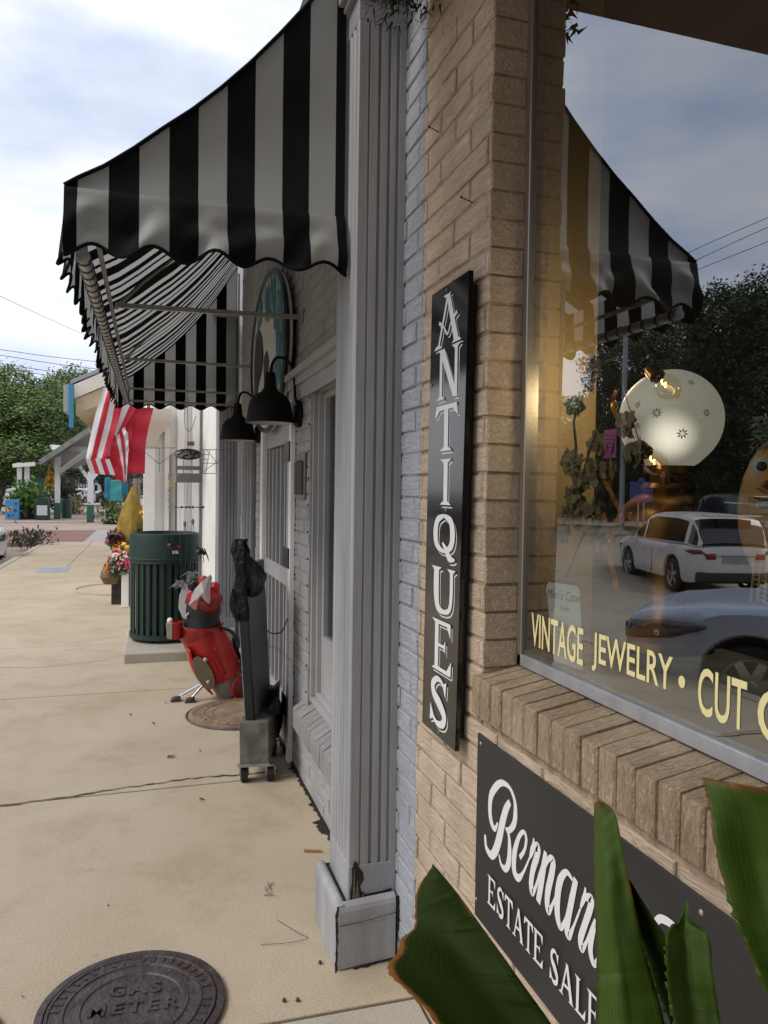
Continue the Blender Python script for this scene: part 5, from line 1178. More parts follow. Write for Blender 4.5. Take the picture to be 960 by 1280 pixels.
def bleaf(Lp, Rp, Yl, Yr, mid=.5, fold=.03, brownL=.5, brownR=.5, brownT=.6, mt_=None):
    """leaf between two measured edges; Yl, Yr give street distance along each edge (top, bottom)"""
    a, _ = smooth(Lp,1,14); b, _ = smooth(Rp,1,14); n = min(len(a),len(b)); m_ = 12; mb = MB(); ed = []; ve = []
    for i in range(n):
        t = i/(n-1); A = a[int(t*(len(a)-1))]; B = b[int(t*(len(b)-1))]
        pa = at(A[0],A[1],Yl[0]*(1-t)+Yl[1]*t); pb = at(B[0],B[1],Yr[0]*(1-t)+Yr[1]*t)
        for j in range(m_+1):
            s_ = j/m_; p = pa*(1-s_)+pb*s_; f = (1-abs((s_-mid)/(mid if s_<mid else 1-mid))); d = (p-CAM0).normalized()
            p = p+d*fold*f*(.35+.65*min(1,t*3))+d*.006*noise.noise(Vector((s_*3,t*5,Lp[0][0])))+Vector((0,0,1))*((.0035*noise.noise(Vector((t*34,Lp[0][0],0)))+.002*noise.noise(Vector((t*90,Lp[0][0],0))) ) if j==0 else 0)+(pb-pa).normalized()*(.004*noise.noise(Vector((t*40,Lp[0][0],3))) if j in (0,) else 0)
            mb.v.append(p); e_ = max(brownL*(1-s_*m_/1.6) if s_*m_<1.6 else 0, brownR*(1-(1-s_)*m_/1.6) if (1-s_)*m_<1.6 else 0, brownT*max(0,1-t*9)); ed.append(e_); ve.append(s_+t*.05)
    k = m_+1
    for i in range(n-1):
        for j in range(m_): mb.f.append([i*k+j,(i+1)*k+j,(i+1)*k+j+1,i*k+j+1]); mb.m.append(0)
    o = mb.build('leaf', mt_ or LM, bn, smooth=True, ang=89, solid=.0007)
    at_ = o.data.attributes.new('edge','FLOAT','POINT'); at_.data.foreach_set('value', ed); at2 = o.data.attributes.new('vein','FLOAT','POINT'); at2.data.foreach_set('value', ve)
    return o
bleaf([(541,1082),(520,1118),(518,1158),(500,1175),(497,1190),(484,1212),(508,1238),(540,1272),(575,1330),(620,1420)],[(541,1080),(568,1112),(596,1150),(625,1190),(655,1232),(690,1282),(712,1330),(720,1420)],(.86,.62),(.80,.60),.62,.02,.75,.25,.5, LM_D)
bleaf([(743,1004),(742,1050),(743,1120),(746,1200),(746,1290),(748,1420)],[(748,1000),(768,1016),(778,1060),(795,1140),(815,1220),(832,1290),(840,1420)],(.66,.56),(.62,.54),.42,-.02,.22,.35,.95)
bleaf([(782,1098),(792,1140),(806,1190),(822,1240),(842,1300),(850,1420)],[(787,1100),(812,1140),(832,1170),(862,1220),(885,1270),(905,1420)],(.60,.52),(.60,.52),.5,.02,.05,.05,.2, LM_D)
bleaf([(858,1124),(850,1150),(834,1166),(832,1200),(836,1250),(845,1300),(860,1420)],[(859,1124),(864,1150),(886,1170),(891,1215),(898,1260),(905,1310),(920,1420)],(.57,.50),(.56,.50),.42,.015,.15,.2,.25)
bleaf([(878,972),(886,1010),(896,1070),(915,1140),(940,1200),(975,1290),(1010,1420)],[(960,986),(985,1020),(1000,1080),(1010,1140),(1020,1200),(1030,1290),(1040,1420)],(.56,.47),(.50,.44),.55,.03,.45,.2,.65)
for (x,y,Y) in ((700,1420,.60),(800,1420,.55),(880,1420,.52),(1010,1420,.46)):
    q = at(x,y,Y); mb = MB(); P,_ = smooth([q+Vector((0,0,.02)),q*.6+Vector((-.40,.62,.45))*.4,Vector((-.38,.60,.28))],1,6); mb.tube(P,[.008+.008*i/len(P) for i in range(len(P))],8); mb.build('stem', mat('leaf_stem',(.06,.11,.02),.5), bn, smooth=True)
mb = MB(); mb.lathe([(0,0),(.11,0),(.125,.02),(.155,.28),(.17,.285),(.17,.31),(.15,.31),(.145,.27),(0,.265)],(-.38,.60,.006),32); mb.build('pot', mat('terracotta',(.34,.15,.08),.8,nscale=8), bn, smooth=True, ang=40)

# ================================================================== BEHIND THE SHOP GLASS
lp = thing('globe_lamp', 'lit frosted glass globe lamp with etched stars on a ribbed brass base, in the window', 'lamp', (.25,1.33,1.09))
gc = onX(838,525,.25)
def frost():
    m = bpy.data.materials.new('frosted_globe'); m.use_nodes = True; nt = m.node_tree; N = nt.nodes; L = nt.links; b = N['Principled BSDF']
    b.inputs['Base Color'].default_value = (.75,.72,.64,1); b.inputs['Roughness'].default_value = .5
    b.inputs['Emission Color'].default_value = (1,.93,.76,1)
    g = N.new('ShaderNodeNewGeometry'); vm = N.new('ShaderNodeVectorMath'); vm.operation = 'DISTANCE'; L.new(g.outputs['Position'], vm.inputs[0]); vm.inputs[1].default_value = tuple(onX(836,562,.16))
    r = N.new('ShaderNodeMapRange'); r.inputs[1].default_value = .012; r.inputs[2].default_value = .10; r.inputs[3].default_value = 1.9; r.inputs[4].default_value = .20; r.interpolation_type = 'SMOOTHSTEP'
    L.new(vm.outputs['Value'], r.inputs[0]); L.new(r.outputs[0], b.inputs['Emission Strength']); return m
RG = .103
mb = MB(); mb.lathe([(.045,-RG*.93),(RG*.55,-RG*.86)]+[(RG*cos(t),RG*sin(t)) for t in [radians(a) for a in range(-50,91,7)]]+[(0,RG)],gc,48); gl_ = mb.build('globe', frost(), lp, smooth=True, ang=80)
for (x,y,s_) in ((853,542,.012),(821,516,.011),(883,516,.009),(797,506,.008),(797,532,.007),(864,478,.008)):
    p = onX(x,y,.25); d = (p-gc); 
    r = ray(x,y).normalized(); oc = CAM0-gc; bq = r.dot(oc); disc = bq*bq-(oc.length_squared-(RG*1.006)**2)
    if disc < 0: continue
    hit = CAM0+r*(-bq-sqrt(disc)); nrm = (hit-gc).normalized(); u_ = nrm.orthogonal().normalized(); v_ = nrm.cross(u_); mb = MB()
    for k in range(8):
        a = k*pi/4; e = u_*cos(a)+v_*sin(a); f = nrm.cross(e); mb.add([hit+e*s_*.15,hit+e*s_*.55+f*s_*.14,hit+e*s_,hit+e*s_*.55-f*s_*.14],[(0,1,2,3)])
    mb.build('etched_star', mat('etched_star',(.16,.16,.14),.5), gl_)
brass = mat('old_brass',(.38,.17,.045),.32,.8,nscale=10,namt=.2)
mb = MB(); mb.lathe([(.052,-.085),(.05,-.10),(.036,-.105),(.036,-.115),(.05,-.12),(.055,-.13),(.05,-.14),(.07,-.15),(.09,-.17),(.098,-.20),(.09,-.235),(.05,-.26),(.04,-.28),(.035,-.38),(.06,-.42),(.09,-.44),(.095,-.46)],gc+Vector((0,0,-.01)),36); mb.build('brass_base', brass, lp, smooth=True)
mb = MB(); kk = gc+Vector((-.03,-.03,-.12)); mb.ball(kk,.016,8); mb.build('burner_key', brass, lp, smooth=True)
pl_ = bpy.data.lights.new('globe_bulb','POINT'); pl_.energy = 2.0; pl_.color = (1,.80,.52); pl_.shadow_soft_size = .05
po = bpy.data.objects.new('globe_bulb', pl_); COL.objects.link(po); po.location = gc+Vector((-.0,.16,.1)); po.parent = lp; po.location = Vector(po.location)-Vector((.25,1.33,1.09))
# filament bulbs of the string lights
def fil_bulb(x, y, X, ang, sock, label):
    c = onX(x,y,X); t = thing('filament_bulb', label, 'light bulb', tuple(c), 'clear filament bulbs in the display window')
    d = Vector((0,-cos(ang),-sin(ang))); 
    mb = MB(); mb.lathe([(.010,-.022),(.016,-.008),(.024,.012),(.022,.028),(.012,.044),(0,.056)] if sock=='brass' else [(.010,-.02),(.018,-.006),(.024,.010),(.020,.026),(0,.034)],c,20,d); gm = pane('bulb_glass_%d'%x, .10, (1,.95,.85), False); mb.build('glass', gm, t, smooth=True)
    mb = MB(); mb.lathe([(0,-.05),(.013,-.048),(.015,-.022),(.011,-.02)],c,16,d); mb.build('socket', brass if sock=='brass' else mat('dark_socket',(.07,.045,.03),.5), t, smooth=True)
    mb = MB(); P = [c+d*(.002*k-.004)+Vector((0,.0035*sin(k*1.1),.0035*cos(k*1.1))) for k in range(9)]; mb.tube(P,.0016,5); mb.build('filament', mat('glowing_filament',(1,.6,.2),.5,emis=(1,.52,.13),estr=9), t)
    return t
fil_bulb(829,478,.135,radians(38),'brass','upper clear pointed bulb with glowing filament and brass socket, before the globe')
fil_bulb(815,574,.14,radians(35),'dark','lower round clear bulb with glowing filament and dark socket, at the globe\'s lower left')
mb = MB(); mb.tube([onX(822,462,.135),onX(806,436,.135),onX(797,420,.135)],.0012,4); mb.tube([onX(800,556,.14),onX(775,470,.14),onX(792,440,.14)],.0010,4)
tag(mb.build('lamp_cord', M['black']), 'thin cord of the string lights hanging inside the shop window', 'cord')
# wreath of dried vine
wr = thing('vine_wreath', 'dried leafy vine and copper ribbon hanging at the left of the display window', 'wreath', tuple(onX(735,600,.12)))
random.seed(77)
vine = [(775,445),(742,462),(727,500),(718,525),(720,560),(718,590),(724,610),(738,560),(752,530)]
vine2 = [(724,600),(727,625),(735,650),(720,690),(706,725)]
mb = MB()
for V_ in (vine, vine2, [(735,650),(750,610),(765,570),(773,520)]):
    P,_ = smooth(V_,1,5); mb.tube([onX(x,y,.116+.004*sin(i)) for i,(x,y) in enumerate(P)],.0028,6)
mb.build('vine', mat('vine_stem',(.08,.055,.03),.8), wr)
mb = MB()
cl_ = [(718,508,10,9,26),(742,460,9,10,16),(735,478,6,10,10),(715,578,12,14,40),(728,600,12,12,30),(733,645,16,22,60),(712,640,10,12,20),(700,668,12,10,24),(716,622,9,10,16),(760,585,9,20,22),(782,530,10,14,20),(795,565,11,12,22),(700,725,7,8,10),(745,555,12,14,18),(752,678,14,10,16),(740,590,8,16,20)]
for (x,y,rx,ry,n) in cl_:
    for i in range(int(n*1.7)):
        a = random.uniform(0,6.283); r = sqrt(random.random()); c = onX(x+rx*r*cos(a),y+ry*r*sin(a),.118+random.uniform(-.012,.02)); l = random.uniform(.009,.019)
        d = Vector((random.uniform(-.4,.4),random.gauss(0,1),random.gauss(0,1))).normalized(); s_ = d.cross(Vector((1,random.uniform(-.5,.5),0))).normalized(); mb.mi = random.choice([0,0,1])
        mb.add([c-d*l,c-d*l*.2+s_*l*.6,c+d*l*.3+s_*l*.45,c+d*l,c+d*l*.2-s_*l*.5,c-d*l*.4-s_*l*.5],[(0,1,2,3,4,5)])
mb.build('leaves', [mat('dried_leaf_dark',(.25,.165,.08),.7),mat('dried_leaf_olive',(.40,.29,.14),.7)], wr)
mb = MB()
for V_,w0 in (([(772,486),(766,500),(770,520),(778,530)],.012),([(756,600),(768,625),(775,640),(770,655)],.014),([(768,660),(762,690),(768,720),(771,738)],.012),([(775,655),(785,640),(790,655)],.012),([(752,640),(760,655),(770,650)],.01)):
    P,_ = smooth(V_,1,6); n = len(P)
    for i in range(n-1):
        a = onX(P[i][0]-3,P[i][1],.112+.004*sin(i)); b = onX(P[i][0]+3,P[i][1],.116+.003*cos(i)); c = onX(P[i+1][0]+3,P[i+1][1],.116+.003*cos(i+1)); d = onX(P[i+1][0]-3,P[i+1][1],.112+.004*sin(i+1)); mb.quad(a,b,c,d)
mb.build('copper_ribbon', mat('copper_ribbon',(.75,.30,.08),.3,.3,nscale=15,namt=.2), wr, solid=.001)
mb = MB(); mb.ball(onX(768,508,.115),.008,10,(1,1,1.4)); mb.build('gold_charm', mat('orange_gold',(.65,.30,.05),.35,.4), wr, smooth=True)
mb = MB()
for (x0,y0,x1,y1) in ((735,655,790,668),(730,672,770,655),(742,690,790,668)):
    a = onX(x0,y0,.12); b = onX(x1,y1,.115); m0 = (a+b)/2+Vector((0,0,.012)); mb.add([a,m0,b,(a+b)/2-Vector((0,0,.010))],[(0,1,2,3)])
mb.build('pale_bow', mat('pale_ribbon',(.36,.34,.28),.5,nscale=30,namt=.2), wr, solid=.001)
pk_ = thing('pink_price_tag', 'small pink price tag hanging on the vine wreath in the window', 'tag', tuple(onX(762,555,.112)))
a = onX(755,538,.112); b = onX(770,572,.112); mb = MB(); mb.box(.1115,.1125,b.y,a.y,b.z,a.z); mb.build('card', mat('pink_card',(.62,.14,.36),.6), pk_)
mb = MB()
for i in range(5): mb.add([(.1112,a.y-.003-.002*i,a.z-.01-.008*i),(.1112,b.y+.004,a.z-.012-.008*i),(.1112,b.y+.004,a.z-.0135-.008*i),(.1112,a.y-.004-.002*i,a.z-.0115-.008*i)],[(0,1,2,3)])
mb.build('scribble', mat('dark_ink',(.05,.02,.10),.6), pk_)
# notice card
nc = thing('notice_card', 'pale green printed notice card with beaded edge leaning inside the glass', 'card', tuple(onX(706,780,.108)))
q = [onX(683,727,.108),onX(725,733,.108),onX(730,838,.108),onX(692,826,.108)]
def card(u,v,h): p = (q[0]*(1-u)+q[1]*u)*(1-v)+(q[3]*(1-u)+q[2]*u)*v; return Vector((p.x-h,p.y,p.z))
outl = [(.08,0),(.5,-.005),(.92,.0),(1.0,.08),(1,.97),(.95,1),(.05,1),(0,.95),(0,.07)]
mb = MB(); mb.prism([(u,v) for u,v in outl], lambda u,v,h:card(u,v,h), 0, .0015); mb.build('paper', mat('pale_green_paper',(.82,.88,.80),.7), nc)
mb = MB()
for k in range(46):
    t = k/46*4; s_ = int(t); f = t-s_; u,v = [(f,0),(1,f),(1-f,1),(0,1-f)][s_]; u = .5+(u-.5)*1.10; v = .5+(v-.5)*1.05; mb.ball(card(u,v,.001),.0022,5)
mb.build('bead_trim', mat('dark_bead',(.10,.085,.07),.4), nc)
def cardtext(body, u0, v0, size, name='lettering'):
    cu = bpy.data.curves.new('c','FONT'); cu.body = body; cu.size = size; cu.align_x = 'CENTER'; cu.resolution_u = 2; cu.shear = .25
    ob = bpy.data.objects.new('t', cu); COL.objects.link(ob); dg = bpy.context.evaluated_depsgraph_get(); dg.update(); me = bpy.data.meshes.new_from_object(ob.evaluated_get(dg)); bpy.data.objects.remove(ob)
    mb = MB(); mb.add([card(u0+v.co.x, v0-v.co.y*.8, .0022) for v in me.vertices],[tuple(p.vertices) for p in me.polygons]); bpy.data.meshes.remove(me); return mb.build(name, mat('ink',(.06,.07,.07),.6), nc)
cardtext("Men's Case", .5, .20, .21); cardtext('Inside', .52, .33, .12)
# painted pumpkin face decoration at the right edge
pf = thing('pumpkin_face_decoration', 'orange pumpkin figure with round eye, toothy grin and straw hair in the window', 'decoration', tuple(onX(985,650,.3)))
pc0 = onX(990,640,.30); mb = MB(); mb.ball(pc0,.10,28,(.75,1.0,1.42))
for v in mb.v:
    a = atan2(v.x-pc0.x, v.y-pc0.y); v += (v-pc0)*(.035*abs(cos(a*4))-.02)+Vector((0,0,.0))
def pmat():
    return mat('painted_orange',(.62,.24,.05),.4,nscale=14,namt=.18,col2=(.50,.30,.10))
mb.build('head', pmat(), pf, smooth=True, ang=80)
def onball(x,y,k=1.0):
    r = ray(x,y).normalized(); S_ = Vector((.75,1.0,1.42))*.10*k*1.03; o_ = Vector([(CAM0[i]-pc0[i])/S_[i] for i in range(3)]); d_ = Vector([r[i]/S_[i] for i in range(3)]); A_=d_.dot(d_); B_=o_.dot(d_); C_=o_.dot(o_)-1; D_=B_*B_-A_*C_
    return CAM0+r*((-B_-sqrt(max(D_,0)))/A_)
e0 = onball(953,583); mb = MB(); mb.lathe([(0,.004),(.012,.003),(.017,0)],e0,20,(-.8,-.6,0)); ey = mb.build('eye', mat('eye_gray',(.55,.58,.52),.25), pf, smooth=True)
mb = MB(); mb.lathe([(0,.007),(.006,.006),(.0085,.003)],e0+Vector((-.001,0,0)),18,(-.8,-.6,0)); mb.build('pupil', M['black'], ey, smooth=True)
for i in range(6):
    mb = MB(); c = onball(948+i*5,627+(i-2)**2*.4+3); mb.ball(c,.0055,8,(.6,.9,1.1)); mb.build('tooth', mat('tooth_white',(.7,.72,.68),.3), pf, smooth=True)
mb = MB(); mb.tube([onball(944,622)+Vector((-.002,0,0))]+[onball(x,y)+Vector((-.002,-.002,0)) for x,y in ((950,624),(958,625),(966,622))],.0018,6); mb.build('lip', mat('brown_line',(.16,.06,.03),.5), pf)
mb = MB(); mb.tube([onball(958,600),onball(952,610)+Vector((-.006,-.004,0)),onball(962,616)],[.003,.007,.003],8); mb.build('nose', pmat(), pf, smooth=True)
random.seed(9); mb = MB()
for i in range(240):
    c = onX(random.uniform(942,985),random.uniform(520,562)-0,.27+random.uniform(-.03,.03)); d = Vector((random.uniform(-.3,.3),random.uniform(-1,1),random.uniform(-1,.4))).normalized()*.02; s_ = d.orthogonal().normalized()*.003; mb.add([c-s_,c+s_,c+d],[(0,1,2)])
mb.build('straw_hair', mat('straw_green_gray',(.24,.27,.20),.8), pf)
mb = MB()
for i in range(9):
    a = onX(938+i*1.2,700+i*6,.25); b = onX(975,690+i*8,.24); mb.tube([a,(a+b)/2+Vector((0,0,-.006)),b],.0022,5); 
for i in range(5):
    a = onX(945+i*8,690,.24); b = onX(938+i*9,752,.24); mb.tube([a,b],.0022,5)
mb.build('straw_collar', mat('straw_yellow',(.55,.40,.12),.6), pf)
a = onX(905,628,.13); mb = MB(); mb.tube([a,onX(960,631,.13)],.0012,5); tag(mb.build('price_string', M['white']), 'short white string crossing beside the pumpkin face', 'string')

# ================================================================== CARS
paintW = mat('white_car_paint',(.62,.61,.58),.22,0,spec=.6); paintG = mat('silver_blue_car_paint',(.42,.46,.53),.24,.25); paintR = mat('dark_red_car_paint',(.20,.01,.015),.25); paintD = mat('dark_green_car_paint',(.03,.045,.045),.25)
def interp(T, x):
    if x <= T[0][0]: return T[0][1]
    for a,b in zip(T[:-1],T[1:]):
        if x <= b[0]: t=(x-a[0])/(b[0]-a[0]); return a[1]+(b[1]-a[1])*(t*t*(3-2*t)*.35+t*.65)
    return T[-1][1]
CAR = {
 'suv': dict(L=4.85,W=1.92,wb=2.78,wr=.39,ride=.30,top=[(-2.42,.86),(-2.38,1.08),(-2.0,1.14),(.6,1.12),(1.0,1.14),(1.6,1.10),(2.2,1.0),(2.40,.84)],roof=[(-2.34,1.16),(-2.14,1.56),(-1.95,1.71),(-1.2,1.775),(.0,1.78),(.35,1.72),(1.12,1.17)],pillars=[(-2.0,-1.84),(-.53,-.49),(.44,.48)],rg=(-2.33,-2.02)),
 'sedan': dict(L=4.9,W=1.86,wb=2.85,wr=.335,ride=.20,top=[(-2.45,.70),(-2.40,.95),(-1.7,1.02),(-1.2,1.02),(.7,.99),(1.0,.985),(1.7,.95),(2.2,.885),(2.38,.83),(2.45,.76)],roof=[(-1.75,1.03),(-1.2,1.28),(-.7,1.42),(-.2,1.455),(.25,1.40),(1.08,.99)],pillars=[(-.95,-.85),(-.12,-.02)],rg=(-1.7,-.9)),
}
def make_car(kind, paint, label, loc, head, group='parked cars along the street', lod=1):
    K = CAR[kind]; t = thing('parked_car', label, 'car', (0,0,0), group)
    L_, W_, wb, wr_ = K['L'], K['W'], K['wb'], K['wr']; xs = []; n = 96
    xs = [-L_/2+L_*i/n for i in range(n+1)]
    def hw(x):
        e = abs(x)/(L_/2); return W_/2*(1-(.30 if kind=='suv' else .22)*max(0,(e-.80)/.20)**2.2-.02*e)
    def zbot(x):
        z = K['ride']+.10*max(0,(abs(x)-L_/2+.35)/.35)**2
        for s_ in (-1,1):
            d = abs(x-s_*wb/2); R = wr_+.065
            if d < R: z = max(z, wr_+sqrt(R*R-d*d))
        return z
    mb = MB(); rows = []
    for x in xs:
        w = hw(x); zt = interp(K['top'],x); zb = min(zbot(x), zt-.12); fl = .0
        for s_ in (-1,1):
            d = abs(x-s_*wb/2); fl = max(fl, .028*max(0,1-max(0,d-wr_-.02)/.16)) if d > wr_ else max(fl,.028)
        e = abs(x)/(L_/2); pinch = 1
        h = zt-zb
        half = [(w*.955+fl*.3,zb),(w*.985+fl,zb+h*.10),(w*.998+fl*.8,zb+h*.32),(w*1.0,zb+h*.60),(w*.985,zb+h*.78),(w*.955,zt-.075),(w*.90,zt-.022),(w*.78,zt-.002),(w*.45,zt+.012),(0,zt+.018)]
        rows.append([(x,y,z) for y,z in half]+[(x,-y,z) for y,z in half[-2::-1]])
    m_ = len(rows[0])
    for r in rows: mb.v += [Vector(p) for p in r]
    for i in range(n):
        for j in range(m_-1): mb.f.append([i*m_+j,(i+1)*m_+j,(i+1)*m_+j+1,i*m_+j+1]); mb.m.append(0)
    mb.f.append(list(range(m_))); mb.f.append([n*m_+j for j in range(m_)][::-1]); mb.m += [0,0]
    # roof structure
    ro = K['roof']; nx_ = 40; X0, X1 = ro[0][0], ro[-1][0]; gm = MB(); rr = []; win_f = []; roof_f = []
    for i in range(nx_+1):
        x = X0+(X1-X0)*i/nx_; zr = interp(ro,x); zt = interp(K['top'],x)-.01; zr = max(zr, zt+.02); w = hw(x); k = (zr-zt)/.62
        wr2 = w*(.93-.17*min(1,k)); rr.append([(x,w*.925,zt),(x,w*.925*.96+wr2*.04,zt+.02),(x,wr2+.02,zr-.09*min(1,k)-.01),(x,wr2-.01,zr-.035*min(1,k)),(x,wr2-.12,zr),(x,wr2*.4,zr+.018),(x,-wr2*.4,zr+.018),(x,-wr2+.12,zr),(x,-wr2+.01,zr-.035*min(1,k)),(x,-wr2-.02,zr-.09*min(1,k)-.01),(x,-w*.925*.96-wr2*.04,zt+.02),(x,-w*.925,zt)])
    V_ = [Vector(p) for r in rr for p in r]; gmW = MB(); gmR = MB(); gmW.v = list(V_); 
    base = len(mb.v); mb.v += V_
    for i in range(nx_):
        x = X0+(X1-X0)*(i+.5)/nx_; zr = interp(ro,x); sl = abs(interp(ro,x+.05)-interp(ro,x-.05))/.1
        for j in range(11):
            f = [i*12+j,(i+1)*12+j,(i+1)*12+j+1,i*12+j+1]
            side = j in (1,9); pil = any(a < x < b for a,b in K['pillars']) or zr-interp(K['top'],x) < .16
            front = j in (3,4,5,6,7) and (x > ro[-2][0]+.06 and x < X1-.06 or K['rg'][0] < x < K['rg'][1])
            if (side and not pil) or front: gmW.f.append(f); gmW.m.append(0)
            else: mb.f.append([base+q for q in f]); mb.m.append(0)
    bo = mb.build('body', paint, t, smooth=True, ang=42)
    gmW.build('window', M['dark_glass'], t, smooth=True, ang=40)
    # under-body and bumpers
    mb = MB(); mb.box(-L_/2+.35,L_/2-.35,-W_/2+.12,W_/2-.12,K['ride']-.03,.75); mb.build('underbody', M['rubber'], t)
    if kind == 'suv':
        mb = MB(); mb.box(-L_/2-.03,-L_/2+.4,-W_/2*.84,W_/2*.84,.33,.55); mb.build('rear_bumper', mat('black_trim',(.02,.02,.02),.6), t, bevel=.05)
        mb = MB(); mb.box(-L_/2-.012,-L_/2+.2,-.30,.30,.74,.90); pw = mb.build('plate_recess', mat('gray_paint_shadow',(.35,.35,.34),.4), t, bevel=.01)
        mb = MB(); mb.box(-L_/2-.016,-L_/2-.008,-.15,.15,.75,.88); mb.build('license_plate', mat('plate_gray',(.35,.36,.34),.5,nscale=60,namt=.2), t)
        mb = MB(); mb.box(-L_/2-.03,-L_/2+.1,-.45,.45,.905,.935); mb.build('trim_bar', M['chrome'], t, bevel=.01)
        mb = MB(); mb.box(-2.34,-2.0,-.60,.60,1.75,1.78); mb.build('spoiler', paint, t, bevel=.015)
    def patch(nm, mt, end, s_, reach, ins, zs, sub=None):
        # lens that wraps from the flank round the corner: zs = [(along 0..1, z low, z high)]
        pth = []; n_ = 14
        for i in range(n_+1):
            x = L_/2-reach+reach*i/n_; pth.append((end*x, hw(end*x)*.985+.010))
        y0_ = pth[-1][1]; pth[-1] = (end*(L_/2+.008), y0_-.01)
        for i in range(1,6): pth.append((end*(L_/2+.014), y0_-.01-(y0_-ins)*i/5))
        mb = MB(); k = len(pth)
        for i,(x,y) in enumerate(pth):
            t_ = i/(k-1); zl = interp([(a,b) for a,b,c in zs],t_); zh = interp([(a,c) for a,b,c in zs],t_); zh = min(zh, interp(K['top'],x)-.03)
            mb.v += [Vector((x,s_*y,zl)),Vector((x,s_*(y-.004),zh))]
        mb.f = [[2*i,2*i+2,2*i+3,2*i+1] for i in range(k-1)]; mb.m = [0]*(k-1)
        return mb.build(nm, mt, t, smooth=True, solid=.014)
    tl_ = mat('taillight_red',(.22,.008,.02),.15); hl_ = mat('headlight_lens',(.06,.06,.065),.06,.2,spec=.9)
    for s_ in (-1,1):
        if kind == 'suv':
            patch('taillight', tl_, -1, s_, .42, .45, [(0,.985,1.0),(.4,.93,1.03),(1,.96,1.00)]); hd_ = patch('headlight', hl_, 1, s_, .6, .45, [(0,.88,.90),(.5,.76,.86),(1,.70,.76)])
        else:
            patch('taillight', tl_, -1, s_, .35, .40, [(0,.80,.84),(.5,.74,.88),(1,.76,.86)]); hd_ = patch('headlight', hl_, 1, s_, .72, .52, [(0,.77,.79),(.35,.66,.81),(.75,.60,.76),(1,.58,.66)])
        mb = MB(); q_ = L_/2-.30; mb.lathe([(0,.0),(.022,.003),(.028,.008)],(q_,s_*(hw(q_)+.012),.70 if kind!='suv' else .80),14,(.3,s_,0)); mb.build('lamp_reflector', M['chrome'], hd_, smooth=True)
        mb = MB(); mb.hexa([(.72,s_*(W_/2-.02),1.02),(.88,s_*(W_/2-.02),1.02),(.88,s_*(W_/2+.17),1.03),(.76,s_*(W_/2+.17),1.03)],[(.74,s_*(W_/2-.02),1.14),(.84,s_*(W_/2-.02),1.10),(.86,s_*(W_/2+.18),1.13),(.78,s_*(W_/2+.18),1.15)]); mb.build('side_mirror', paint, t, bevel=.02)
        for dx in (.25,-.75): mb = MB(); mb.box(dx-.09,dx+.09,s_*(W_/2-.006),s_*(W_/2+.022),.90,.925); mb.build('door_handle', paint if kind=='suv' else M['chrome'], t, bevel=.006)
        for dx in (.95,-.22,-1.20): 
            mb = MB(); mb.box(dx-.004,dx+.004,s_*W_/2*.985,s_*(W_/2+.0035),.36,.92); mb.build('door_seam', M['rubber'], t)
        for sx in (-1,1):
            c = Vector((sx*wb/2, s_*(W_/2-.115), wr_)); ax = (0,s_,0)
            mb = MB(); mb.lathe([(wr_*.62,-.10),(wr_*.93,-.105),(wr_,-.07),(wr_,.07),(wr_*.93,.105),(wr_*.70,.112),(wr_*.66,.10)],c,36,ax); wh = mb.build('wheel', M['rubber'], t, smooth=True, ang=50)
            mb = MB(); mb.lathe([(wr_*.67,.104),(wr_*.64,.10),(wr_*.60,.03),(wr_*.58,-.08)],c,30,ax)
            for k in range(5 if kind=='suv' else 7):
                nsp = 5 if kind=='suv' else 7
                a = 2*pi*k/nsp+.2; d = Vector((cos(a),0,sin(a))); tn = Vector((-sin(a),0,cos(a))); sp = wr_*.13
                b0 = c+Vector((0,s_*.075,0)); q0 = [b0+d*.03-tn*sp*.9,b0+d*.03+tn*sp*.9,b0+d*wr_*.63+tn*sp*.75+Vector((0,s_*.015,0)),b0+d*wr_*.63-tn*sp*.75+Vector((0,s_*.015,0))]
                mb.hexa(q0,[v+Vector((0,-s_*.02,0)) for v in q0])
            mb.lathe([(0,.10),(.045,.098),(.055,.07)],c,16,ax); mb.build('rim', mat('alloy_rim',(.45,.45,.46),.28,.85), wh, smooth=True, ang=30)
    if kind == 'sedan':
        mb = MB(); x2 = L_/2
        for i in range(7): z = .36+.035*i; mb.box(x2-.05,x2+.045,-.40,.40,z+.02,z+.038)
        mb.build('grille', M['chrome'], t)
        mb = MB(); mb.box(x2-.05,x2+.022,-.43,.43,.34,.63); mb.build('grille_recess', M['rubber'], t)
        mb = MB(); mb.tube([(x2-.10,0,.70),(x2-.11,0,.76)],.008,6); mb.lathe([(0,-.004),(.03,-.003),(.034,0),(.03,.003),(0,.004)],(x2-.11,0,.79),16,(1,0,0)); mb.build('hood_emblem', M['chrome'], t)
    t.location = loc; t.rotation_euler = (0,0,head); return t
# headings: angle of the car's nose, counter-clockwise from +X
make_car('suv', paintW, 'white SUV with red taillights, seen from behind in the window reflection', (-11.75,15.69,-.695), radians(105))
def nose(px,py,h): return Vector((px,py,0))
hd = radians(49.5); nx1 = Vector((cos(hd),sin(hd),0)); ny1 = Vector((-sin(hd),cos(hd),0))
fw = Vector((-4.17,5.89,-.69))            # measured contact point of the front right tyre
cc_ = fw-nx1*(2.85/2)+ny1*(1.86/2-.10)
make_car('sedan', paintG, 'silver-blue sedan parked nose-in to the kerb, its grille and headlight mirrored in the window', (-5.225,4.367,-.347), hd)
hd2 = radians(20); make_car('sedan', paintW, 'white sedan at the left edge of the photo with only its nose showing', (-5.55,19.5,zroad(18.5,-5.5)), radians(-58))
make_car('sedan', paintR, 'dark red car parked beyond the white SUV, mirrored in the window', (-11.2,24.5,-.12), radians(95))
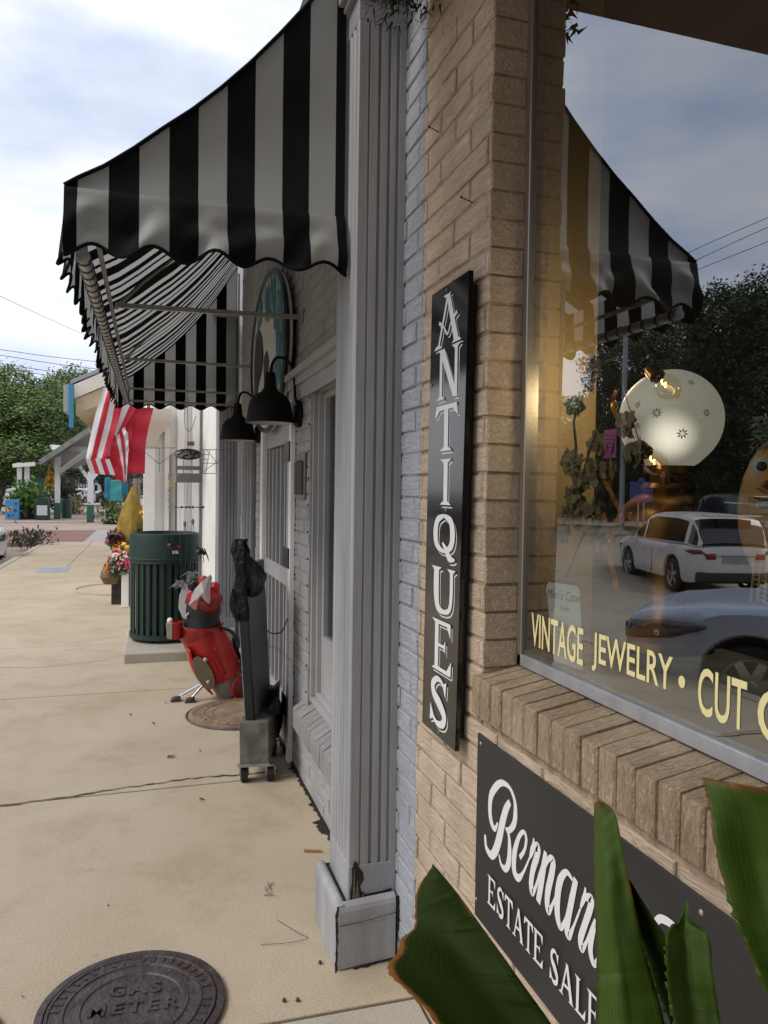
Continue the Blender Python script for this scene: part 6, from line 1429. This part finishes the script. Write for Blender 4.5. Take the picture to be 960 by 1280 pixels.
make_car('sedan', paintD, 'dark green car mirrored in the window left of the white SUV', (-9.6,28.5,-.12), radians(80))
make_car('suv', paintD, 'dark SUV mirrored in the window right behind the white SUV', (-18.2,21.5,-.2), radians(100))
for i,(x,Y,h,p,l) in enumerate(((-6.6,78,1.2,paintW,'white car parked far beyond the pavilion, left of the right-hand post'),(-4.0,80,.4,paintD,'dark car parked far beyond the pavilion, behind the right-hand post'),(-9.5,62,.9,paintW,'white car glimpsed far away behind the pavilion planters'))):
    make_car('sedan', p, l, (x,Y,-.12), h)

# ================================================================== TREES
def leafmats(pref, cols): return [mat('%s_%d'%(pref,i),c,.6,nscale=1.5,namt=.2) for i,c in enumerate(cols)]
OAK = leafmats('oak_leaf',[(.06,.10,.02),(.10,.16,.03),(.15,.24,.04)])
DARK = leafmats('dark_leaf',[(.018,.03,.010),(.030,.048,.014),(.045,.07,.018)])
def tree(name, label, lobes, base, mats, leaf=.22, dens=1.0, group=None, trunk_r=.3, seed=1):
    rnd = random.Random(seed); t = thing(name, label, 'tree', tuple(base), group)
    mb = MB()
    for (c,r) in lobes:
        c = Vector(c); r = Vector(r) if isinstance(r,(tuple,list,Vector)) else Vector((r,r,r)); n = int(dens*520*(r.x*r.z)/max(leaf*leaf*16,.2))
        # clumps inside the lobe
        ncl = max(10,int(n/26)); 
        for k in range(ncl):
            while True:
                u = Vector((rnd.uniform(-1,1),rnd.uniform(-1,1),rnd.uniform(-1,1)))
                if .15 < u.length < 1: break
            u = u.normalized()*(u.length**.45)*rnd.uniform(.75,1.12)
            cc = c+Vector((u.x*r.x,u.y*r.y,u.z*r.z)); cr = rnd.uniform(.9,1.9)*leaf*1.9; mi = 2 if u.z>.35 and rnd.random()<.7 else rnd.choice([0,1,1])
            for q in range(26):
                v = Vector((rnd.gauss(0,1),rnd.gauss(0,1),rnd.gauss(0,.7))); p = cc+v*cr*.55; d = Vector((rnd.gauss(0,1),rnd.gauss(0,1),rnd.gauss(0,.6))).normalized(); s_ = d.orthogonal().normalized(); l = leaf*rnd.uniform(.35,.8)
                mb.mi = mi; mb.add([p-d*l,p+s_*l*.45,p+d*l,p-s_*l*.45],[(0,1,2,3)])
    mb.build('crown', mats, t)
    mb = MB(); b = Vector(base); top = sum((Vector(l[0]) for l in lobes),Vector())/len(lobes)
    fork = b+(Vector((top.x,top.y,0))-Vector((b.x,b.y,0)))*.3; fork.z = b.z+(top.z-b.z)*.45
    P,_ = smooth([b,b+(fork-b)*.5+Vector((.1,0,0)),fork],1,4); mb.tube(P,[trunk_r*(1.15-.4*i/len(P)) for i in range(len(P))],10)
    for (c,r) in lobes:
        c = Vector(c); m0 = (fork+c)/2+Vector((0,0,.35)); P,_ = smooth([fork-Vector((0,0,.2)),m0,c,c+(c-m0)*.5],1,4); mb.tube(P,[max(.02,trunk_r*(.62-.55*i/len(P))) for i in range(len(P))],7)
    mb.build('trunk', mat('bark',(.10,.08,.06),.9,nscale=9,namt=.25,stretch=(1,1,.2)), t, smooth=True); return t
def lob(x,y,Y,rx,rz,ry=None): return (tuple(at(x,y,Y)), (rx,ry or rx*.8,rz))
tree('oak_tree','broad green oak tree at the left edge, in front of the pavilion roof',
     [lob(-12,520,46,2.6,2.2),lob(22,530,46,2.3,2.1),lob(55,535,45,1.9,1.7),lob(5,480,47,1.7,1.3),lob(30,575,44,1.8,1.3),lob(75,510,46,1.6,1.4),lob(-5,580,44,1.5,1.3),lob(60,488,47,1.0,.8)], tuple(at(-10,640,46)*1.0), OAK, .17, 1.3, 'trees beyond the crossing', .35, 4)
tree('oak_tree','lighter green oak crown rising behind the pavilion, left of the far canopy',
     [lob(90,500,58,2.0,2.2),lob(78,482,60,1.5,1.0),lob(98,540,56,1.8,1.8),lob(112,560,55,1.6,1.3)], (-6.0,58,0), OAK, .2, 1.0, 'trees beyond the crossing', .3, 9)
tree('oak_tree','dark oak crown behind the pavilion roof beside the flag',
     [lob(125,570,64,2.4,2.0),lob(150,560,66,2.5,2.6),lob(104,590,63,1.6,1.0)], (-4,66,0), DARK, .22, .9, 'trees beyond the crossing', .3, 12)
def MW(x,y,Y): p = at(x,y,Y); return Vector((.194-p.x,p.y,p.z))
def mlob(x,y,Y,rx,rz): return (tuple(MW(x,y,Y)),(rx,rx*.8,rz))
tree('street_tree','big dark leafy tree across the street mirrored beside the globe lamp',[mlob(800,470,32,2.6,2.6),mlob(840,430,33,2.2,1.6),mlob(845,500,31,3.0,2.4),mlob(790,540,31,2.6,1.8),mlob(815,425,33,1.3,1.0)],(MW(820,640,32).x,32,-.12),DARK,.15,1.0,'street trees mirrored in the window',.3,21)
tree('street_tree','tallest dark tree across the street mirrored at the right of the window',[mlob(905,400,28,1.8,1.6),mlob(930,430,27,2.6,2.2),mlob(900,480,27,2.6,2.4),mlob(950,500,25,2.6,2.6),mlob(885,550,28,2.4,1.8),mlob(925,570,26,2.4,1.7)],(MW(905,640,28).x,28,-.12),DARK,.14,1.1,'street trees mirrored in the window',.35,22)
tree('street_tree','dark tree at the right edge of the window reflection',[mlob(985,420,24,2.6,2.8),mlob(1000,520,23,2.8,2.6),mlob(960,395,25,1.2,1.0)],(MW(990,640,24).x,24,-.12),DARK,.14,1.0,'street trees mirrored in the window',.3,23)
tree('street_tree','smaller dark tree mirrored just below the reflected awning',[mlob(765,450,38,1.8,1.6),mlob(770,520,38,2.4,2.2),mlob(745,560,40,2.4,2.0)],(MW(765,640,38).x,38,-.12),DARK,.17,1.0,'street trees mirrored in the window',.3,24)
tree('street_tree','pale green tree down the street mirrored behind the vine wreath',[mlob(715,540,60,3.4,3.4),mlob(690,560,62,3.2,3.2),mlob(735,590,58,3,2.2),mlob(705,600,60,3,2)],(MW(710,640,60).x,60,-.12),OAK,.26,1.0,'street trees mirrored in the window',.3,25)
mb = MB(); random.seed(41)
for i in range(11000):
    x = random.uniform(650,1010); Y = 34-(x-740)*.035+random.uniform(-1,1); p = MW(x,random.uniform(575,645),Y); d = Vector((random.gauss(0,1),random.gauss(0,1),random.gauss(0,1))).normalized()*.22; s_ = d.orthogonal()*.5; mb.mi = i%3; mb.add([p-d,p+s_,p+d,p-s_],[(0,1,2,3)])
tag(mb.build('hedge', DARK), 'dense dark hedge running under the street trees across the road', 'hedge')
# dark timber building across the street
bw = thing('timber_building', 'low dark timber building behind the hedge across the street', 'building', tuple(MW(850,620,42)))
c = MW(850,620,42); mb = MB(); mb.box(c.x-22,c.x+6,40,46,-.2,3.4); mb.build('wall', mat('dark_timber',(.10,.055,.03),.7,nscale=3,stretch=(1,1,6)), bw)
mb = MB(); mb.hexa([(c.x-23,39,3.4),(c.x+7,39,3.4),(c.x+7,47,3.4),(c.x-23,47,3.4)],[(c.x-22,42.9,5),(c.x+6,42.9,5),(c.x+6,43.1,5),(c.x-22,43.1,5)]); mb.build('roof', mat('roof_shingle',(.07,.065,.06),.9), bw)
# utility pole, marker sign, wires
up = thing('utility_pole', 'gray utility pole across the street mirrored beside the vine wreath', 'utility pole', tuple(MW(776,640,30)))
b = MW(777,645,30); b.z = -.12; tp = MW(774,330,30); mb = MB(); mb.cyl(b,(b.x,b.y,tp.z+1.5),.13,.10,n=12); mb.build('pole', mat('pole_gray',(.34,.34,.36),.6), up, smooth=True)
hm = thing('marker_sign', 'small blue historical marker sign on a post mirrored left of the white SUV', 'sign', tuple(MW(800,650,24)))
a = MW(788,602,24); b2 = MW(815,628,24); mb = MB(); mb.box(min(a.x,b2.x),max(a.x,b2.x),23.97,24.03,b2.z,a.z); mb.ball(((a.x+b2.x)/2,24,a.z),.16,12,(1,.15,1)); mb.build('plate', mat('marker_blue',(.05,.06,.22),.5), hm, bevel=.01)
m3 = (a.x+b2.x)/2
for dx in (-.12,.12): mb = MB(); mb.cyl((m3+dx,24,-.12),(m3+dx,24,b2.z),.03,n=8); mb.build('post', M['steel'], hm)
def wire(pts, r, lab, grp='overhead wires'): 
    mb = MB(); P,_ = smooth([tuple(p) for p in pts],1,6); mb.tube(P,r,4); return tag(mb.build('overhead_wire', M['black']), lab, 'wire', grp)
wire([at(-80,330,20),at(0,370,24),at(60,398,30),at(120,425,38)],.010,'single dark overhead wire dropping towards the awning, highest at the left edge')
for k,(ya,yb,l) in enumerate(((437,452,'top'),(444,461,'second'),(455,470,'third'),(460,476,'lowest'))):
    wire([at(-80,ya-8,36),at(0,ya,38),at(60,(ya+yb)/2+1,40),at(120,yb,42),at(180,yb+6,44)],.014,'%s of the four parallel overhead wires above the oak tree'%l)
for k,(y0_,y1_,l) in enumerate(((316,272,'top of three mirrored wires to the right of the reflected awning'),(330,284,'middle of three mirrored wires to the right of the reflected awning'),(343,302,'lowest of three mirrored wires to the right of the reflected awning'),(385,345,'thicker mirrored wire just above the reflected tree tops'))):
    wire([MW(840,y0_+12,26),MW(873,y0_-6,25),MW(960,y1_,22),MW(1040,y1_-34,20)],.012 if k<3 else .02,l,'overhead wires mirrored in the window')

# ================================================================== FAR END OF THE STREET
pv = thing('pavilion', 'open white-post pavilion with green post feet and gray gabled roof', 'pavilion', (-4,38,0))
gfoot = mat('green_post_foot',(.03,.12,.09),.5); whp = mat('white_post',(.72,.73,.72),.5); roofm = mat('gray_roof',(.22,.23,.22),.6,nscale=3)
def post(x, Y, ztop, w_=.11, twin=False):
    for dx in ((-.16,.16) if twin else (0,)):
        mb = MB(); mb.box(x+dx-w_,x+dx+w_,Y-w_,Y+w_,.75 if not twin else .0,ztop); mb.build('post', whp, pv)
        if not twin: mb = MB(); mb.box(x-w_-.03,x+w_+.03,Y-w_-.03,Y+w_+.03,0,.75); mb.build('post_foot', gfoot, pv)
PX = [(-3.05,34.6),(-4.62,38.2),(-3.9,44.5),(-1.2,34.8)]
post(-3.05,34.6,2.15); post(-4.72,38.2,2.9); post(-6.35,39.5,2.6,.10,True)
def pb(a,b,th=.10,m=whp,nm='beam'):
    mb = MB(); a = Vector(a); b = Vector(b); d = (b-a).normalized(); u = Vector((0,1,0)); s_ = d.cross(u).normalized()*th; q = u*th; mb.hexa([a-s_-q,a+s_-q,a+s_+q,a-s_+q],[b-s_-q,b+s_-q,b+s_+q,b-s_+q]); return mb.build(nm, m, pv)
pb(at(65,559,38),at(118,563,36.0),.11); pb(at(72,590,38.2),at(108,563,36),.07,nm='brace'); pb(at(72,570,38.2),at(63,556,38),.06,nm='brace'); pb(at(112,600,34.6),at(99,583,34.9),.07,nm='brace'); pb(at(114,600,34.6),at(126,586,34.9),.07,nm='brace'); pb(at(16,582,39.5),at(44,580,39),.09)
# gable roof planes
mb = MB(); a = at(50,581,37.5); b = at(112,541,35); mb.hexa([a,b,b+Vector((0,7,0)),a+Vector((0,7,0))],[a+Vector((-.05,0,.22)),b+Vector((-.05,0,.24)),b+Vector((-.05,7,.24)),a+Vector((-.05,7,.22))]); mb.build('roof', roofm, pv)
mb = MB(); a = at(74,594,34.8); b = at(112,567,34.2); mb.hexa([a,b,b+Vector((0,4,0)),a+Vector((0,4,0))],[a+Vector((0,0,.14)),b+Vector((0,0,.16)),b+Vector((0,4,.16)),a+Vector((0,4,.14))]); mb.build('roof', roofm, pv)
wr_b = thing('white_roofed_building', 'low building with a pale metal roof beyond the pavilion', 'building', (-8,60,0))
mb = MB(); a = at(40,578,62); b = at(52,548,66); c = at(98,548,66); d = at(75,578,62); mb.hexa([a-Vector((0,0,.2)),d-Vector((0,0,.2)),c-Vector((0,0,.2)),b-Vector((0,0,.2))],[a,d,c,b]); mb.build('roof', mat('pale_metal_roof',(.62,.63,.62),.5), wr_b)
mb = MB(); a = at(28,590,63); d = at(82,590,63); mb.box(a.x,d.x,63,68,-.1,at(50,572,63).z); mb.build('wall', mat('green_dark_wall',(.05,.08,.07),.7), wr_b)
# canopy of the shop beyond
cn = thing('brown_shop', 'shop beyond the flag with a tan-soffit roof overhang trimmed in blue', 'shop', (0,17,0))
mb = MB(); a = at(88,480,14); b = at(165,449,14); dz = Vector((0,0,.07))
mb.hexa([a,b,b+Vector((0,5,0)),a+Vector((0,5,0))],[a+dz,b+dz,b+Vector((0,5,0))+dz,a+Vector((0,5,0))+dz]); mb.build('roof', mat('gray_flashing',(.30,.31,.33),.5), cn)
mb = MB(); mb.hexa([a-Vector((-.06,0,.24)),b-Vector((0,0,.26)),b+Vector((0,4.9,-.26)),a+Vector((.06,4.9,-.24))],[a-Vector((-.06,0,.004)),b-Vector((0,0,.004)),b+Vector((0,4.9,-.004)),a+Vector((.06,4.9,-.004))]); mb.build('fascia', M['cream'], cn)
mb = MB(); mb.hexa([a+Vector((.08,.05,-.50)),b+Vector((0,.05,-.55)),b+Vector((0,4.8,-.55)),a+Vector((.08,4.8,-.50))],[a+Vector((.08,.05,-.245)),b+Vector((0,.05,-.265)),b+Vector((0,4.8,-.265)),a+Vector((.08,4.8,-.245))]); mb.build('soffit', mat('tan_soffit',(.50,.40,.27),.7,nscale=4,namt=.1), cn)
mb = MB(); q = at(88,481,13.9); mb.box(q.x-.02,q.x+.05,13.86,13.94,at(98,535,13.9).z,q.z); mb.build('blue_strip', mat('blue_strip',(.03,.22,.38),.5), cn)
mb = MB(); mb.box(q.x-.11,q.x-.022,13.9,14.4,at(90,515,13.9).z,q.z); mb.build('gray_panel', mat('gray_panel',(.32,.36,.35),.5), cn)
mb = MB(); mb.box(-.78,3,15.6,22,0,4.3); mb.build('wall', mat('brown_wall',(.26,.20,.15),.8,nscale=3), cn)
# street furniture near the pavilion
nb = thing('newspaper_box', 'bright blue newspaper box with orange picture at the left of the pavilion', 'newspaper box', (-6.43,37,0), 'boxes and bins by the pavilion')
mb = MB(); mb.box(-6.71,-6.16,36.9,37.3,.04,.90); mb.build('body', mat('bright_blue',(.06,.27,.52),.5), nb, bevel=.02)
mb = MB(); random.seed(6)
for (y,z,r,c) in ((-6.58,.46,.10,0),(-6.50,.52,.08,0),(-6.30,.42,.08,1),(-6.55,.20,.06,1),(-6.38,.22,.05,1),(-6.28,.72,.06,1)):
    mb.mi = c; mb.add([(y+r*cos(k*pi/3)*random.uniform(.7,1.2),36.893-.002*c,z+r*sin(k*pi/3)) for k in range(6)],[tuple(range(6))])
mb.build('picture', [mat('orange_print',(.75,.33,.04),.5),mat('navy_print',(.03,.06,.15),.5)], nb)
g2 = thing('green_bin_box', 'dark green bin box with a white notice beside the pavilion post', 'bin', (-5.2,37,0), 'boxes and bins by the pavilion')
mb = MB(); mb.box(-5.48,-4.92,36.8,37.3,.0,.78); mb.box(-5.44,-4.96,36.84,37.26,.7802,.98); mb.build('body', mat('very_dark_green',(.012,.035,.028),.5), g2, bevel=.02)
mb = MB(); mb.box(-5.42,-4.99,36.785,36.797,.22,.66); mb.build('notice', mat('notice_white',(.6,.62,.6),.6), g2)
g3 = thing('small_green_bin', 'small dark green bin standing right behind the pavilion post foot', 'bin', (-4.45,39,0), 'boxes and bins by the pavilion')
mb = MB(); mb.lathe([(.20,0),(.22,.0),(.25,.85),(.22,.9),(0,.92)],(-4.40,39,0),16); mb.build('body', mat('very_dark_green',(.012,.035,.028),.5), g3, smooth=True)
def bush(name, label, x, y, Y, rx, rz, mats, n=500, sz=.12, pot=None, cat='plant', grp=None):
    c = at(x,y,Y); t = thing(name, label, cat, (c.x,Y,0), grp); mb = MB()
    for i in range(n):
        u = Vector((random.gauss(0,.45),random.gauss(0,.45),random.gauss(0,.45))); p = c+Vector((u.x*rx,u.y*rx,u.z*rz)); d = Vector((random.gauss(0,.6),random.gauss(0,.6),random.gauss(.4,.8))).normalized()*sz; s_ = d.orthogonal()*.3; mb.mi = random.randrange(len(mats)); mb.add([p-d,p+s_,p+d,p-s_],[(0,1,2,3)])
    mb.build('foliage', mats, t)
    if pot: mb = MB(); mb.lathe([(pot*.75,0),(pot,.02),(pot*1.1,pot*1.1),(pot,pot*1.15),(0,pot)],(c.x,Y,0),18); mb.build('pot', M['black'], t, smooth=True)
    return t
bush('potted_fern','bright green fern in a dark pot between the blue box and the green bin',33,625,38,.75,.75,leafmats('fern',[(.06,.14,.02),(.10,.20,.03),(.16,.28,.05)]),700,.16,.42)
bush('shrub','dark purple-brown shrub behind the pavilion between its posts',84,622,46,.9,1.1,[mat('purple_leaf',(.05,.025,.03),.7),DARK[1]],500,.16,None,grp='shrubs by the pavilion')
bush('shrub','pale grassy shrub at the foot of the dark shrub behind the pavilion',93,632,45,.5,.6,[mat('pale_grass',(.22,.22,.08),.7)],200,.14,None,grp='shrubs by the pavilion')
bush('shrub','small green shrub below the turquoise bags',140,640,33,.55,.75,OAK,350,.12,.25,grp='shrubs by the pavilion')
bush('shrub','dark sprawling shrub at the kerb beside the white car',38,672,21.5,.55,.26,[mat('kerb_plant',(.06,.055,.04),.8),mat('kerb_plant2',(.10,.09,.07),.8)],300,.07,None,grp='shrubs by the pavilion')
bush('hanging_basket','dark hanging flower basket under the pavilion beam, left of the right-hand post',88,592,34.8,.22,.25,DARK,160,.08,None,'hanging basket','hanging baskets')
bush('hanging_basket','dark hanging flower basket under the pavilion beam, nearer the right-hand post',98,592,34.8,.25,.25,DARK,180,.08,None,'hanging basket','hanging baskets')
bush('flower_bush','orange and yellow flowers beside the pavilion post',64,598,38.5,.30,.85,[mat('orange_bloom',(.7,.28,.03),.6),mat('gold_bloom',(.55,.45,.04),.6),OAK[0]],260,.10,None)
# green vendor sign and lamp post, hazy buildings across the far street
gsn = thing('green_banner', 'dark green banner with a line of pale lettering behind the potted fern', 'banner', (-6,40.5,0))
a = at(30,598,40.5); b = at(62,622,40.5); mb = MB(); mb.box(a.x,b.x,40.5,40.56,b.z,a.z); mb.build('cloth', mat('banner_green',(.02,.09,.06),.6), gsn)
mb = MB(); 
for i in range(8): p = at(33+i*2.9,614,40.48); mb.box(p.x,p.x+.09,40.48,40.49,p.z-.04,p.z+.06)
mb.build('lettering', mat('banner_pale',(.4,.45,.42),.6), gsn)
for x in (30,62): p = at(x,600,40.53); mb = MB(); mb.cyl((p.x,40.53,0),(p.x,40.53,p.z+.1),.04,n=8); mb.build('post', M['black'], gsn)
sl = thing('street_lamp', 'slim black street lamp post seen through the pavilion', 'street lamp', tuple(at(82,640,50)))
p = at(82,640,50); mb = MB(); mb.cyl((p.x,50,0),(p.x,50,3.3),.06,n=10); mb.build('pole', M['black'], sl); mb = MB(); mb.lathe([(.06,0),(.16,.1),(.2,.4),(.05,.55)],(p.x,50,3.3),12); mb.build('lantern', M['black'], sl)
for (x0,x1,y0_,Y,c,l,nm) in ((95,108,592,95,(.42,.45,.50),'pale gray building at the far end of the street','far_building'),(108,140,600,100,(.55,.57,.60),'long whitish low building across the far end of the street','far_building'),(60,96,598,98,(.36,.38,.40),'gray low building far behind the pavilion posts','far_building')):
    a = at(x0,y0_,Y); b = at(x1,y0_,Y); t = thing(nm, l, 'building', ((a.x+b.x)/2,Y,0), 'far buildings across the cross street'); mb = MB(); mb.box(a.x,b.x,Y,Y+8,-.2,a.z); mb.build('wall', mat('far_%d'%x0,c,.8), t)
    for k in range(4): xx = a.x+(b.x-a.x)*(k+.3)/4; mb = MB(); mb.box(xx,xx+(b.x-a.x)*.1,Y-.03,Y-.001,.8,a.z*.75); mb.build('window', M['dark_glass'], t)
tree('far_tree','hazy distant tree line closing the end of the street',[lob(70,585,130,7,4),lob(110,590,135,8,4),lob(150,585,130,8,5),lob(30,575,128,8,5),lob(-10,560,125,9,7),lob(190,590,140,9,5)],(-8,130,-.1),leafmats('far_leaf',[(.07,.10,.07),(.09,.12,.08),(.11,.15,.10)]),.5,1.0,None,.5,55)
